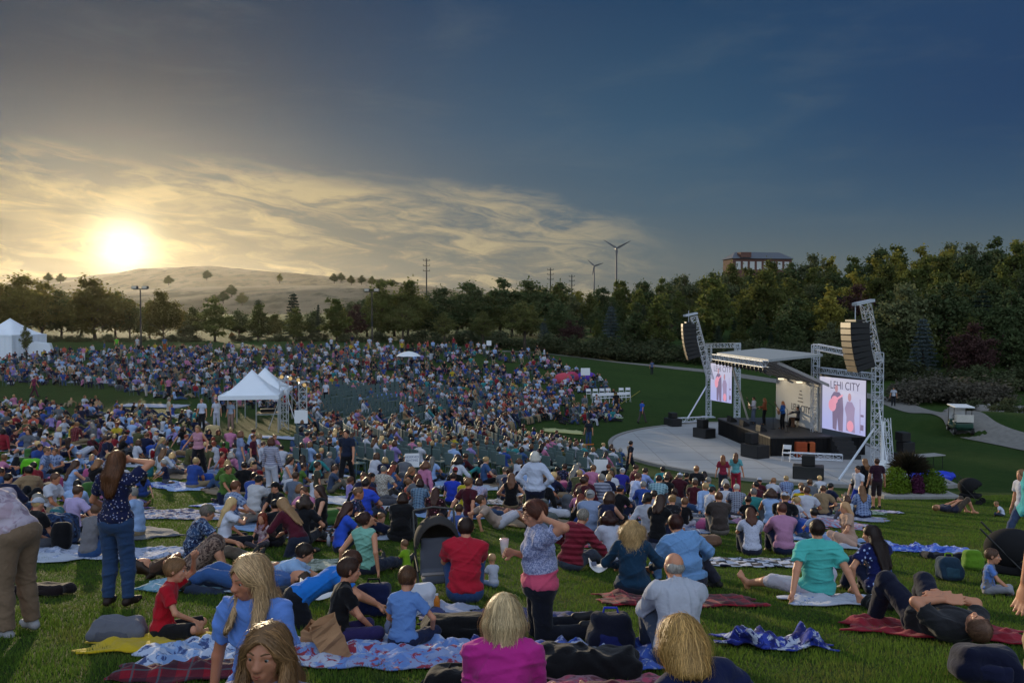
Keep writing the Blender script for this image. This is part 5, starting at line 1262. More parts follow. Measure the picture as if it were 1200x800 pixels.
# leaning delay towers
def lean_tower(bot, top, cross_a, cross_b, label, w=.40):
    e = empty('truss_tower', bot); m = MB(); m.truss(A(0, 0, 0), A(*top)-A(*bot), w, .028, .40, up=(0, 1, 0)); m.build('mast', trm, e)
    m = MB(); m.bar(A(*cross_a)-bot, A(*cross_b)-bot, .3, .14); m.build('head_bar', trm, e); tag(e, label, 'truss')
lean_tower(unproj(1028, 425, 44.2), unproj(1014, 357, 43.2), unproj(1001, 356.5, 42.6), unproj(1022, 352, 43.4), 'right silver truss mast leaning over the hanging black speakers')
line_array('line_array_speakers', unproj(1002, 377.5, 42.9), (-1, -.12, 0), 8, 'large hanging column of black speakers with tan lit side, right of the stage', 1.0, 1.05, curve=2.6)
lean_tower(unproj(833, 445, 66.0), unproj(813, 371, 66.0), unproj(802, 370, 65.5), unproj(816, 367, 66.2), 'left silver truss mast leaning over the far hanging speakers', .45)
line_array('line_array_speakers', unproj(807, 379, 65.6), (-1, .05, 0), 9, 'far hanging column of black speakers against dark trees, left of the stage', 1.0, .95, curve=2.2)
# left group
L1, L2 = unproj(831, 488, 67.0), unproj(864.5, 488, 62.8); L1[2] = gz(*L1[:2]); L2[2] = gz(*L2[:2])
def legsl(e, base):
    m = MB(); m.tube([unproj(828, 453, 66.8)-base, unproj(806, 491, 63.5)-base], .06, 6); m.build('outrigger', trm, e)
tower('truss_tower', L1, unproj(831, 404, 67.0), 'silver truss tower with slanted outrigger, left of the left screen', extra=legsl)
tower('truss_tower', L2, unproj(864.5, 403, 62.8), 'silver truss tower between the left screen and the stage')
beam('truss_beam', unproj(829, 405, 67.0), unproj(866, 404.5, 62.8), 'silver truss beam across the top of the left screen')
beam('truss_beam', A(*unproj(793, 489, 64)[:2], .25), A(*unproj(829, 489, 65)[:2], .25), 'silver truss lying flat at the foot of the left tower')
def sub(px, d, w, dep, hh, top, ang, label, n=1):
    x = (px-600)/1000*d; r = math.hypot(x-18.3, d-52); z = .10 if r < 12 else gz(x, d)
    e = empty('floor_speaker', (x, d, z), R(ang)); m = MB(); m.box((0, 0, hh/2+.01), (w, dep, hh), bev=.03); b = m.build('subwoofer', cab, e); m = MB(); m.box((0, -dep/2-.008, hh/2), (w*.92, .012, hh*.86)); m.build('grille', grille, b)
    m = MB()
    if top: m.box((top[0], 0, hh+top[2]/2+.015), (top[1], dep*.6, top[2]), bev=.03); m.build('top_cabinet', cab, e)
    tag(e, label, 'speaker')
sub(789, 62, 1.25, .8, .55, (.0, .55, .40), -70, 'low black floor speaker at the far left rim of the plaza')
sub(826, 56, 1.25, .9, .62, (-.15, .6, .55), -60, 'black floor speaker stack beside the far left corner of the stage')
sub(886, 48.2, 1.35, .95, .72, (-.25, .55, .62), -60, 'black floor speaker stack at the near front corner of the stage')
sub(949, 41.9, 1.45, .95, .62, (.0, .62, .52), -20, 'black floor speaker stack nearest the audience on the plaza')
def monitor(px, py, d, label):
    p = unproj(px, py, d); p[2] = 1.2; e = empty('stage_monitor', p, R(100)); m = MB(); m.add([(-.3, -.22, .005), (.3, -.22, .005), (.3, .22, .005), (-.3, .22, .005), (-.3, -.22, .12), (.3, -.22, .12), (.3, .18, .38), (-.3, .18, .38)], [(3, 2, 1, 0), (4, 5, 6, 7), (0, 1, 5, 4), (1, 2, 6, 5), (2, 3, 7, 6), (3, 0, 4, 7)]); m.build('cabinet', cab, e)
    m = MB(); m.add([(-.26, -.19, .15), (.26, -.19, .15), (.26, .14, .365), (-.26, .14, .365)], [(0, 1, 2, 3)]); m.build('grille', grille, e); tag(e, label, 'monitor')
for px, py, d, lb in ((858.5, 494, 55.6, 'stage monitor wedge nearest the left screen'), (873, 500, 53.4, 'stage monitor wedge in front of the two left musicians'), (893, 505, 51.0, 'stage monitor wedge in front of the blue jacketed musician')): monitor(px, py, d, lb)
def mic(px, py, d, label):
    p = unproj(px, py, d); p[2] = 1.2; e = empty('microphone_stand', p); m = MB(); m.tube([(0, 0, .02), (0, 0, 1.35), (-.25, -.1, 1.55)], .014, 5); m.build('pole', black, e); m = MB(); m.tube([(0, 0, 0), (0, 0, .03)], .15, 10); m.build('base', black, e); m = MB(); m.tube([(-.25, -.1, 1.55), (-.32, -.13, 1.58)], .03, 6); m.build('microphone', black, e); tag(e, label, 'microphone')
mic(881, 499, 54.2, 'microphone stand before the two left musicians on stage'); mic(907, 503, 52, 'microphone stand before the blue jacketed musician'); mic(924, 507, 50.4, 'microphone stand near the right end of the stage deck')
def folding_chair(loc, rz, label, mat, group=None, me=None, name='folding_chair', parts=True):
    e = empty(name, loc, rz)
    for nm, meh in me: o = bpy.data.objects.new(nm, meh); C.objects.link(o); o.parent = e
    tag(e, label, 'chair', group); return e
def fchair_parts(mat, fmat=None):
    out = []; fmat = fmat or mat
    m = MB(); m.box((0, 0, .45), (.40, .40, .03), bev=.01); out.append(('seat', m))
    m = MB(); m.box((0, -.24, .74), (.40, .025, .24), bev=.01); out.append(('backrest', m))
    res = [(nm, m.build(nm, mat).data) for nm, m in out]
    for s in (-1, 1):
        for k in (0, 1):
            m = MB(); m.tube([(s*.21, -.25, .86), (s*.21, .20, 0)] if k == 0 else [(s*.19, .05, .45), (s*.19, -.22, 0)], .013, 5); res.append(('leg', m.build('leg', fmat).data))
    for o in [o for o in bpy.data.objects if o.parent is None and o.type == 'MESH' and o.name.split('.')[0] in ('seat', 'backrest', 'leg') and 'category' not in o]: bpy.data.objects.remove(o)
    return res
white_chair = fchair_parts(plain('white_plastic', (.70, .71, .74), .45, .4, var=.03))
folding_chair((*unproj(923, 541, 46.9)[:2], .10), R(150), 'single white folding chair alone on the plaza before the stage', None, None, white_chair)
# row of white chairs on the lawn
k = 0
for row, (x0, y0, x1, y1, n, dd) in enumerate(((697, 473, 736, 471, 9, 0), (690, 467, 736, 465, 7, 0))):
    for i in range(n):
        if (row, i) in ((0, 5), (1, 4)): continue
        p = G(x0+(x1-x0)*i/(n-1), y0+(y1-y0)*i/(n-1)); k += 1
        folding_chair(p, R(180+rs.uniform(-8, 8)), 'empty white folding chair in the short double row on the far lawn', None, 'white folding chairs on the far lawn', white_chair)
def orange_case():
    for px, w, c, lb in ((941, .8, (.30, .05, .012), 'orange red cover hanging at the side of the stage under the deck'), (950, .5, (.36, .08, .02), 'smaller orange crate next to the orange red cover under the deck')):
        p = unproj(px, 525, 48.15); m = MB(); m.box((0, 0, .45), (w, .35, .86), bev=.04)
        for s in (-1, 1): m.box((0, -.18, .45+s*.2), (w*.9, .03, .05))
        o = m.build('equipment_case', plain('case_%d' % px, c, .6)); o.location = (p[0], p[1]-.1, .102); tag(o, lb, 'case')
orange_case()
# musicians
for px, py, d, yaw, sh, lg, hr, st, lb, ov in (
    (884.5, 498, 54.6, 95, '#c8c4cc', '#5a6478', '#2a1a12', 'short', 'musician in white shirt playing a guitar, leftmost on stage', None),
    (897, 499, 53.8, 80, '#8a4a2c', '#0c0c10', '#7a4a28', 'long', 'musician in rust brown top beside the white shirted one on stage', None),
    (918.5, 503, 51.8, 100, '#1f5aa0', '#0c0c10', '#8a5028', 'long', 'musician in blue jacket with brown hair at mid stage', None)):
    x = (px-600)/1000*d
    person((x, d, 1.2), yaw, 'stand', 1.72, sh, lg, hr, st, lod=1, label=lb, tilt=False, seed=int(px), sleeve=1, ov=dict(hl=(-.22, .34, 1.18), hr=(.12, .26, 1.05)), female=st == 'long')
def guitar(px, d, z, label, c):
    x = (px-600)/1000*d; e = empty('guitar', (x-.28, d-.05, z)); s = Shape(.05); s.ell((0, 0, 0), (.06, .19, .21)); s.ell((0, .02, .25), (.055, .14, .15)); V, F = s.mesh(.02); M = Matrix.Rotation(R(-55), 3, 'X')
    o = mesh_obj('body', np.array([M @ Vector(v) for v in V]), F, plain('guitar_'+label[:5], c, .3, .5), e); m = MB(); a = M @ Vector((0, 0, .35)); b = M @ Vector((0, 0, .95)); m.bar(a, b, .05, .03); m.build('neck', plain('guitar_neck', (.12, .07, .04), .4), e); tag(e, label, 'guitar')
guitar(884.5, 54.6, 2.28, 'pale guitar held by the leftmost musician on stage', (.35, .2, .08)); guitar(918.5, 51.8, 2.28, 'brown guitar held by the blue jacketed musician', (.25, .10, .04))
def drummer():
    d = 53.0; x = (936-600)/1000*d; person((x, d, 1.2), 85, 'chair', 1.75, '#4a4a52', '#101014', '#1c120c', 'short', lod=1, label='seated percussionist in grey shirt against the white backdrop', tilt=False, sleeve=1, ov=dict(hl=(-.28, .45, .95), hr=(.25, .5, .75)))
    e = empty('hand_drum', (x-.35, d-.1, 1.2)); m = MB(); m.tube([(0, 0, .01), (0, 0, .30), (0, 0, .62)], [.15, .12, .17], 14); m.build('shell', plain('drum_wood', (.13, .06, .03), .4), e); m = MB(); m.tube([(0, 0, .625), (0, 0, .64)], [.168, .165], 14); m.build('skin', whitem, e); tag(e, 'dark wooden hand drum before the seated percussionist', 'drum')
    e = empty('drum_stool', (x, d, 1.2)); m = MB(); m.tube([(0, 0, .38), (0, 0, .42)], .17, 12); m.build('seat', cab, e); 
    for k in range(3): m = MB(); m.tube([(0, 0, .38), (.2*math.cos(k*2.1), .2*math.sin(k*2.1), .01)], .014, 5); m.build('leg', black, e)
    tag(e, 'round black stool under the seated percussionist', 'stool')
drummer()

# ---- golf cart
def golf_cart():
    p = G(1125, 507); e = empty('golf_cart', p, R(-14)); gm = plain('cart_green', (.015, .06, .04), .35, .5); cm = plain('cart_cream', (.55, .53, .48), .6)
    s = Shape(.06); s.box((0, .1, .42), (.55, 1.0, .14), None, .06); s.box((0, .95, .62), (.50, .22, .22), None, .08); s.box((0, -.75, .62), (.55, .38, .18), None, .06); V, F = s.mesh(.05); mesh_obj('body', V, F, gm, e)
    m = MB(); m.box((0, -.25, .80), (1.0, .5, .14), bev=.05); m.box((0, -.50, 1.05), (1.0, .10, .42), bev=.04); m.build('seat', cm, e)
    m = MB(); m.box((0, -.95, .90), (1.0, .5, .10), bev=.03); m.box((0, -1.2, 1.1), (1.05, .04, .5), bev=.01); m.build('rear_seat', cm, e)
    s = Shape(.05); s.box((0, -.1, 1.83), (.62, 1.05, .045), None, .04); V, F = s.mesh(.035); mesh_obj('roof', V, F, whitem, e)
    for sx in (-.54, .54):
        for y0, y1, z0 in ((.85, .70, .7), (-.55, -.70, .9)): m = MB(); m.tube([(sx, y0, z0), (sx, y1, 1.80)], .022, 6); m.build('roof_post', black, e)
        for yy in (.85, -.85):
            m = MB(); m.tube([(sx-.08, yy, .23), (sx+.08, yy, .23)], .23, 18); w = m.build('wheel', plain('tyre', (.012, .012, .012), .8), e); m = MB(); m.tube([(sx-.09, yy, .23), (sx+.09, yy, .23)], .11, 12); m.build('rim', plain('rim', (.4, .4, .4), .4), w)
    m = MB(); m.tube([(-.25, .55, .75), (-.25, .38, 1.05)], .02, 6); 
    for k in range(12): a, b = k/12*6.283, (k+1)/12*6.283; m.tube([(-.25+.17*math.cos(a), .37+.06*math.sin(a), 1.05+.16*math.sin(a)), (-.25+.17*math.cos(b), .37+.06*math.sin(b), 1.05+.16*math.sin(b))], .014, 5)
    m.build('steering_wheel', black, e)
    mt, t, b = bsdf('clear_screen', .1, .5); b.inputs['Base Color'].default_value = (.7, .75, .8, 1); b.inputs['Alpha'].default_value = .35; m = MB(); m.box((0, .80, 1.25), (1.0, .01, .75)); m.build('windscreen', mt, e)
    tag(e, 'dark green golf cart with flat white roof parked on the path', 'golf cart')
golf_cart()

# ---- tents
tentm = plain('tent_canvas', (.72, .77, .84), .75, .2, var=.04, nsc=1.5)
def tent(loc, rz, w, l, eave, peak, label, walls=False, name='canopy_tent'):
    e = empty(name, loc, rz); n = 16; V = []; 
    for i in range(n+1):
        for j in range(n+1):
            u, v = i/n*2-1, j/n*2-1; r = max(abs(u), abs(v)); z = eave+(peak-eave)*(1-r)**1.45*1.0+.05*math.cos(r*3); z -= (0.07*(1-min(abs(u), abs(v))**2)*(r > .95)); V.append((u*w/2, v*l/2, z))
    F = [(i*(n+1)+j, (i+1)*(n+1)+j, (i+1)*(n+1)+j+1, i*(n+1)+j+1) for i in range(n) for j in range(n)]; mesh_obj('roof', V, F, tentm, e)
    m = MB()
    for a, b in (((-1, -1), (1, -1)), ((1, -1), (1, 1)), ((1, 1), (-1, 1)), ((-1, 1), (-1, -1))):
        a, b = A(*a)*A(w/2, l/2)*1.004, A(*b)*A(w/2, l/2)*1.004; m.add([(*a, eave-.02), (*b, eave-.02), (*b, eave-.26), (*a, eave-.26)], [(0, 1, 2, 3)])
    m.build('valance', tentm, e)
    for sx in (-1, 1):
        for sy in (-1, 1): m = MB(); m.tube([(sx*w*.485, sy*l*.485, -.1), (sx*w*.485, sy*l*.485, eave)], .03, 6); m.build('leg', trm, e)
    if walls:
        for k, (a, b) in enumerate((((-1, -1), (1, -1)), ((1, -1), (1, 1)), ((-1, 1), (1, 1)))):
            a, b = A(*a)*A(w/2, l/2)*.99, A(*b)*A(w/2, l/2)*.99; m = MB(); q = 24; V = []
            for i in range(q+1): o = a+(b-a)*i/q; nn = unit(A(b[1]-a[1], a[0]-b[0])); o = o+nn*.04*math.sin(i*1.9); V += [(o[0], o[1], eave-.05), (o[0], o[1], .05)]
            m.add(V, [(2*i, 2*i+1, 2*i+3, 2*i+2) for i in range(q) if not (k == 0 and 3 < i < 11)]); m.build('side_wall', tentm, e)
    tag(e, label, 'tent'); return e
tent(G(296, 503)[:]+A(0, 0, 0), R(10), 3.3, 3.3, 2.15, 3.45, 'nearer white pop-up canopy tent beside the sound tower')
p_ = G(311, 493); tent(p_, R(8), 3.1, 3.1, 2.15, 3.4, 'farther white pop-up canopy tent partly behind the nearer one')
p_ = GD(12, 98); tent(p_, R(-12), 5.2, 5.2, 2.7, 4.5, 'large white marquee with side walls at the far left edge', True, 'marquee')
p_ = GD(50, 97); e = empty('small_tent', p_, R(20)); m = MB(); m.add([(-1.4, -1, 0), (1.2, -1, 0), (1.2, 1, 0), (-1.4, 1, 0), (-1.2, -.9, 1.9), (.75, -.9, 1.7), (.75, .9, 1.7), (-1.2, .9, 1.9)], [(0, 1, 5, 4), (1, 2, 6, 5), (2, 3, 7, 6), (3, 0, 4, 7), (4, 5, 6, 7)]); m.build('canvas', tentm, e); m = MB(); m.tube([(1.2, -1, 0), (.75, -.9, 1.72)], .05, 5); m.build('pole', whitem, e); tag(e, 'small grey white side tent right of the large marquee', 'tent')
p_ = GD(30, 94); plant_tree('sapling', p_[0], p_[1], 4.3, .6, 'thin young tree in front of the large white marquee')
def umbrella(px, py, w, label, col=None):
    p = G(px, py); e = empty('parasol', p); m = MB(); m.tube([(0, 0, 0), (0, 0, 1.9)], .02, 6); m.build('pole', trm, e); n = 8; V = [(0, 0, 2.0)]
    for r_, z in ((.35, 1.93), (.7, 1.78), (1.0, 1.52)):
        for k in range(24): a = k/24*6.283; V.append((w*r_*math.cos(a), w*r_*math.sin(a), z-.04*abs(math.sin(a*4))*r_))
    F = [(0, 1+k, 1+(k+1) % 24) for k in range(24)]+[(1+r_*24+k, 1+(r_+1)*24+k, 1+(r_+1)*24+(k+1) % 24, 1+r_*24+(k+1) % 24) for r_ in range(2) for k in range(24)]; mesh_obj('canopy', V, F, col or whitem, e); tag(e, label, 'umbrella')
umbrella(479, 434, 1.25, 'white parasol open above the middle of the far crowd')
# ---- sound tower
def sound_tower():
    p = G(333, 503); e = empty('sound_tower', p, R(15)); m = MB(); m.truss((0, 0, 0), (0, 0, 3.1), .5, .03, .5, up=(0, 1, 0)); m.build('front_mast', trm, e); m = MB(); m.truss((1.1, .6, 0), (1.1, .6, 2.7), .45, .028, .5, up=(0, 1, 0)); m.build('rear_mast', trm, e)
    m = MB(); m.bar((-.4, 0, 2.95), (1.5, .6, 2.75), .1); m.build('crossbar', trm, e)
    for k, (x, z) in enumerate(((0, 3.2), (.5, 3.1), (.95, 3.0), (1.3, 2.7))): m = MB(); m.tube([(x, 0.2, z), (x-.1, -.2, z-.05), (x-.12, -.32, z-.06)], [.10, .13, .15], 8); sp = m.build('spotlight', cab, e); m = MB(); m.tube([(x-.121, -.33, z-.06), (x-.122, -.335, z-.06)], .12, 8); m.build('lens', emis('warm_lens', (.9, .6, .25), .5), sp)
    for s in ((-.9, -.3), (.8, -.8), (1.8, 1.2)): m = MB(); m.tube([(s[0]*.1, s[1]*.1, 2.3), (s[0], s[1], .02)], .025, 5); m.build('stay', trm, e)
    m = MB()
    for z in (.9, 1.9): m.bar((-1.6, .2, z), (-.2, .2, z), .05); m.bar((-1.6, 1.5, z), (-.2, 1.5, z), .05); 
    for x in (-1.6, -.2):
        for y in (.2, 1.5): m.tube([(x, y, 0), (x, y, 2.0)], .025, 5)
    m.build('scaffold', trm, e); m = MB(); m.box((-.9, .85, .92), (1.35, 1.2, .05)); m.build('platform', plain('ply', (.12, .09, .06), .8), e); m = MB(); m.box((-.9, .7, 1.08), (.9, .5, .2), bev=.03); m.build('mixing_desk', cab, e)
    tag(e, 'silver scaffold sound tower with black spotlights beside the canopy tents', 'tower')
sound_tower()
# ---- signs
def sign(px, py, hz, w, h, rz, txt, label, pole=True, d=None):
    p = G(px, py); e = empty('sign', p, R(rz)); m = MB(); m.box((0, 0, hz), (w, .02, h)); b = m.build('board', whitem, e)
    if pole: m = MB(); m.tube([(0, .02, -.1), (0, .02, hz)], .012, 5); m.build('stake', trm, e)
    for i, tx in enumerate(txt): text('lettering', tx, h*.22, frame(A(0, -.013, hz+h*(.24-.24*i)), A(1, 0, 0)), plain('ink_blue', (.05, .10, .22), .7), b, .001)
    tag(e, label, 'sign'); return e
sign(483, 566, .74, .46, .44, 8, ['RESERVED', 'SEATING'], 'white sign board with two lines of dark lettering left of centre')
sign(704, 572, .80, .50, .45, -5, [], 'small white sign board beside the dark chairs near the plaza')
sign(686, 450, 1.3, .95, .75, 0, [], 'small white sign on a stake alone on the far lawn')
sign(353, 512, 1.1, .75, .70, -10, [], 'white poster board standing right of the sound tower')
sign(573, 415, 1.4, .6, .6, 0, [], 'tiny white sign at the back edge of the far crowd')
# ---- planter right of the stage
def planter():
    p = GD(1070, 33.5); p[2] = gz(p[0], p[1]); e = empty('planter_bed', p); m = MB(); m.box((0, 0, .12), (2.9, 1.9, .36), bev=.04); m.build('kerb', plain('planter_stone', (.26, .255, .25), .9), e)
    def leaves(n, c, r, s, seed, nm, mat, spike=False):
        q = np.random.default_rng(seed); d = q.normal(size=(n, 3)); d /= np.linalg.norm(d, axis=1, keepdims=True); d[:, 2] = np.abs(d[:, 2])*(1 if spike else 1)
        P = A(*c)+d*A(*r)*q.uniform(.6, 1.05, (n, 1)); 
        if spike: u = d*s*3+A(0, 0, -.25)*s*q.uniform(0, 4, (n, 1)); P = A(*c)+d*A(*r)*q.uniform(.1, .8, (n, 1)); v = np.cross(u, q.normal(size=(n, 3))); v = v/np.linalg.norm(v, axis=1, keepdims=True)*s*.12
        else: u = q.normal(size=(n, 3)); u = u/np.linalg.norm(u, axis=1, keepdims=True)*s; v = np.cross(u, d); v = v/(np.linalg.norm(v, axis=1, keepdims=True)+1e-6)*s*.6
        V = np.stack([P-u, P-v, P+u, P+v], 1).reshape(-1, 3); return mesh_obj(nm, V, np.arange(n*4).reshape(-1, 4), mat, e, False)
    leaves(2600, (-.72, -.3, .32), (.55, .55, .95), .05, 1, 'lime_foliage', leafmat('lime', (.10, .17, .012), (.17, .26, .02), .3)); leaves(2600, (.72, -.2, .32), (.55, .55, .85), .05, 2, 'lime_foliage', leafmat('lime2', (.07, .13, .012), (.12, .20, .02), .3))
    leaves(1500, (.05, -.45, .3), (.26, .3, .75), .045, 3, 'purple_foliage', leafmat('purple', (.06, .015, .045), (.10, .02, .06), .3)); leaves(3200, (0, .2, 1.05), (.85, .7, .75), .12, 4, 'dark_fronds', leafmat('fronds', (.018, .020, .012), (.05, .035, .02), .2), True)
    leaves(700, (0, .2, .3), (.5, .5, .9), .08, 5, 'stems', leafmat('fronds', (.018, .020, .012), (.05, .035, .02), .2), True)
    tag(e, 'stone edged planter of lime green shrubs round a dark grassy plant', 'planter')
planter()
def gear_pile():
    p = GD(1062, 46); m = MB(); r = random.Random(5); e = empty('road_case_stack', p)
    for i, (x, y, z, w, h) in enumerate(((0, 0, 0, .9, .7), (.05, 0, .72, .7, .6), (-.1, 0, 1.34, .5, .5), (.7, .2, 0, .8, .5))): m = MB(); m.box((x, y, z+h/2), (w, .7, h-.02), rz=r.uniform(-.3, .3), bev=.03); m.build('case', cab, e)
    tag(e, 'stack of black equipment cases behind the planter', 'case')
    p = GD(1090, 42.5); s = Shape(.1); q = np.random.default_rng(4)
    for i in range(14): s.ell(A(q.uniform(-1.0, 1.0), q.uniform(-.5, .5), .08), A(q.uniform(.25, .5), q.uniform(.2, .4), q.uniform(.10, .28)))
    s.disp = lambda P: wrinkle(P, .035, 3, 14); V, F = s.mesh(.05); o = mesh_obj('tarpaulin', V, F, plain('blue_tarp', (.02, .045, .55), .4, .5, var=.15)); o.location = p; tag(o, 'crumpled bright blue tarpaulin on the grass behind the planter', 'tarpaulin')
    p = GD(1086, 45); e = empty('folding_table', p, R(20)); m = MB(); m.box((0, 0, .72), (2.1, .75, .05), bev=.01); m.build('tabletop', greym, e)
    for x in (-.9, .9):
        for y in (-.3, .3): m = MB(); m.tube([(x, y, 0), (x, y, .70)], .018, 5); m.build('leg', black, e)
    tag(e, 'grey folding table behind the blue tarpaulin', 'table')
    p = GD(1052, 43); s = Shape(.1); 
    for i in range(9): s.ell(A(q.uniform(-.6, .6), q.uniform(-.4, .4), .3), A(.4, .35, .45))
    s.disp = lambda P: wrinkle(P, .04, 5, 12); V, F = s.mesh(.05); o = mesh_obj('sheet_pile', V, F, whitem); o.location = p; tag(o, 'pale crumpled sheet heaped beside the right truss tower', 'sheet')
gear_pile()
# ================================================================ PEOPLE AND BELONGINGS
def terrain_sheet(name, px, py, w, l, rz, spec, label, d=None, fold=.035, seed=0, res=.05, th=.012, cat='blanket', group=None, ragged=.06, lift=.032, pos=None):
    p = (GD(px, d) if d else G(px, py)) if pos is None else A(*pos)
    nx, ny = max(8, int(w/res)), max(8, int(l/res)); r = np.random.default_rng(seed+int(abs(px)*7+py)); u, v = np.meshgrid(np.linspace(-.5, .5, nx), np.linspace(-.5, .5, ny), indexing='ij')
    ph = r.uniform(0, 6.28, 6); e1 = ragged*(np.sin(v*9+ph[0])+.5*np.sin(v*23+ph[1])); e2 = ragged*(np.sin(u*8+ph[2])+.5*np.sin(u*21+ph[3]))
    X = u*w+e1*np.abs(u)*2; Y = v*l+e2*np.abs(v)*2; c, s = math.cos(R(rz)), math.sin(R(rz)); WX, WY = p[0]+X*c-Y*s, p[1]+X*s+Y*c
    Q = np.stack([X, Y, np.zeros_like(X)+seed], -1); wz = 0
    for k in range(5):
        dd = r.normal(size=2); dd /= np.linalg.norm(dd); f = r.uniform(5, 16); g = r.normal(size=2)*3; wz = wz+np.maximum(0, np.sin((X*dd[0]+Y*dd[1])*f+1.6*np.sin(X*g[0]+Y*g[1])+ph[k]))**3
    wz = wz*fold*.6+.3*fold*np.sin(X*31+ph[4])*np.sin(Y*27+ph[5]); edge = np.minimum(np.minimum(u+.5, .5-u)*w, np.minimum(v+.5, .5-v)*l); wz = wz*np.clip(edge/.10, .15, 1)
    Z = gz(WX, WY)-p[2]+lift+np.maximum(wz, -.006); n = nx*ny; top = np.stack([X, Y, Z], -1).reshape(-1, 3); bot = top-A(0, 0, th)
    i, j = np.meshgrid(np.arange(nx-1), np.arange(ny-1), indexing='ij'); a = (i*ny+j).ravel(); F = np.stack([a, a+ny, a+ny+1, a+1], 1); Fb = F[:, ::-1]+n
    rim = [k*ny for k in range(nx)]+[(nx-1)*ny+k for k in range(1, ny)]+[k*ny+ny-1 for k in range(nx-2, -1, -1)]+[k for k in range(ny-2, 0, -1)]; rim = np.array(rim); q = np.roll(rim, -1); Fr = np.stack([rim, rim+n, q+n, q], 1)
    o = mesh_obj(name, np.r_[top, bot], np.r_[F, Fb, Fr], fabric(spec)); o.location = p; o.rotation_euler.z = R(rz); return tag(o, label, cat, group)
def soft(name, px, py, dims, spec, label, rz=0, d=None, seed=0, straps=0, tiltx=0, cat=None, handle=False, pocket=True, strapcol='#15151a', vox=.014, crease=.012, trim=None, dz=0.0):
    """a soft bag: body, pocket, straps"""
    p = GD(px, d) if d else G(px, py); w, l, h = dims; e = empty(name, p+A(0, 0, .0+dz), R(rz)); n = normal(p[0], p[1]); e.rotation_mode = 'QUATERNION'; e.rotation_quaternion = Vector((0, 0, 1)).rotation_difference(n) @ Matrix.Rotation(R(rz), 3, 'Z').to_quaternion() @ Matrix.Rotation(R(tiltx), 3, 'X').to_quaternion()
    s = Shape(.05); s.box((0, 0, h*.48+.02), (w/2, l/2, h*.46), None, min(w, l, h)*.32); s.box((0, 0, h*.3+.02), (w*.54, l*.54, h*.25), None, min(l, h)*.2); s.disp = lambda P: wrinkle(P, crease, seed, 30); V, F = s.mesh(vox); mesh_obj('body', V, F, fabric(spec), e)
    if pocket: s = Shape(.03); s.box((0, -l*.46, h*.30+.02), (w*.34, l*.14, h*.22), None, .03); s.disp = lambda P: wrinkle(P, crease*.6, seed+2, 30); V, F = s.mesh(vox); mesh_obj('pocket', V, F, fabric(trim or spec), e)
    for k in range(straps):
        m = MB(); x = w*(.22 if k else -.22); m.tube([(x, l*.3, h*.92), (x*1.2, l*.55, h*.85), (x*1.3, l*.78, h*.45), (x*1.1, l*.55, .06)], [.014, .02, .02, .012], 6); m.build('strap', fabric(strapcol), e, True)
    if handle: m = MB(); m.tube([(-w*.2, 0, h*.9), (-w*.15, 0, h*1.12), (w*.15, 0, h*1.12), (w*.2, 0, h*.9)], .011, 6); m.build('handle', fabric(strapcol), e, True)
    return tag(e, label, cat or name.replace('_', ' '))

# ------------------------------------------------ the people nearest the camera, one by one
PLACED = []
def near(px, py, yaw, pose, h, shirt, legs, hair, style, label, d=None, lod=None, **k):
    p = GD(px, d) if d else G(px, py)
    if lod is None: lod = 0 if p[1] < 12.5 else 1 if p[1] < 30 else 2
    k.setdefault('seed', int(px*3+py)); PLACED.append((p[0], p[1], label))
    return person(p, yaw, pose, h, shirt, legs, hair, style, lod=lod, label=label, tilt=pose not in ('stand', 'walk', 'hips', 'armup', 'bend', 'tall', 'chair') and k.pop('tilt', True), **k)
FG = 'people on the nearest slope'
near(24, 742, 70, 'bend', 1.74, 'tie:#a08c98,#aca0ac,#8c7a88:1', '#76624f', '#3a281c', 'short', 'person in beige trousers bending forward at the left edge', fat=1.15, shoes='#9a9a9e', sleeve=.6, ov=dict(hr=(.24, .30, .52), hl=(-.12, .6, .62)), loose=1.2)
near(137, 712, -8, 'armup', 1.68, 'floral:#161c40,#8a92b8,#c8b8b0:1.6', '#2c4468', '#5a3820', 'long', 'person standing in dark floral top and jeans, hand raised to long brown hair', female=True, hairlen=.33, shoes='#2a1c18', shl=.02, fat=1.04)
near(86, 626, -25, 'low', 1.72, '#a89cc4', '#20242c', '#4a3424', 'short', 'person in plain lavender shirt seated left of the standing floral top', lod=1)
near(104, 655, -20, 'hug', 1.62, '#6c6a70', '#2c4a78', '#5a4030', 'short', 'person in grey hooded top with pink collar behind the standing one', female=True, sleeve=1, lod=1)
near(190, 751, -82, 'cross', 1.30, '#a01020', '#101014', '#7a5838', 'short', 'child in red T-shirt on a yellow blanket, hand at mouth', sleeve=.6, trouser=.55, shoes='bare', ov=dict(hl=(-.04, .30, .92), el=(-1, .2, -.4), hr=(.10, .36, .24)), nstr=1800)
near(297, 0, 168, 'tall', 1.50, '#5f84cc', '#2c3e60', '#b09068', 'long', 'young person in light blue T-shirt with blond half-up hair looking down', d=4.2, female=True, front=1, hairlen=.34, fat=.92, vox=.0065, nstr=4200, ov=dict(hl=(-.24, .06, .42), hr=(.26, .04, .42), look=(-28, -10, 3)), tone='#b87c60')
near(309, 0, 176, 'cross', 1.66, 'stripes:#b8b4c4,#8a88a0:2.2', '#22283a', '#7a5a38', 'long', 'person at the bottom edge facing the camera with long light brown hair', d=3.25, female=True, front=1, hairlen=.40, vox=.0060, nstr=5200, ov=dict(look=(-4, -2, 2)), tone='#a87458', dz=.075)
near(228, 664, -55, 'low', 1.76, 'tie:#141c3c,#2c4468,#8896b0:3.5', '#6a6258', '#6a6058', 'short', 'person in dark blue leaf print shirt and grey green cap', cap='front', capc='#5c6250', ov=dict(s2=(0, .5, 1), hr=(.3, .45, .35)), fat=1.12)
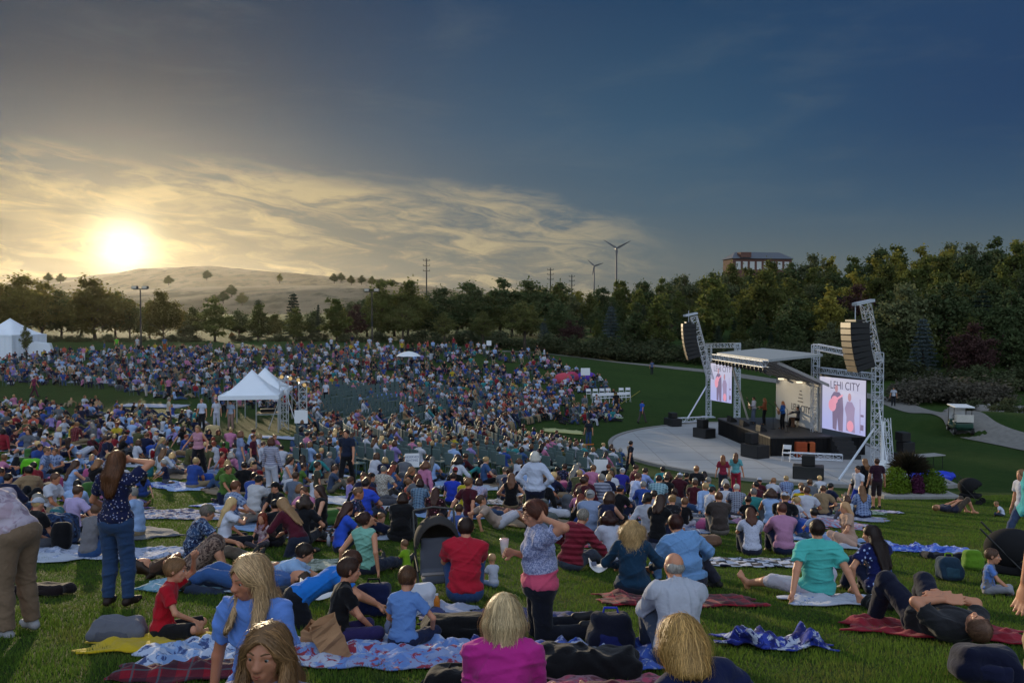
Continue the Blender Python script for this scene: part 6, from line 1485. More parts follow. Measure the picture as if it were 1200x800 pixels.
near(288, 694, 82, 'lieback', 1.76, '#3a5a90', '#34568c', '#3a281c', 'short', 'person lying in blue jeans, legs stretched to the left', ov=dict(fl=(-.10, .80, .08), fr=(.12, .78, .10)), shoes='#2a2a2c', lod=1)
near(225, 676, -78, 'lieback', 1.66, '#4a3428', 'tie:#4c3a34,#8a7264,#2a1c1a:5', '#3a281c', 'long', 'person lying in brown patterned skirt with one bare leg up', female=True, skirt=1, trouser=.5, shoes='bare', lod=1)
near(262, 642, -62, 'cross', 1.62, '#c0c4d4', '#101420', '#b89a68', 'long', 'person in white T-shirt with long straight blond hair, eating', female=True, hairlen=.45, ov=dict(hr=(.08, .34, .52)), trouser=.6, shoes='bare')
near(308, 642, 165, 'cross', 1.05, 'speckle:#a08a94,#8a5a6a,#d0c0c4:1', '#38343c', '#6a2a18', 'long', 'small child with red brown hair facing the camera between two adults', female=True, hairlen=.25, front=1, lod=1)
near(346, 652, 62, 'kneel', 1.68, '#4a1424', '#22283a', '#8a6a48', 'long', 'person in maroon top leaning forward with very long dark blond hair', female=True, hairlen=.5, sleeve=1, ov=dict(s1=(0, .5, 1), s2=(0, .8, .8)))
near(300, 692, -80, 'prone', 1.74, '#8aa8cc', '#2a3448', '#2a1c14', 'short', 'person in pale blue T-shirt lying on the stomach reading a magazine', ov=dict(hl=(-.05, .95, .05), hr=(.16, .92, .10)))
near(399, 648, -58, 'hug', 1.62, '#2c50c0', '#1c2434', '#3a1c14', 'long', 'person in bright blue T-shirt with long dark red brown hair, left of the mint top', female=True, hairlen=.4, lod=1)
near(430, 673, -22, 'back', 1.66, '#7ab0a0', '#22283a', '#3a2018', 'bun', 'person in sleeveless mint green top with dark hair tied up', female=True, sleeve=0, ov=dict(look=(-50, 18, 0), hl=(-.34, -.16, .10), hr=(.30, -.2, .1)))
near(352, 733, -72, 'kneel', 1.62, '#1c6cc0', '#14161e', '#4a2c1c', 'short', 'person in bright blue T-shirt crouching far forward behind the boy in black', ov=dict(s1=(0, 1.1, .6), s2=(0, 1.0, .5), hl=(-.1, .75, .2), hr=(.16, .75, .2)))
near(395, 757, -68, 'cross', 1.36, '#0c0c10', '#2a2450', '#3a2418', 'short', 'child in black T-shirt sitting cross-legged beside brown paper bags', trouser=.6, shoes='bare')
near(472, 762, -14, 'cross', 1.22, '#5c80b8', '#1c2440', '#5a3c24', 'buzz', 'child in faded blue T-shirt seen from behind with cropped brown hair', ov=dict(hr=(.26, .3, .2)))
near(545, 706, 6, 'hug', 1.80, '#a81c30', '#2c4470', '#2a1a14', 'short', 'person in plain red T-shirt and jeans seen from behind beside the stroller', fat=1.12)
near(632, 750, 100, 'tall', 1.68, 'hem:#a8acc8,#6a7498,#c04c68:1.2', '#12141e', '#4a2618', 'short', 'kneeling person with short brown hair and glasses, coral hemmed floral top, hand at ear', female=True, fat=1.22, hvol=.026, glasses=True, ov=dict(s1=(0, -.04, 1), s2=(0, .10, 1), hl=(-.135, -.02, 1.14), el=(-1, -.35, -1.2), hr=(.12, .21, .78), er=(.6, -1, -.3), look=(10, -4, 0), fl=(-.10, -.42, .10), fr=(.12, -.40, .10), curl=.9), vox=.007, shoes='#14141a', nstr=2600)
near(589, 0, -4, 'low', 1.66, '#b02880', '#16161c', '#b8a078', 'bob', 'person in magenta top with thick blond grey bob at the bottom edge', d=4.35, female=True, fat=1.10, hairlen=.16, shoes='bare', sleeve=.75, ov=dict(hl=(-.06, .30, .22), hr=(.10, .32, .22), el=(-.5, -.6, -1), er=(.5, -.6, -1), fl=(.20, .80, .08), fr=(.44, .84, .09), tl=(.1, .3, 1), tr=(.25, .3, 1), s2=(0, .22, 1)), vox=.007, nstr=4600, trouser=.93)
near(799, 0, 4, 'hug', 1.68, '#a8acb8', '#3c4658', '#8a8680', 'bald', 'bald older person in pale grey white polo shirt', d=6.5, fat=1.18, sleeve=.7, ov=dict(look=(6, 0, 0)), vox=.007)
near(850, 0, 14, 'low', 1.68, '#10183c', '#3a4250', '#b08a50', 'bob', 'person in navy top with streaked blond bob leaning left at the bottom edge', d=3.75, female=True, fat=1.12, hairlen=.17, sleeve=.8, ov=dict(s1=(-.10, .05, 1), s2=(-.26, .36, 1), look=(20, -16, -14)), vox=.007, nstr=5200)
near(957, 702, -4, 'back', 1.84, '#4cb0a8', '#b8b4c0', '#2c1a12', 'buzz', 'person in teal T-shirt leaning back on both hands, one bare foot out', fat=1.14, trouser=.62, shoes='bare', ov=dict(fl=(-.62, .62, .08), kl=(-1, .2, .6), fr=(.30, .74, .08), tl=(-.5, .3, 1)), vox=.0075)
near(1031, 698, 12, 'hug', 1.66, 'floral:#141c50,#6a80c0,#a8b8e0:.75', '#1c2440', '#24140e', 'long', 'person in navy blue floral top with long dark hair down the back', female=True, hairlen=.50, fat=1.15, ov=dict(look=(48, -4, 0), hl=(-.30, .12, .12)), sleeve=.6)
near(881, 651, -6, 'hug', 1.60, 'dots:#b4b8cc,#8a8ea8:1.6', '#22283a', '#3a1e12', 'long', 'person in white dotted T-shirt with brown hair on the checkered blanket', female=True, hairlen=.24)
near(919, 650, -2, 'hug', 1.74, '#a87898', '#1c2440', '#3c2018', 'short', 'person in dusty pink shirt on the checkered blanket', fat=1.08, sleeve=.7)
near(741, 697, -10, 'low', 1.70, '#16344c', '#1c2434', '#b09060', 'curly', 'person in dark teal top with big curly blond hair', female=True, fat=1.2, sleeve=1, hairlen=.26, nstr=4600)
near(806, 692, 4, 'side', 1.82, '#6a92c0', '#2a2a38', '#3c1c14', 'short', 'large person in light blue shirt leaning left beside the curly blond one', fat=1.38, sleeve=.85, ov=dict(s1=(-.14, .02, 1), s2=(-.22, .26, 1), hl=(-.30, .20, .06), hr=(.22, .34, .30), look=(10, 0, 0), fl=(.3, .5, .08), fr=(.44, .3, .08)), hairmat=1)
near(668, 668, -34, 'low', 1.76, 'stripes:#5c1020,#7a2434:1.4', '#3a4250', '#8a8278', 'buzz', 'grey cropped person in dark red striped shirt leaning to the right', fat=1.14, sleeve=.95, ov=dict(s1=(.18, .05, 1), s2=(.28, .3, 1), hr=(.52, .34, .08)))
near(636, 645, -5, 'hug', 1.72, '#4c5250', '#3c3a38', '#6a625c', 'short', 'person in grey green shirt and dark cap behind the kneeling one', cap='back', capc='#3c4648', lod=1)
near(690, 628, -16, 'hug', 1.78, '#8494b4', '#3c4250', '#8a8a8a', 'short', 'person in pale blue shirt and light cap seated above the red striped shirt', cap='back', capc='#8a8a90', sleeve=1, fat=1.25, lod=1)
near(716, 664, 20, 'cross', 1.62, '#b0b4c4', '#2c3448', '#3a1810', 'curly', 'person in white top with dark wavy hair holding papers', female=True, hairlen=.12, lod=1)
near(1092, 0, 9, 'lieback', 1.84, '#26262a', '#12162a', '#5a4030', 'short', 'large person in dark T-shirt lying on the back, hands on belly, knees up', d=7.95, fat=1.32, ov=dict(hl=(-.02, -.26, .34), hr=(.06, -.22, .36), fl=(-.20, .48, .08), fr=(.24, .50, .08)), vox=.0075)
near(1159, 697, -120, 'cross', 1.02, 'tie:#5a7cc0,#6a6a70,#5a7cc0:1', '#8a8a94', '#5a4030', 'buzz', 'small child in blue T-shirt and grey vest sitting near the right edge')
near(1256, 0, 6, 'stand', 1.82, '#38a0a8', '#a08a68', '#3a281c', 'short', 'person in teal shirt and khaki trousers standing cut off by the right edge', d=4.8, loose=1.3, fat=1.15, ov=dict(hl=(-.22, .02, .84), el=(0, -1, 0), hr=(.22, .02, .84)))
near(1203, 0, 95, 'walk', 1.62, '#b8bcc8', '#3c4a68', '#a07850', 'short', 'person in white T-shirt walking in at the right edge', d=16.5, lod=1, ov=dict(hr=(.3, .05, .80), hl=(-.34, .06, .8)))
near(1006, 604, 112, 'walk', 1.50, '#c0c4d0', '#1c3490', '#1a1210', 'short', 'child walking in white T-shirt and bright blue shorts', trouser=.6, shoes='#202024')
near(1030, 588, 0, 'stand', 1.68, '#2c1424', '#2c2024', '#3c2414', 'short', 'person in dark maroon shirt standing left of the planter', d=28, lod=1, trouser=.6)
near(1016, 585, 20, 'stand', 1.66, '#14141a', '#1a1c24', '#6a4a30', 'long', 'person in black top half hidden behind the walking child', d=28.6, female=True, lod=1)
near(1121, 601, -85, 'lieback', 1.74, '#2a2c40', '#4a4038', '#7a5838', 'short', 'person lying across the grass with knees bent, on the open right slope', ov=dict(hl=(-.1, .1, .4), hr=(.1, .1, .42)), shoes='bare', trouser=.6, lod=1)
near(1175, 605, 60, 'cross', .86, '#b8c0d4', '#303848', '#8a6a4a', 'buzz', 'toddler in white T-shirt leaning over on the open right slope', ov=dict(s2=(0, .8, .8)), lod=1)
near(407, 572, 168, 'walk', 1.80, '#1c2438', '#101218', '#2a1a14', 'short', 'person in dark navy polo walking toward the camera left of centre', shoes='#101010')
near(627, 0, -12, 'hips', 1.70, '#b4bcd0', '#161a30', '#b8b4ac', 'bob', 'white haired person standing with hands on hips in a white shirt', d=16.6, sleeve=1, hairlen=.06, fat=1.15, female=True, lod=1)
near(233, 558, 172, 'walk', 1.68, '#b08090', '#16161e', '#8a6a48', 'long', 'person in pink tank top and black trousers facing the camera', female=True, sleeve=0, ov=dict(hr=(.45, .1, 1.0), hl=(-.34, .1, .95)), fat=1.1)
near(282, 566, -60, 'stand', 1.62, '#7c88a8', '#6a7898', '#6a4630', 'bob', 'person standing in grey blue top and trousers with brown hair', female=True, hairlen=.1)
near(318, 586, -20, 'stand', 1.66, 'stripes:#a0a0b0,#787c90:2', '#b4b8c4', '#4a2a1a', 'bob', 'person in striped top and white trousers seen from behind', female=True, hairlen=.1, sleeve=1)
near(297, 560, -100, 'stand', 1.40, '#4a1428', '#1c1c28', '#4a2a1a', 'short', 'child in maroon top standing beside the striped top person')
near(372, 600, -60, 'stand', 1.15, '#3c3c30', '#8a7a60', '#3a281c', 'buzz', 'small child in dark green T-shirt and tan shorts standing', trouser=.55, lod=1)
near(344, 596, -30, 'low', 1.72, '#5c6678', '#3a3a40', '#3a281c', 'short', 'person in grey T-shirt seated left of the small standing child', lod=1)
near(388, 578, -70, 'hug', 1.5, '#34425c', '#5a5850', '#4a3020', 'short', 'person in slate T-shirt seated right of the small standing child', lod=1)
near(297, 605, -30, 'hug', 1.78, '#b4b4b8', '#3c3c44', '#2a1c14', 'short', 'person in white T-shirt and dark cap, back to the camera left of centre', cap='back', capc='#16161a', fat=1.15, lod=1)
near(272, 618, -40, 'low', 1.80, 'plaid:#3c5078,#8a9ab8,#c0c8d8:1.4', '#7a746c', '#7a4a2c', 'short', 'red haired person in blue plaid shirt seated left of the white T-shirt', lod=1)
near(325, 612, 140, 'cross', 1.66, '#14141a', '#14141a', '#1c1410', 'short', 'person in black top and black cap holding a camera', cap='front', capc='#101014', lod=1)
near(322, 640, 30, 'cross', 1.5, '#18181e', '#22222a', '#1c1410', 'short', 'person in dark cap looking down between two blankets', cap='front', capc='#101018', lod=1)
near(352, 0, -10, 'low', 1.70, '#14161c', '#2a2c34', '#33261e', 'curly', 'person in black top crouched left of the pink cooler', d=14.6, lod=1, female=True, hairlen=.1)
near(469, 634, -4, 'hug', 1.72, '#0e0e12', '#1c1c22', '#2a1810', 'bob', 'broad person in black top with dark hair in the middle of the slope', fat=1.4, female=True, hairlen=.10, lod=1, sleeve=1)
near(426, 610, -14, 'low', 1.76, '#2c48b8', '#2c3448', '#20140e', 'short', 'person in royal blue T-shirt with dark cropped hair', fat=1.15, lod=1)
near(508, 618, -8, 'hug', 1.62, 'bflowers:#2c1018,#a04050,#c08890:1', '#1c1c28', '#3a1e14', 'long', 'person in dark red floral top with long hair', female=True, hairlen=.34, lod=1)
near(490, 603, -10, 'hug', 1.62, 'plaid:#2c4058,#6a88a0,#a0b0c0:1.6', '#1c2434', '#2a1810', 'bob', 'person in blue checked shirt beside the dark floral top', female=True, hairlen=.08, lod=1)
near(448, 585, -16, 'low', 1.74, 'checks:#8a8478,#b0aca4:1.6', '#3a3a3a', '#7a746c', 'buzz', 'older person in finely checked beige shirt left of the sign', lod=1)
near(536, 633, -6, 'hug', 1.2, '#3c5088', '#3c3c44', '#3a2418', 'buzz', 'child in blue T-shirt with cropped hair above the stroller', lod=1)
near(514, 640, -10, 'hug', 1.0, '#7a5a4c', '#3c3c44', '#4a3020', 'short', 'small child with brown hair just left of the cropped-hair child', lod=1)
near(527, 655, -2, 'hug', 1.0, '#8a4a44', '#3c3c44', '#5a4028', 'buzz', 'small child in rust top directly above the stroller hood', lod=1)
near(476, 668, 60, 'cross', .75, '#78a020', '#3a4a20', '#6a4a34', 'buzz', 'baby in bright green top left of the stroller', lod=1)
near(578, 688, 30, 'cross', .72, '#b0b4c4', '#8090b0', '#8a6a4c', 'buzz', 'baby in white top between the red T-shirt and the kneeling person', lod=1)
near(560, 600, 0, 'hug', 1.60, 'speckle:#a8a4bc,#8088a8,#b89aa0:.7', '#34425c', '#3c2418', 'bob', 'person in pale floral T-shirt near the centre of the slope', female=True, hairlen=.06, lod=1)
near(545, 598, -5, 'hug', 1.60, 'bflowers:#a89c20,#d0c030,#6a8040:.6', '#3c5068', '#4a2a18', 'pony', 'person in yellow top with a sunflower and a long ponytail', female=True, hairlen=.5, lod=1)
near(529, 592, -10, 'hug', 1.62, '#2038a8', '#20283c', '#2a1a12', 'short', 'person in deep blue top left of the yellow top', sleeve=1, lod=1)
near(585, 620, -70, 'recline', 1.70, '#a08c80', '#b0b0bc', '#4a3424', 'short', 'reclining person with bare bent knees right of centre', trouser=.55, shoes='#9aa0a8', lod=1)
near(590, 585, -14, 'hug', 1.76, '#6a6c74', '#34343c', '#5a4c40', 'buzz', 'person in grey shirt in front of the white haired standing one', lod=1)
near(843, 627, -4, 'hug', 1.76, '#3c3432', '#6a6460', '#4a2e1e', 'short', 'person in dark brown T-shirt on the right slope', fat=1.12, lod=1)
near(788, 627, -4, 'hug', 1.62, 'dots:#18181e,#4a4a50:1', '#1c1c24', '#8a6a44', 'bun', 'person in black strappy top with blond hair tied back', female=True, sleeve=0, lod=1)
near(766, 618, -6, 'hug', 1.6, '#8a8a98', '#3a3a44', '#2a1a14', 'short', 'person in grey T-shirt left of the black strappy top', lod=1)
near(863, 606, -8, 'hug', 1.7, 'plaid:#2c3048,#9098a8,#c0c4cc:1.8', '#3a3a44', '#8a8680', 'buzz', 'grey haired person in dark checked shirt behind the brown T-shirt', lod=1)
near(884, 613, 0, 'hug', 1.66, '#2c7878', '#2c3444', '#6a6460', 'short', 'person in deep teal T-shirt right of the dark checked shirt', lod=1)
near(941, 606, -6, 'hug', 1.72, 'stripes:#b89c10,#14140e:.75', '#2c3040', '#3c2a1c', 'short', 'person in black and yellow broad striped shirt', fat=1.12, lod=1)
near(907, 616, -2, 'hug', 1.66, 'stripes:#20222c,#5c6478:1.2', '#22283a', '#20140e', 'short', 'person in dark striped top left of the black and yellow stripes', lod=1)
near(995, 612, 20, 'hug', 1.3, '#b8bcc4', '#6a6a74', '#3a2418', 'bob', 'child in white T-shirt seated beside the walking child', lod=1)
near(955, 634, 8, 'low', 1.2, '#8898b8', '#3a4a60', '#1c1410', 'short', 'child with black hair in front of the teal T-shirt person', lod=1)
near(996, 640, 95, 'side', 1.66, '#a88a78', '#b09080', '#8a6a4a', 'long', 'person partly hidden behind the navy floral top', female=True, lod=1)
near(847, 582, -15, 'stand', 1.5, '#7a2438', '#2a2c3a', '#7a4a2c', 'long', 'child in dark red top standing at the plaza rim, left of the pair', female=True, lod=1)
near(862, 582, -25, 'stand', 1.62, '#5a9aa0', '#a02840', '#4a3020', 'long', 'person in pale teal top with red backpack standing at the plaza rim', female=True, lod=1)
near(795, 588, -14, 'hug', 1.76, '#3c1420', '#2a2a34', '#8a8a88', 'short', 'person in white cap and dark red top near the plaza rim', cap='back', capc='#c8ccd8', lod=1)
near(816, 592, -14, 'chair', 1.66, '#18181e', '#1c1c24', '#8a6040', 'bun', 'person seated in a dark low chair near the plaza rim', female=True, lod=1)
near(770, 596, -16, 'hug', 1.8, 'plaid:#3c6878,#90b0b8,#c0d0d4:1.4', '#3c3c44', '#2a1a12', 'short', 'person in teal and white checked shirt near the plaza rim', fat=1.2, lod=1)
near(743, 592, -60, 'hug', 1.78, '#b0bcdc', '#3c4458', '#5a3a28', 'short', 'person in pale shirt with arms round the knees, side view', sleeve=1, lod=1)
near(752, 580, -50, 'hug', 1.76, '#8a9cd0', '#3c4458', '#2a1c14', 'short', 'person in light periwinkle shirt behind the pale shirt one', sleeve=1, lod=1)
near(727, 580, -20, 'hug', 1.7, '#2c2c88', '#2c2c3c', '#9a9690', 'short', 'person in indigo top and light cap left of the pale shirts', cap='back', capc='#a8acb8', lod=1)
# far standing figures
ST = 'people standing far off'
for (px, py, yaw, h, sh, lg, hr, st, lb, pose) in (
    (690, 524, 150, 1.72, '#1c2430', '#2c4468', '#3a281c', 'short', 'person in dark top and jeans standing alone on the lawn by the orange tape', 'stand'),
    (752, 496, -60, 1.74, '#2454b0', '#4a4440', '#3a281c', 'short', 'person in bright blue shirt walking on the lawn left of the plaza', 'walk'),
    (722, 484, 10, 1.70, '#14161e', '#14161e', '#2a1c14', 'short', 'person in dark clothes standing by the white folding chairs', 'stand'),
    (764, 439, 10, 1.70, '#4a5878', '#22242c', '#3a281c', 'short', 'person standing far off near the path left of the slanted tower', 'stand'),
    (1047, 476, 150, 1.72, '#a8acb8', '#14161e', '#3a281c', 'short', 'person in white top standing on the gravel path', 'stand'),
    (40, 466, -80, 1.74, '#7a2c4c', '#4a2434', '#2a1c14', 'short', 'person in dark pink top walking across the empty lawn strip', 'walk'),
    (172, 465, 90, 1.78, '#2c3440', '#a09c94', '#3a281c', 'short', 'person in dark top and cream trousers standing at the far crowd edge', 'stand'),
    (198, 502, -60, 1.72, '#a8a090', '#2c3044', '#8a8680', 'short', 'person in beige top standing left of the white uniformed pair', 'stand'),
    (237, 505, 170, 1.76, '#b0b8cc', '#14161e', '#6a4a34', 'short', 'person in white shirt and black trousers standing left of the tent', 'stand'),
    (254, 503, 176, 1.72, '#b8bccc', '#a8acbc', '#3a281c', 'short', 'person dressed all in white standing left of the tent', 'stand'),
    (271, 504, 160, 1.70, '#8a98ac', '#8a7068', '#2a1c14', 'short', 'person in grey top and tan shorts standing under the tent edge', 'stand'),
    (382, 474, 160, 1.76, '#b8bccc', '#14161e', '#3a281c', 'short', 'person in white shirt standing above the empty dark chairs', 'stand'),
    (137, 412, 170, 1.76, '#60b030', '#4a5a40', '#3a281c', 'short', 'person in bright green shirt standing at the top edge of the far crowd', 'stand'),
    (161, 412, 170, 1.76, '#a8acb0', '#8a8a88', '#3a281c', 'short', 'person in white standing by the left light pole', 'stand'),
    (193, 412, 10, 1.74, '#3c5a80', '#a04a20', '#3a281c', 'short', 'person in blue with orange shorts standing by the far trees', 'stand'),
    (433, 412, 10, 1.78, '#a0a8b8', '#8a94a8', '#3a281c', 'short', 'person in pale clothes standing at the second light pole', 'stand'),
    (471, 412, 10, 1.78, '#8a94a0', '#7a8494', '#3a281c', 'short', 'person in grey standing behind the white parasol', 'stand'),
    (552, 414, 10, 1.74, '#4a5464', '#3a4454', '#3a281c', 'short', 'person in slate clothes standing at the back right of the far crowd', 'stand'),
    (738, 562, -70, 1.72, '#141a28', '#141a28', '#20160f', 'short', 'person in dark top standing with arm out on the lawn below the plaza', 'walk')):
    near(px, py, yaw, pose, h, sh, lg, hr, st, lb, group=ST)
# ------------------------------------------------ the seated slope, generated blanket by blanket
COL = [('white', '#b4b8c4', 20), ('pale blue', '#8aa4cc', 9), ('navy', '#161c38', 9), ('black', '#101014', 13), ('grey', '#5c6068', 9), ('royal blue', '#2a4488', 6), ('red', '#80202c', 5), ('maroon', '#42121e', 4), ('pink', '#b07090', 5), ('lavender', '#8478b0', 4),
       ('teal', '#2c7c80', 4), ('olive', '#4a4c30', 3), ('denim blue', '#34507c', 6), ('tan', '#8a7458', 3), ('coral', '#a84c40', 2), ('yellow', '#a89428', 1), ('leaf green', '#48682c', 1), ('blue plaid', 'plaid:#2c4470,#8a9cc0,#b0b8d0:1.4', 3), ('grey striped', 'stripes:#9094a4,#5c6070:1.3', 3), ('red plaid', 'plaid:#701824,#301018,#a08080:1.4', 2), ('dark floral', 'bflowers:#181c34,#8088a8,#a06878:1', 3)]
HAIR = [('dark brown', '#2a1a12', 8), ('black', '#120d0a', 4), ('brown', '#4a3020', 8), ('light brown', '#6a4a30', 6), ('blond', '#a08458', 6), ('grey', '#7a7670', 3), ('auburn', '#5a2414', 2)]
LEG = [('jeans', '#2c4468', 6), ('black trousers', '#101218', 5), ('tan shorts', '#8a7a60', 2), ('grey trousers', '#4a4c54', 3), ('navy trousers', '#161c34', 4), ('white shorts', '#a8acb8', 1)]
BLK = [('blue plaid', 'plaid:#203468,#7088b0,#b8c4dc:.35', 3), ('white', '#a8b0c0', 3), ('red tartan', 'plaid:#6a1420,#1c1c28,#a89060:.35', 2), ('navy', '#18203c', 2), ('light blue', '#7c98c0', 3), ('grey', '#5a5e68', 2), ('tie-dye blue', 'tie:#24409c,#8aa4d0,#c0c8d8:.9', 2), ('black and white patterned', 'tie:#1c1c24,#a8acb8,#50545c:2.2', 2), ('purple', '#4c3c78', 1), ('pink', '#a87898', 1), ('green patterned', 'tie:#4a6450,#8aa088,#a8b0a8:1.6', 1), ('multicoloured striped', 'vstripes:#8098b8,#a86070:.6', 2), ('quilted floral', 'floral:#8a90a8,#b8bccc,#a06870:.35', 2), ('tan', '#7c6a54', 1)]
def pickw(r, L): return r.choices(L, [l[2] for l in L])[0]
def inpoly(x, y, poly):
    c = False; n = len(poly)
    for i in range(n):
        x1, y1 = poly[i]; x2, y2 = poly[(i+1) % n]
        if (y1 > y) != (y2 > y) and x < (x2-x1)*(y-y1)/(y2-y1)+x1: c = not c
    return c
SEATED = [[(-20, 492), (60, 486), (150, 483), (215, 498), (250, 520), (300, 520), (345, 522), (380, 560), (440, 560), (470, 566), (430, 640), (345, 632), (250, 590), (170, 588), (150, 640), (60, 655), (-20, 640)],
          [(440, 568), (520, 560), (640, 566), (700, 572), (760, 574), (830, 578), (905, 582), (1000, 586), (1000, 612), (920, 640), (850, 626), (770, 640), (700, 640), (560, 640), (500, 645), (440, 640)]]
BARE = [[(150, 570), (260, 575), (250, 600), (215, 625), (190, 700), (100, 720), (150, 640)], [(120, 640), (200, 600), (215, 640), (205, 660), (150, 690)]]
HOLES = [(990, 575, 30), (1040, 600, 30)]
rg = random.Random(42); AUTO = []; blk = []
def free(x, y, dmin):
    return all((x-a)**2+(y-b)**2 > dmin*dmin for a, b, _ in PLACED)
tries = 0
NP = 0
def depth_of(px, py): return G(px, py)
while NP < 235 and tries < 9000:
    tries += 1
    poly = SEATED[0] if rg.random() < .60 else SEATED[1]
    px, py = rg.uniform(-15, 1000), rg.uniform(484, 655)
    if not inpoly(px, py, poly) or any(inpoly(px, py, b) for b in BARE): continue
    c = G(px, py)
    if c[1] > 37 or c[1] < 8.5: continue
    big = poly is SEATED[0]
    if any((c[0]-b[0])**2+(c[1]-b[1])**2 < (1.25 if not big else 1.6)**2 for b in blk): continue
    blk.append((c[0], c[1])); face0 = math.degrees(math.atan2(-(18-c[0]), 55-c[1])); n = rg.choice([2, 2, 3, 3, 4] if big else [1, 2, 2, 3]); bn, bs, _ = pickw(rg, BLK); members = []
    brz = face0+rg.uniform(-20, 20)
    for k in range(n):
        a = rg.uniform(0, 6.28); off = [(-.55, .0), (.5, .1), (0, .75), (.05, -.65)][k]; ox, oy = off[0]+rg.uniform(-.12, .12), off[1]+rg.uniform(-.12, .12); cc, s_ = math.cos(R(brz)), math.sin(R(brz))
        x, y = c[0]+ox*cc-oy*s_, c[1]+ox*s_+oy*cc
        if not free(x, y, .62 if not big else .66): continue
        ppx = 600+x/y*1000; ppy = 370+(8.1-gz(x, y))/y*1000
        if ppy > 612 and 225 < ppx < 470 and y < 11.5: continue
        sn, ss_, _ = pickw(rg, COL); hn, hs, _ = pickw(rg, HAIR); ln, ls, _ = pickw(rg, LEG); kid = rg.random() < .22; h = rg.uniform(1.0, 1.4) if kid else rg.uniform(1.58, 1.84); fem = rg.random() < .5
        st = rg.choice(['long', 'pony', 'bob', 'long', 'bun', 'curly']) if fem else rg.choice(['short', 'short', 'short', 'buzz', 'bald' if hn == 'grey' else 'short'])
        pose = rg.choices(['hug', 'low', 'back', 'cross', 'side', 'lieback', 'recline', 'kneel', 'prone'], [9, 7, 4, 5, 3, .8, 1.6, 1.0, .7] if big else [11, 6, 2.5, 4, 1.5, .2, .5, .3, .1])[0]
        yaw = face0+rg.gauss(0, 22 if not big else 50)+(180 if big and rg.random() < .12 else 0)
        cap = rg.random() < .12 and not fem
        PT = {'hug': 'hugging the knees', 'low': 'sitting with legs out', 'back': 'leaning back on both hands', 'cross': 'sitting cross-legged', 'side': 'sitting sideways', 'lieback': 'lying on the back', 'recline': 'reclining', 'kneel': 'kneeling', 'prone': 'lying on the stomach'}[pose]
        who = 'child' if kid else 'person'; hd = (f'in a cap' if cap else f'with {hn} {"ponytail" if st == "pony" else "bun" if st == "bun" else "bald crown" if st == "bald" else "hair"}')
        rec = dict(x=x, y=y, yaw=yaw, pose=pose, h=h, shirt=ss_, legs=ls, hair=hs, style=st, fem=fem, kid=kid, cap=cap, capc=rg.choice(['#16181c', '#a8acb8', '#7a1c24', '#20305c']), sn=sn, hn=hn, ln=ln, short=f'{who} in {sn}', base=f'{who} in {sn} top {hd}, {PT}', bn=bn, seed=len(AUTO), sleeve=rg.choice([.6, .6, .6, 1.0, .8]) if not fem else rg.choice([.5, .6, 0, 1.0]), fat=rg.choice([.95, 1.0, 1.05, 1.12, 1.25]))
        AUTO.append(rec); PLACED.append((x, y, rec['short'])); members.append(rec); NP += 1
    if members and rg.random() < .8: blk[-1] = (c[0], c[1]); members[0]['blanket'] = (c[0], c[1], brz, bn, bs, n)
# labels that single each one out: look first, then the neighbour, then the blanket
from collections import Counter, defaultdict
def neighbours(r_):
    q = sorted(((r_['x']-a)**2+(r_['y']-b)**2, l) for a, b, l in PLACED if (a, b) != (r_['x'], r_['y'])); return [l for _, l in q[:6]]
def words_(s): return len(s.split())
cands = []
for r_ in AUTO:
    L = [r_['base'], r_['base']+f", {r_['ln']}"]
    for nb in neighbours(r_):
        s = nb if words_(nb) <= 5 else None
        if s: L.append(r_['base']+f', beside {s}')
    L += [r_['base']+f", {r_['ln']}, on {r_['bn']} blanket"]
    cands.append([c for c in L if words_(c) <= 16])
cnt = Counter(c[0] for c in cands); used = set()
for r_, cs in zip(AUTO, cands):
    ch = None
    for c in (cs if cnt[cs[0]] == 1 else cs[1:]):
        if c not in used: ch = c; break
    r_['label'] = ch or cs[0]; used.add(r_['label'])
for r_ in AUTO:
    d = r_['y']; lod = 1 if d < 27 else 2; z = gz(r_['x'], r_['y'])
    person((r_['x'], r_['y'], z), r_['yaw'], r_['pose'], r_['h'], r_['shirt'], r_['legs'], r_['hair'], r_['style'], lod=lod, label=r_['label'], group='people seated on the grass slope', seed=r_['seed'], female=r_['fem'], sleeve=r_['sleeve'], fat=r_['fat'], trouser=.58 if 'shorts' in r_['ln'] else 1.0, shoes=rg.choice(['#22222a', '#8a8a90', 'bare', '#5a4030']), tone=rg.choice(['#c08a6c', '#b07858', '#c8987c', '#9a6848']), cap='back' if r_['cap'] else None, capc=r_['capc'], hairlen=rg.uniform(.2, .45) if r_['style'] in ('long', 'pony') else rg.uniform(.05, .14))
    if 'blanket' in r_:
        x, y, rz_, bn, bs, n = r_['blanket']; lb = f"{bn} blanket under the {r_['label']}"; lb = ' '.join(lb.split()[:16]); 
        terrain_sheet('blanket', 600+x/y*1000, 500, rg.uniform(1.5, 2.2), rg.uniform(1.4, 2.0), rz_, bs, lb.rstrip(','), pos=(x, y, gz(x, y)), res=.09, fold=.03, seed=r_['seed'], group='picnic blankets on the slope', ragged=.08)
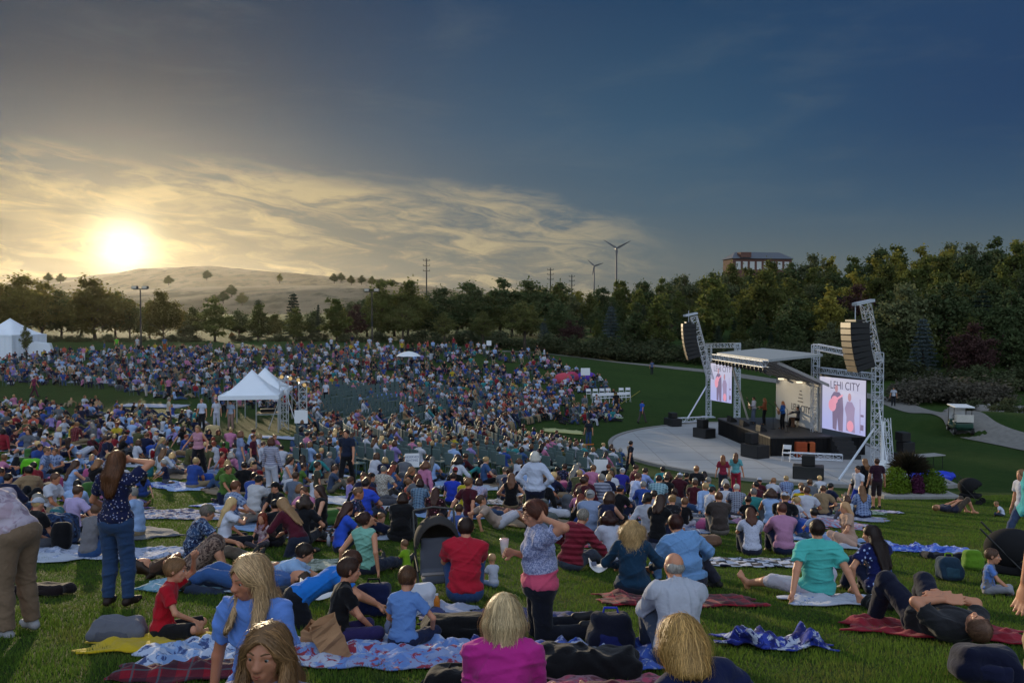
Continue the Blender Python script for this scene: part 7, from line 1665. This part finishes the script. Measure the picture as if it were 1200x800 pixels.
# bags, coolers and boxes lying on the generated blankets
def small_goods():
    ms = []
    for nm, dims, rr_, cr in (('tote_bag', (.20, .12, .19), .09, .015), ('cooler', (.22, .15, .16), .04, .002), ('backpack', (.15, .12, .22), .10, .012), ('rolled_blanket', (.28, .12, .10), .09, .012)):
        s_ = Shape(.03); s_.box((0, 0, dims[2]+.01), dims, None, rr_); 
        if nm != 'rolled_blanket': s_.box((0, -dims[1], dims[2]*.7), (dims[0]*.7, .04, dims[2]*.4), None, .03)
        s_.disp = lambda P, c_=cr: wrinkle(P, c_, 5, 26); ms.append((nm, *s_.mesh(.03)))
    base = {nm: mesh_obj(nm, V, F, fabric('#303030'), None, True, link=False).data for nm, V, F in ms}; q = random.Random(9); used_ = set()
    cols = [('black', '#0e0e12'), ('navy', '#141c3c'), ('grey', '#50545c'), ('red', '#7a1420'), ('white', '#b0b4c0'), ('blue', '#24489c'), ('teal', '#1c6068'), ('tan', '#7c6448'), ('pink', '#a8507c'), ('green', '#3c6430')]
    for r_ in AUTO:
        if q.random() > .42: continue
        a = q.uniform(0, 6.28); x, y = r_['x']+.48*math.cos(a), r_['y']+.48*math.sin(a)
        if not free(x, y, .36): continue
        nm = q.choice(list(base)); cn, ch = q.choice(cols); lb = f"{cn} {nm.replace('_', ' ')} beside the {r_['label']}"; lb = ' '.join(lb.split()[:16]).rstrip(',')
        if lb in used_: continue
        used_.add(lb); o = bpy.data.objects.new(nm, base[nm]); C.objects.link(o); o.location = (x, y, gz(x, y)+.03); o.rotation_euler.z = q.uniform(0, 6.28); o.material_slots[0].link = 'OBJECT'; o.material_slots[0].material = fabric(ch); tag(o, lb, nm.replace('_', ' '), 'belongings on the slope')
small_goods()
# ------------------------------------------------ the far crowd and the dark chairs
def low_people():
    out = []
    for pose, st, fem, sl in (('chair', 'short', False, .6), ('chair', 'bob', True, .6), ('chair', 'long', True, 1.0), ('hug', 'short', False, .6), ('low', 'long', True, .6), ('back', 'short', False, .6), ('stand', 'short', False, .6), ('cross', 'bob', True, .6), ('recline', 'short', False, 1.0)):
        o = {'hairstyle': st, 'female': fem, 'sleeve': sl, 'shoes': 'on', 'hk': 1.0}; J = joints(pose, None, 1, 1); S = person_shapes(J, o, 3); b = Shape(.02); S['shoes'] = Shape(.02); S['shoes'].p = S['shoe_l'].p+S['shoe_r'].p
        for t_ in ('body', 'shirt', 'trousers', 'shoes'): b.p += S[t_].p
        V, F = b.mesh(.062); ctr = V[F].mean(1); mi = np.argmin([S[t_].field(ctr)-(.004 if t_ != 'body' else 0) for t_ in ('body', 'shirt', 'trousers', 'shoes')], 0); Vh, Fh = S['hair'].mesh(.055); out.append((pose, np.r_[V, Vh], np.r_[F, Fh+len(V)], np.r_[mi, np.full(len(Fh), 4)]))
    return out
def chair_low():
    m = MB(); m.box((0, 0, .44), (.44, .42, .05), bev=.015); m.box((0, -.23, .72), (.44, .04, .42), bev=.015)
    for sx in (-.2, .2):
        for sy in (-.2, .18): m.box((sx, sy, .22), (.03, .03, .44))
    return np.array(m.V), m.F
ORD = 'one two three four five six seven eight nine ten eleven twelve thirteen fourteen fifteen sixteen seventeen eighteen nineteen twenty twenty-one twenty-two twenty-three twenty-four'.split()
def rows():
    out = []; cx, cy = 18.3, 52.0
    for i, r_ in enumerate(np.arange(16.6, 42, 1.25)):
        a0, a1 = (188, 247) if r_ < 19 else (134, 247) if r_ < 23 else (128, 240) if r_ < 30 else (138, 232) if r_ < 36 else (146, 215); n = int(r_*R(a1-a0)/.60)
        for k in range(n):
            a = a0+(a1-a0)*(k+.5)/n; sec = (a-158)/17.0
            if abs(sec-round(sec)) < .055: continue       # aisles
            x, y = cx+r_*math.cos(R(a)), cy+r_*math.sin(R(a)); px = 600+x/y*1000; 
            if px < 352 and y < 75: continue
            py = 370+(8.1-gz(x, y))/y*1000
            if py > 562 or (py > 540 and px > 735) or (px > 648 and y > 50) : continue
            if y < 29: continue
            yaw = math.degrees(math.atan2(-(cx-x), cy-y)); out.append((x, y, gz(x, y), yaw, i, a))
    return out
def far_crowd():
    LP = low_people(); CH = chair_low(); R_ = rows(); q = random.Random(5); Vs = []; Fs = []; Ms = []; nv = 0
    pal = [fabric(c[1]) if ':' not in c[1] else fabric('#5a6478') for c in COL[:17]]; hairs = [hairmat(h_[1]) for h_ in HAIR]; legs = [fabric(l[1]) for l in LEG]; sks = [skin('#c08a6c'), skin('#9a6848')]; shoe = plain('shoe_#22222a', hexc('#22222a'), .6); mats = pal+hairs+legs+sks+[shoe]; oH, oL, oS, oF = len(pal), len(pal)+len(hairs), len(pal)+len(hairs)+len(legs), len(pal)+len(hairs)+len(legs)+2
    W1 = [c[2] for c in COL[:17]]; W1[0] = 20; W1[3] = 12; W1[2] = 12
    def add(x, y, z, yaw, kind, s):
        nonlocal nv
        pose, V, F, mi = LP[kind]; c, sn = math.cos(R(yaw)), math.sin(R(yaw)); V2 = np.stack([(V[:, 0]*c-V[:, 1]*sn)*s+x, (V[:, 0]*sn+V[:, 1]*c)*s+y, V[:, 2]*s+z], 1)
        tb = np.array([oS+q.randint(0, 1), q.choices(range(17), W1)[0], oL+q.choices(range(len(LEG)), [l[2] for l in LEG])[0], oF, oH+q.choices(range(len(HAIR)), [h_[2] for h_ in HAIR])[0]]); Vs.append(V2); Fs.append(F+nv); Ms.append(tb[mi]); nv += len(V)
    chairs = []
    empty_sec = lambda px, py: (372 < px < 470 and 450 < py < 492) or (470 < px < 570 and 458 < py < 500 and q.random() < .5)
    for x, y, z, yaw, r_, a in R_:
        px = 600+x/y*1000; py = 370+(8.1-z)/y*1000; chairs.append((x, y, z, yaw+q.uniform(-4, 4), f"dark green chair in curved row {ORD[min(r_, 23)]} counted from the plaza, {'near' if a > 212 else 'middle' if a > 170 else 'far'} stretch"))
        if (not empty_sec(px, py-8) or q.random() < .10) and q.random() < (.62 if py > 500 else .74): add(x, y-.02, z, yaw+q.uniform(-10, 10), q.choice([0, 1, 2, 0]), q.uniform(.85, 1.05))
    # loose crowd filling the far lawn
    FAR = [(-40, 424), (60, 414), (180, 411), (420, 408), (560, 411), (636, 416), (650, 428), (690, 440), (725, 466), (730, 490), (700, 500), (655, 498), (600, 488), (560, 478), (480, 460), (380, 462), (372, 500), (345, 486), (300, 478), (255, 484), (245, 470), (190, 470), (120, 456), (60, 452), (-40, 452)]
    GAP = [(560, 424, 14), (600, 431, 16), (458, 440, 10), (515, 430, 12), (640, 440, 10), (570, 468, 12), (690, 470, 22)]
    pts = []; t_ = 0; cell = defaultdict(list)
    while len(pts) < 1350 and t_ < 60000:
        t_ += 1; px, py = q.uniform(-30, 735), q.uniform(408, 502)
        if not inpoly(px, py, FAR): continue
        if q.random() > (1.0 if px < 560 else .62): continue
        if any(abs(px-a) < w and abs(py-b) < w*.35 for a, b, w in GAP): continue
        if 372 < px < 560 and py > 456+(px-372)*.08 and py < 500: continue
        p = G(px, py); 
        if p[1] > 118: continue
        k = (int(p[0]/.8), int(p[1]/.8))
        if any((p[0]-a)**2+(p[1]-b)**2 < .78**2 for i in (-1, 0, 1) for j in (-1, 0, 1) for a, b in cell[(k[0]+i, k[1]+j)]): continue
        cell[k].append((p[0], p[1])); pts.append(p); face = math.degrees(math.atan2(-(18-p[0]), 52-p[1]))
        kd = q.choices([0, 1, 2, 3, 4, 5, 7, 8, 6], [4, 2, 1.5, 4, 3, 2.5, 2.5, 1.5, .8 if py < 425 else .15])[0]; add(p[0], p[1], p[2], face+q.gauss(0, 35), kd, q.uniform(.7, 1.05) if q.random() < .3 else q.uniform(.92, 1.05))
        if kd in (0, 1, 2): chairs.append((p[0], p[1], p[2], face, 'dark green chair standing loose among the far crowd'))
    # the left slope behind the blankets
    t_ = 0; n0 = 0
    LEFT = [(-30, 476), (40, 474), (150, 478), (215, 488), (245, 505), (215, 520), (-30, 520)]
    while n0 < 130 and t_ < 9000:
        t_ += 1; px, py = q.uniform(-30, 360), q.uniform(472, 520)
        if not inpoly(px, py, LEFT): continue
        p = G(px, py)
        if p[1] < 33: continue
        k = (int(p[0]/.8), int(p[1]/.8))
        if any((p[0]-a)**2+(p[1]-b)**2 < .7**2 for i in (-1, 0, 1) for j in (-1, 0, 1) for a, b in cell[(k[0]+i, k[1]+j)]) or not free(p[0], p[1], .6): continue
        cell[k].append((p[0], p[1])); n0 += 1; add(*p, math.degrees(math.atan2(-(18-p[0]), 52-p[1]))+q.gauss(0, 45), q.choice([3, 4, 5, 7, 8, 3]), q.uniform(.8, 1.05))
    o = mesh_obj('crowd', np.concatenate(Vs), np.concatenate(Fs), mats, None, True, np.concatenate(Ms)); tag(o, 'dense far crowd seated in chairs and on the lawn across the bowl', 'crowd', kind='stuff')
    print('far people', len(Vs), 'chairs', len(chairs))
    # chairs: the 290 nearest are things, the rest one mass
    chairs.sort(key=lambda c: c[0]**2+c[1]**2); cm = plain('dark_green_chair', (.085, .13, .13), .75, .25, var=.1); me = mesh_obj('chair', CH[0], CH[1], cm, None, False, link=False).data
    arr = [c for c in chairs]
    for x, y, z, yaw, clb in arr[:290]:
        ob = bpy.data.objects.new('chair', me); C.objects.link(ob); ob.location = (x, y, z); ob.rotation_euler.z = R(yaw); tag(ob, clb, 'chair', 'dark chairs in curved rows')
    V = []; F = []; n = 0
    for x, y, z, yaw, clb in arr[290:]:
        c, s = math.cos(R(yaw)), math.sin(R(yaw)); v = CH[0]; V.append(np.stack([v[:, 0]*c-v[:, 1]*s+x, v[:, 0]*s+v[:, 1]*c+y, v[:, 2]+z], 1)); F += [tuple(i+n for i in f) for f in CH[1]]; n += len(v)
    tag(mesh_obj('chair_rows', np.concatenate(V), F, cm, None, False), 'far rows of dark green chairs across the bowl', 'chairs', kind='stuff')
far_crowd()
# ================================================================ THINGS LYING ON THE SLOPE
def sheet(*a, **k): return terrain_sheet('blanket', *a, **k)
sheet(178, 757, 1.0, .62, 12, '#b89c10', 'bright yellow blanket under the child in red T-shirt', fold=.04)
sheet(236, 768, .9, .8, 20, 'tie:#7c98c4,#a8b4cc,#3c4c78:1.4', 'crumpled light blue towel between the yellow blanket and the blond girl', fold=.07, res=.03)
sheet(225, 792, 1.0, .5, 8, 'plaid:#7a1424,#14202c,#2c5a60:.6', 'dark red and green tartan blanket at the bottom left', fold=.06, res=.03)
sheet(118, 650, 2.6, 1.2, 4, 'tie:#8090b0,#a8b0c8,#5c6880:1.6', 'pale blue patterned blanket behind the standing floral top', fold=.04)
sheet(210, 604, 2.6, 1.7, 10, 'tie:#3c3c60,#9098b0,#504868:1.6', 'dark and white patterned quilt on the bare lawn at left', fold=.03)
sheet(243, 688, 1.5, .9, -6, 'tie:#3c6c84,#7aa0b0,#a8b8c8:1.2', 'teal patterned blanket under the two lying people', fold=.04)
sheet(352, 690, 1.2, .9, 10, 'tie:#3c7c94,#70b0c0,#9cc0cc:1.2', 'turquoise towel under the reader in pale blue', fold=.02)
sheet(415, 768, 1.5, .9, -4, 'tie:#a8b0c4,#6a88c0,#8a3040:1.3', 'crumpled blue and white blanket under the two boys', fold=.06, res=.03)
sheet(480, 772, 1.1, .8, 6, 'tie:#5c7cb8,#8090b8,#883848:1.6', 'blue and red patterned blanket under the boy in faded blue', fold=.05, res=.03)
sheet(500, 717, 1.0, .6, 0, '#8c94ac', 'pale grey cloth beside the navy bag', fold=.05)
sheet(590, 728, 1.6, .8, -3, 'stripes:#141834,#2c3464:1.2', 'dark navy padded blanket under the red T-shirt person', fold=.04)
sheet(680, 772, 1.9, .9, 3, 'tie:#1c2870,#3c58a8,#9aa4c4:1.0', 'blue and white patterned blanket beside the kneeling person', fold=.07, res=.035)
sheet(905, 757, .85, .42, -10, 'tie:#141c60,#2c3c98,#b0b8cc:1.3', 'crumpled blue and white cloth lying alone on the grass', fold=.11, res=.025, ragged=.08)
sheet(795, 706, 1.75, .8, 2, 'plaid:#7a1024,#1a1418,#a02834:.6', 'dark red tartan blanket under the pair with blond curls and light blue shirt', fold=.04)
sheet(898, 661, 1.9, 1.05, -2, 'checks:#101428,#b0b4c4:.42', 'navy and white checkered blanket on the right slope', fold=.025)
sheet(1075, 645, 1.9, 1.0, -8, 'tie:#1c3498,#5070c8,#a8b4d8:1.1', 'bright blue patterned blanket spread on the open grass at right', fold=.06)
sheet(1005, 706, 1.7, .7, 2, 'floral:#b0b4c4,#5070b8,#8090b8:.8', 'white and blue flowered blanket under the teal T-shirt pair', fold=.04)
sheet(1092, 742, 1.5, .75, -22, 'vstripes:#7a1424,#8c2030:.4', 'deep red blanket under the person lying on the back', fold=.05, res=.03)
sheet(735, 800, 1.1, .45, 2, 'tie:#a04058,#8a6070,#5c2434:1.2', 'pink and red patterned blanket at the bottom edge', fold=.04, d=5.9, res=.03)
sheet(718, 640, 1.4, .8, 6, 'tie:#a03048,#303448,#8090a8:1.4', 'red and blue patterned blanket with snacks behind the curly blond one', fold=.05)
sheet(985, 641, 2.0, .8, 8, '#9ca4b4', 'plain white sheet behind the teal T-shirt person', fold=.04)
sheet(1025, 600, 1.5, .8, 0, 'tie:#8478a0,#a8a8c0,#5c5070:1.2', 'mauve patterned blanket beneath the walking child', fold=.03)
sheet(345, 665, 1.3, 1.1, 20, 'tie:#5c6458,#9aa094,#788470:2.0', 'grey green patterned blanket under the long haired maroon top', fold=.03)
sheet(410, 627, 2.0, 1.3, 0, '#94a0b4', 'pale grey blanket right of the pink cooler', fold=.03)
sheet(1085, 560, 1.6, .9, 0, '#5c6478', 'small grey cloth on the slope behind the planter', d=36, fold=.05)
for px, py, w, l, sp, lb in ((521, 434, 3.6, 2.2, '#8c3058', 'pink blanket lying open among the far crowd, the upper one'), (597, 441, 4.0, 2.6, '#a88cb0', 'pale lilac blanket lying open in the far crowd near the edge'), (560, 473, 3.6, 2.6, '#9c84a4', 'pale lilac blanket lying open nearest the dark chairs'), (660, 506, 2.6, 1.5, '#a8a870', 'pale yellow cloth alone on the lawn near the orange tape'), (701, 487, 3.6, 1.9, '#9ca890', 'pale green blanket in front of the white folding chairs'), (115, 448, 5, 1.6, '#8c94a8', 'pale blanket at the rim of the far left crowd'), (180, 476, 4.5, 2.2, '#8c94a8', 'pale blanket on the empty lawn strip at left'), (333, 514, 2.8, 1.4, '#a0a8bc', 'white blanket in front of the sound tower')):
    sheet(px, py, w, l, 0, sp, lb, fold=.05, res=.15, th=.03, lift=.06)
def windbreak(px, py, w, h, c, lb):
    p = G(px, py); s = Shape(.06); s.ell((0, 0, h*.3), (w*.5, .55, h*.6)); s.cut.append(lambda P: -P[..., 2]); s.disp = lambda P: wrinkle(P, .02, int(px), 8); V, F = s.mesh(.08); o = mesh_obj('pop_up_shelter', V, F, fabric(c)); o.location = p; tag(o, lb, 'shelter')
windbreak(660, 449, 1.9, 1.2, '#b84858', 'coral pink pop-up shelter on the far lawn, left one'); windbreak(670, 446, 1.5, 1.1, '#a83c5c', 'darker pink pop-up shelter on the far lawn, right one'); windbreak(687, 446, 2.2, 1.1, '#5c38a0', 'purple pop-up shelter on the far lawn')
windbreak(455, 470, 3.6, .7, '#5c7cc0', 'long light blue canvas cover among the far crowd'); windbreak(473, 468, 2.6, .8, '#a01c20', 'red canvas cover beside the long light blue one')
soft('backpack', 138, 752, (.42, .30, .20), '#5c5e68', 'slouched grey backpack on the yellow blanket behind the child in red', rz=8, straps=1, seed=1, trim='#4a4c56')
soft('shoulder_bag', 48, 697, (.62, .28, .12), '#1a1014', 'flat dark maroon bag on the grass behind the bending person', rz=-4, seed=2)
soft('diaper_bag', 437, 722, (.36, .20, .33), '#141c40', 'upright navy bag between the mint top and the boy in faded blue', seed=3, handle=True, trim='#18224a')
soft('duffel_bag', 541, 800, (.50, .30, .24), '#0c0c10', 'black duffel bag with teal trim left of the magenta top', seed=4, trim='#14585a', handle=True, d=5.4)
soft('backpack', 538, 748, (.62, .36, .20), '#0a0a0d', 'low black bag on the navy padded blanket', rz=10, seed=5, straps=2)
soft('backpack', 716, 768, (.34, .26, .34), '#0e1020', 'upright black backpack with blue straps beside the kneeling person', seed=6, straps=2, strapcol='#2434a0', handle=True, trim='#161c50')
soft('bag', 690, 795, (.70, .42, .20), '#0c0c10', 'black fleece heaped in front of the magenta top', seed=7, crease=.02, pocket=False, d=6.2)
soft('bag', 733, 800, (.52, .26, .16), '#4a0c20', 'burgundy padded bag lying at the bottom edge', seed=8, d=5.3, pocket=False)
soft('backpack', 1113, 680, (.30, .24, .34), '#22384c', 'slate and green backpack standing behind the lying person', seed=9, handle=True, strapcol='#6a9020', trim='#2c4a5c')
soft('backpack', 1140, 668, (.26, .20, .32), '#5c8420', 'lime green bag between the slate backpack and the small child', seed=10, strapcol='#101010')
soft('backpack', 1163, 800, (.42, .30, .26), '#10142c', 'navy backpack with pale straps at the bottom right corner', seed=11, straps=2, d=6.1, strapcol='#5c606c', trim='#181c38', rz=-14)
soft('bag', 1045, 715, (.52, .30, .14), '#0c0c10', 'flat black bag right of the navy floral top', seed=12, rz=-8)
soft('backpack', 36, 557, (.52, .34, .52), '#5cb020', 'bright lime green backpack on a blanket at far left', seed=13, trim='#14180c', vox=.03)
soft('cooler_bag', 370, 616, (.36, .26, .30), '#a04874', 'pink cooler bag with dark blue top left of the mint top', seed=14, vox=.02, handle=True, trim='#a04874'); 
soft('backpack', 64, 640, (.6, .5, .55), 'tie:#101830,#24385c,#3c5478:2', 'dark blue patterned bag pile behind the bending person', seed=15, vox=.025, crease=.02)
soft('bag', 830, 640, (.42, .3, .2), '#6a5040', 'tan bag left of the dark brown T-shirt', seed=16, vox=.02)
soft('bag', 1110, 655, (.8, .35, .1), '#10121c', 'dark jacket thrown on the edge of the bright blue blanket', seed=17, vox=.03, pocket=False, crease=.02)
soft('bag', 320, 700, (.3, .2, .1), '#20242c', 'small dark pouch on the turquoise towel', seed=18, vox=.02)
soft('plastic_bag', 493, 716, (.28, .22, .28), '#b8bcc8', 'white plastic carrier bag beside the navy bag', seed=19, crease=.02, pocket=False)
soft('plastic_bag', 697, 792, (.12, .10, .13), '#b8bcc8', 'small crumpled white paper cup bag on the dark blanket', seed=20, crease=.012, pocket=False, d=6.6, vox=.008)
soft('plastic_bag', 247, 0, (.7, .5, .8), '#a8946c', 'pale bag carried low near the left slope people', seed=21, d=40, vox=.06, pocket=False)
def paper_bag(px, d, w, h, rz, tx, ty, label):
    p = GD(px, d); e = empty('paper_bag', p); n = 9; m = MB(); r = np.random.default_rng(px); V = []
    for k in range(n+1):
        z = h*k/n; f = 1+.10*k/n; j = .006*k/n
        q = [(-w/2, -w*.3), (-w*.0, -w*.3), (w/2, -w*.3), (w/2, 0), (w/2, w*.3), (0, w*.3), (-w/2, w*.3), (-w/2, 0)]
        for i, (x, y) in enumerate(q): dx = r.normal(0, .007, 2); inn = .86 if i in (3, 7) and k > 1 else 1; V.append((x*f*inn+dx[0], y*f+dx[1], z+(r.uniform(-.02, .02) if k == n else 0)))
    m.add(V, [(k*8+i, k*8+(i+1) % 8, (k+1)*8+(i+1) % 8, (k+1)*8+i) for k in range(n) for i in range(8)]+[tuple(range(8))[::-1]]); o = m.build('body', plain('kraft_paper', (.36, .20, .105), .8, .2, var=.15, nsc=14, bd=.004), e)
    so = o.modifiers.new('thickness', 'SOLIDIFY'); so.thickness = .002; e.rotation_euler = (R(tx), R(ty), R(rz)); tag(e, label, 'paper bag')
paper_bag(396, 6.6, .20, .36, 20, -6, -22, 'tall open brown paper bag leaning left, right one of two'); paper_bag(368, 6.75, .24, .27, -10, 8, 14, 'crumpled brown paper bag, left one of two')
# stroller
def stroller():
    p = G(512, 694); e = empty('stroller', p, R(12)); fm = plain('stroller_fabric', (.035, .030, .028), .85); fr = plain('stroller_frame', (.02, .02, .02), .4, .5)
    s = Shape(.02); s.ell((0, .02, .62), (.27, .34, .30)); s.cut.append(lambda P: -d_ell(P, A(0, -.02, .60), A(.245, .33, .275))); s.cut.append(lambda P: -(P[..., 2]-.56)-(P[..., 1])*.0); s.cut.append(lambda P: -(P[..., 1]+.16)-.0); V, F = s.mesh(.014); mesh_obj('hood', V, F, fm, e)
    s = Shape(.03); s.box((0, .02, .42), (.20, .035, .24), None, .03); s.box((0, -.16, .24), (.20, .18, .035), None, .03); s.disp = lambda P: wrinkle(P, .005, 3, 25); V, F = s.mesh(.016); mesh_obj('seat', V, F, plain('stroller_seat', (.10, .11, .14), .85), e)
    m = MB(); m.tube([(-.22, -.38, .34), (.22, -.38, .34)], .022, 7); m.build('bumper_bar', plain('bumper', (.22, .20, .20), .5), e)
    for s_ in (-1, 1):
        m = MB(); m.tube([(s_*.25, .34, .92), (s_*.25, .10, .50), (s_*.24, -.30, .10)], .014, 6); m.build('frame_tube', fr, e); m = MB(); m.tube([(s_*.25, -.32, .36), (s_*.25, .08, .44), (s_*.24, .30, .10)], .014, 6); m.build('frame_tube', fr, e)
        for y in (-.32, .30): m = MB(); m.tube([(s_*.25, y, .085), (s_*.285, y, .085)], .085, 16); w = m.build('wheel', plain('tyre', (.012, .012, .012), .8), e); m = MB(); m.tube([(s_*.286, y, .085), (s_*.29, y, .085)], .045, 12); m.build('rim', plain('rim', (.4, .4, .4), .4), w)
    m = MB(); m.tube([(-.25, .34, .92), (0, .38, .95), (.25, .34, .92)], .016, 6); m.build('handle', fr, e); tag(e, 'dark brown hooded stroller left of the red T-shirt person', 'stroller')
stroller()
def dark_stroller(px, py, s, lb, rz):
    p = G(px, py); e = empty('stroller', p, R(rz)); e.scale = (s, s, s); fm = plain('black_fabric', (.008, .008, .010), .9)
    q = Shape(.03); q.ell((0, 0, .55), (.26, .38, .30)); q.cut.append(lambda P: -d_ell(P, A(0, -.12, .48), A(.22, .34, .24))); V, F = q.mesh(.022); mesh_obj('hood', V, F, fm, e); q = Shape(.03); q.box((0, 0, .28), (.22, .3, .06), None, .04); V, F = q.mesh(.022); mesh_obj('seat', V, F, fm, e)
    for sx in (-1, 1):
        m = MB(); m.tube([(sx*.24, .42, .85), (sx*.24, -.30, .12)], .014, 6); m.build('frame_tube', black, e)
        for y in (-.3, .3): m = MB(); m.tube([(sx*.25, y, .1), (sx*.29, y, .1)], .1, 14); m.build('wheel', plain('tyre', (.012, .012, .012), .8), e)
    tag(e, lb, 'stroller')
dark_stroller(1187, 688, .95, 'black hooded stroller at the right edge behind the small child', 60); dark_stroller(1137, 590, 1.1, 'black stroller standing behind the person lying across the grass', 50)
# held and small things
def wine_cup():
    p = G(632, 750); e = empty('cup', (p[0]-.31, p[1]+.03, p[2]+.82)); mt, t, b = bsdf('clear_plastic', .08, .5); b.inputs['Base Color'].default_value = (.8, .8, .82, 1); b.inputs['Alpha'].default_value = .45
    m = MB(); m.tube([(0, 0, -.06), (0, 0, .08)], [.028, .042], 14); m.build('body', mt, e, True); m = MB(); m.tube([(0, 0, .03), (0, 0, .075)], [.035, .040], 14); m.build('drink', plain('orange_drink', (.55, .10, .03), .3), e, True); tag(e, 'clear plastic cup of orange drink held by the kneeling person', 'cup')
wine_cup()
def glasses():
    pass
def magazine(px, py, d, rz, w, h, lb, z=.12):
    p = GD(px, d); m = MB(); n = 10; V = []
    for i in range(n+1):
        u = i/n*2-1; zz = .05*(1-abs(u))**.5*-1+.03+.05*abs(u)**2
        V += [(u*w/2, -h/2, zz), (u*w/2, h/2, zz)]
    m.add(V, [(2*i, 2*i+2, 2*i+3, 2*i+1) for i in range(n)]); e = m.build('magazine', plain('page', (.70, .70, .72), .6, .3, var=.03), None, True); so = e.modifiers.new('thickness', 'SOLIDIFY'); so.thickness = .006; e.location = p+A(0, 0, z); e.rotation_euler = (R(20), 0, R(rz)); 
    m = MB(); m.box((-w*.25, 0, .052), (w*.28, h*.5, .002)); m.build('picture', plain('print_dark', (.10, .11, .16), .6), e); tag(e, lb, 'magazine')
magazine(372, 670, 9.5, 10, .42, .28, 'open white magazine in front of the reader in pale blue'); magazine(702, 655, 10.4, 0, .22, .16, 'white papers in the lap of the dark wavy haired person', .3)
def shoes_pair(px, py, c, lb):
    p = G(px, py); s = Shape(.015)
    s.cap((0, -.09, .035), (0, .06, .03), .036, .036); s.cap((0, .06, .03), (0, .12, .028), .036, .028); V, F = s.mesh(.012)
    for k in (0, 1): o = mesh_obj('shoe', V, F, plain('loose_'+c, hexc(c), .6)); x, y = p[0]+k*.14, p[1]+k*.05; o.location = (x, y, gz(x, y)+.01); o.rotation_euler.z = R(30+k*25+px); tag(o, lb, 'shoe', lb+' pair')
shoes_pair(1072, 712, '#101012', 'black shoe left on the grass by the flat black bag')
def bottle(px, py, c, lb, d=None, h=.22):
    p = GD(px, d) if d else G(px, py); e = empty('bottle', p); m = MB(); m.tube([(0, 0, .01), (0, 0, h*.7), (0, 0, h*.85), (0, 0, h*.93)], [.033, .033, .016, .014], 12); m.build('body', plain('bottle_'+c, hexc(c), .25, .5), e, True); m = MB(); m.tube([(0, 0, h*.93), (0, 0, h)], .016, 10); m.build('lid', plain('bottle_lid', (.6, .6, .62), .4), e); tag(e, lb, 'bottle')
for px, py, c, lb in ((455, 752, '#7c8cb0', 'pale blue bottle between the boy in black and the boy in blue'), (512, 720, '#c07020', 'orange drink bottle near the white carrier bag'), (1078, 733, '#b8c8e0', 'clear bottle on the deep red blanket'), (735, 655, '#a03040', 'red bottle on the snack blanket'), (960, 640, '#a8b0c0', 'pale bottle on the plain white sheet'), (222, 642, '#206a80', 'teal bottle beside the leaf print shirt'), (385, 640, '#b8bcc8', 'white bottle right of the maroon top')): bottle(px, py, c, lb)
def tape(a, b, c, lb):
    a, b = G(*a), G(*b); n = 16; P = [a+(b-a)*i/n for i in range(n+1)]; P = [A(p[0], p[1], gz(p[0], p[1])+.35-.12*math.sin(math.pi*i/n)) for i, p in enumerate(P)]; e = empty('barrier_tape', a); m = MB()
    for p, q in zip(P[:-1], P[1:]): m.bar(p-a, q-a, .015, .07)
    m.build('tape', plain('tape_'+c, hexc(c), .5), e)
    for p in (P[0], P[-1]): m = MB(); m.tube([p-a-A(0, 0, .45), p-a+A(0, 0, .1)], .015, 5); m.build('stake', dkm, e)
    tag(e, lb, 'tape')
tape((640, 524), (696, 527), '#c06820', 'orange tape line across the lawn left of the plaza'); tape((540, 520), (585, 545), '#b0a030', 'yellow tape line among the dark chairs'); tape((410, 505), (470, 512), '#c05820', 'orange tape line behind the curved chairs'); tape((718, 484), (750, 462), '#a09440', 'slack yellow cord on the far lawn right of the white chairs')
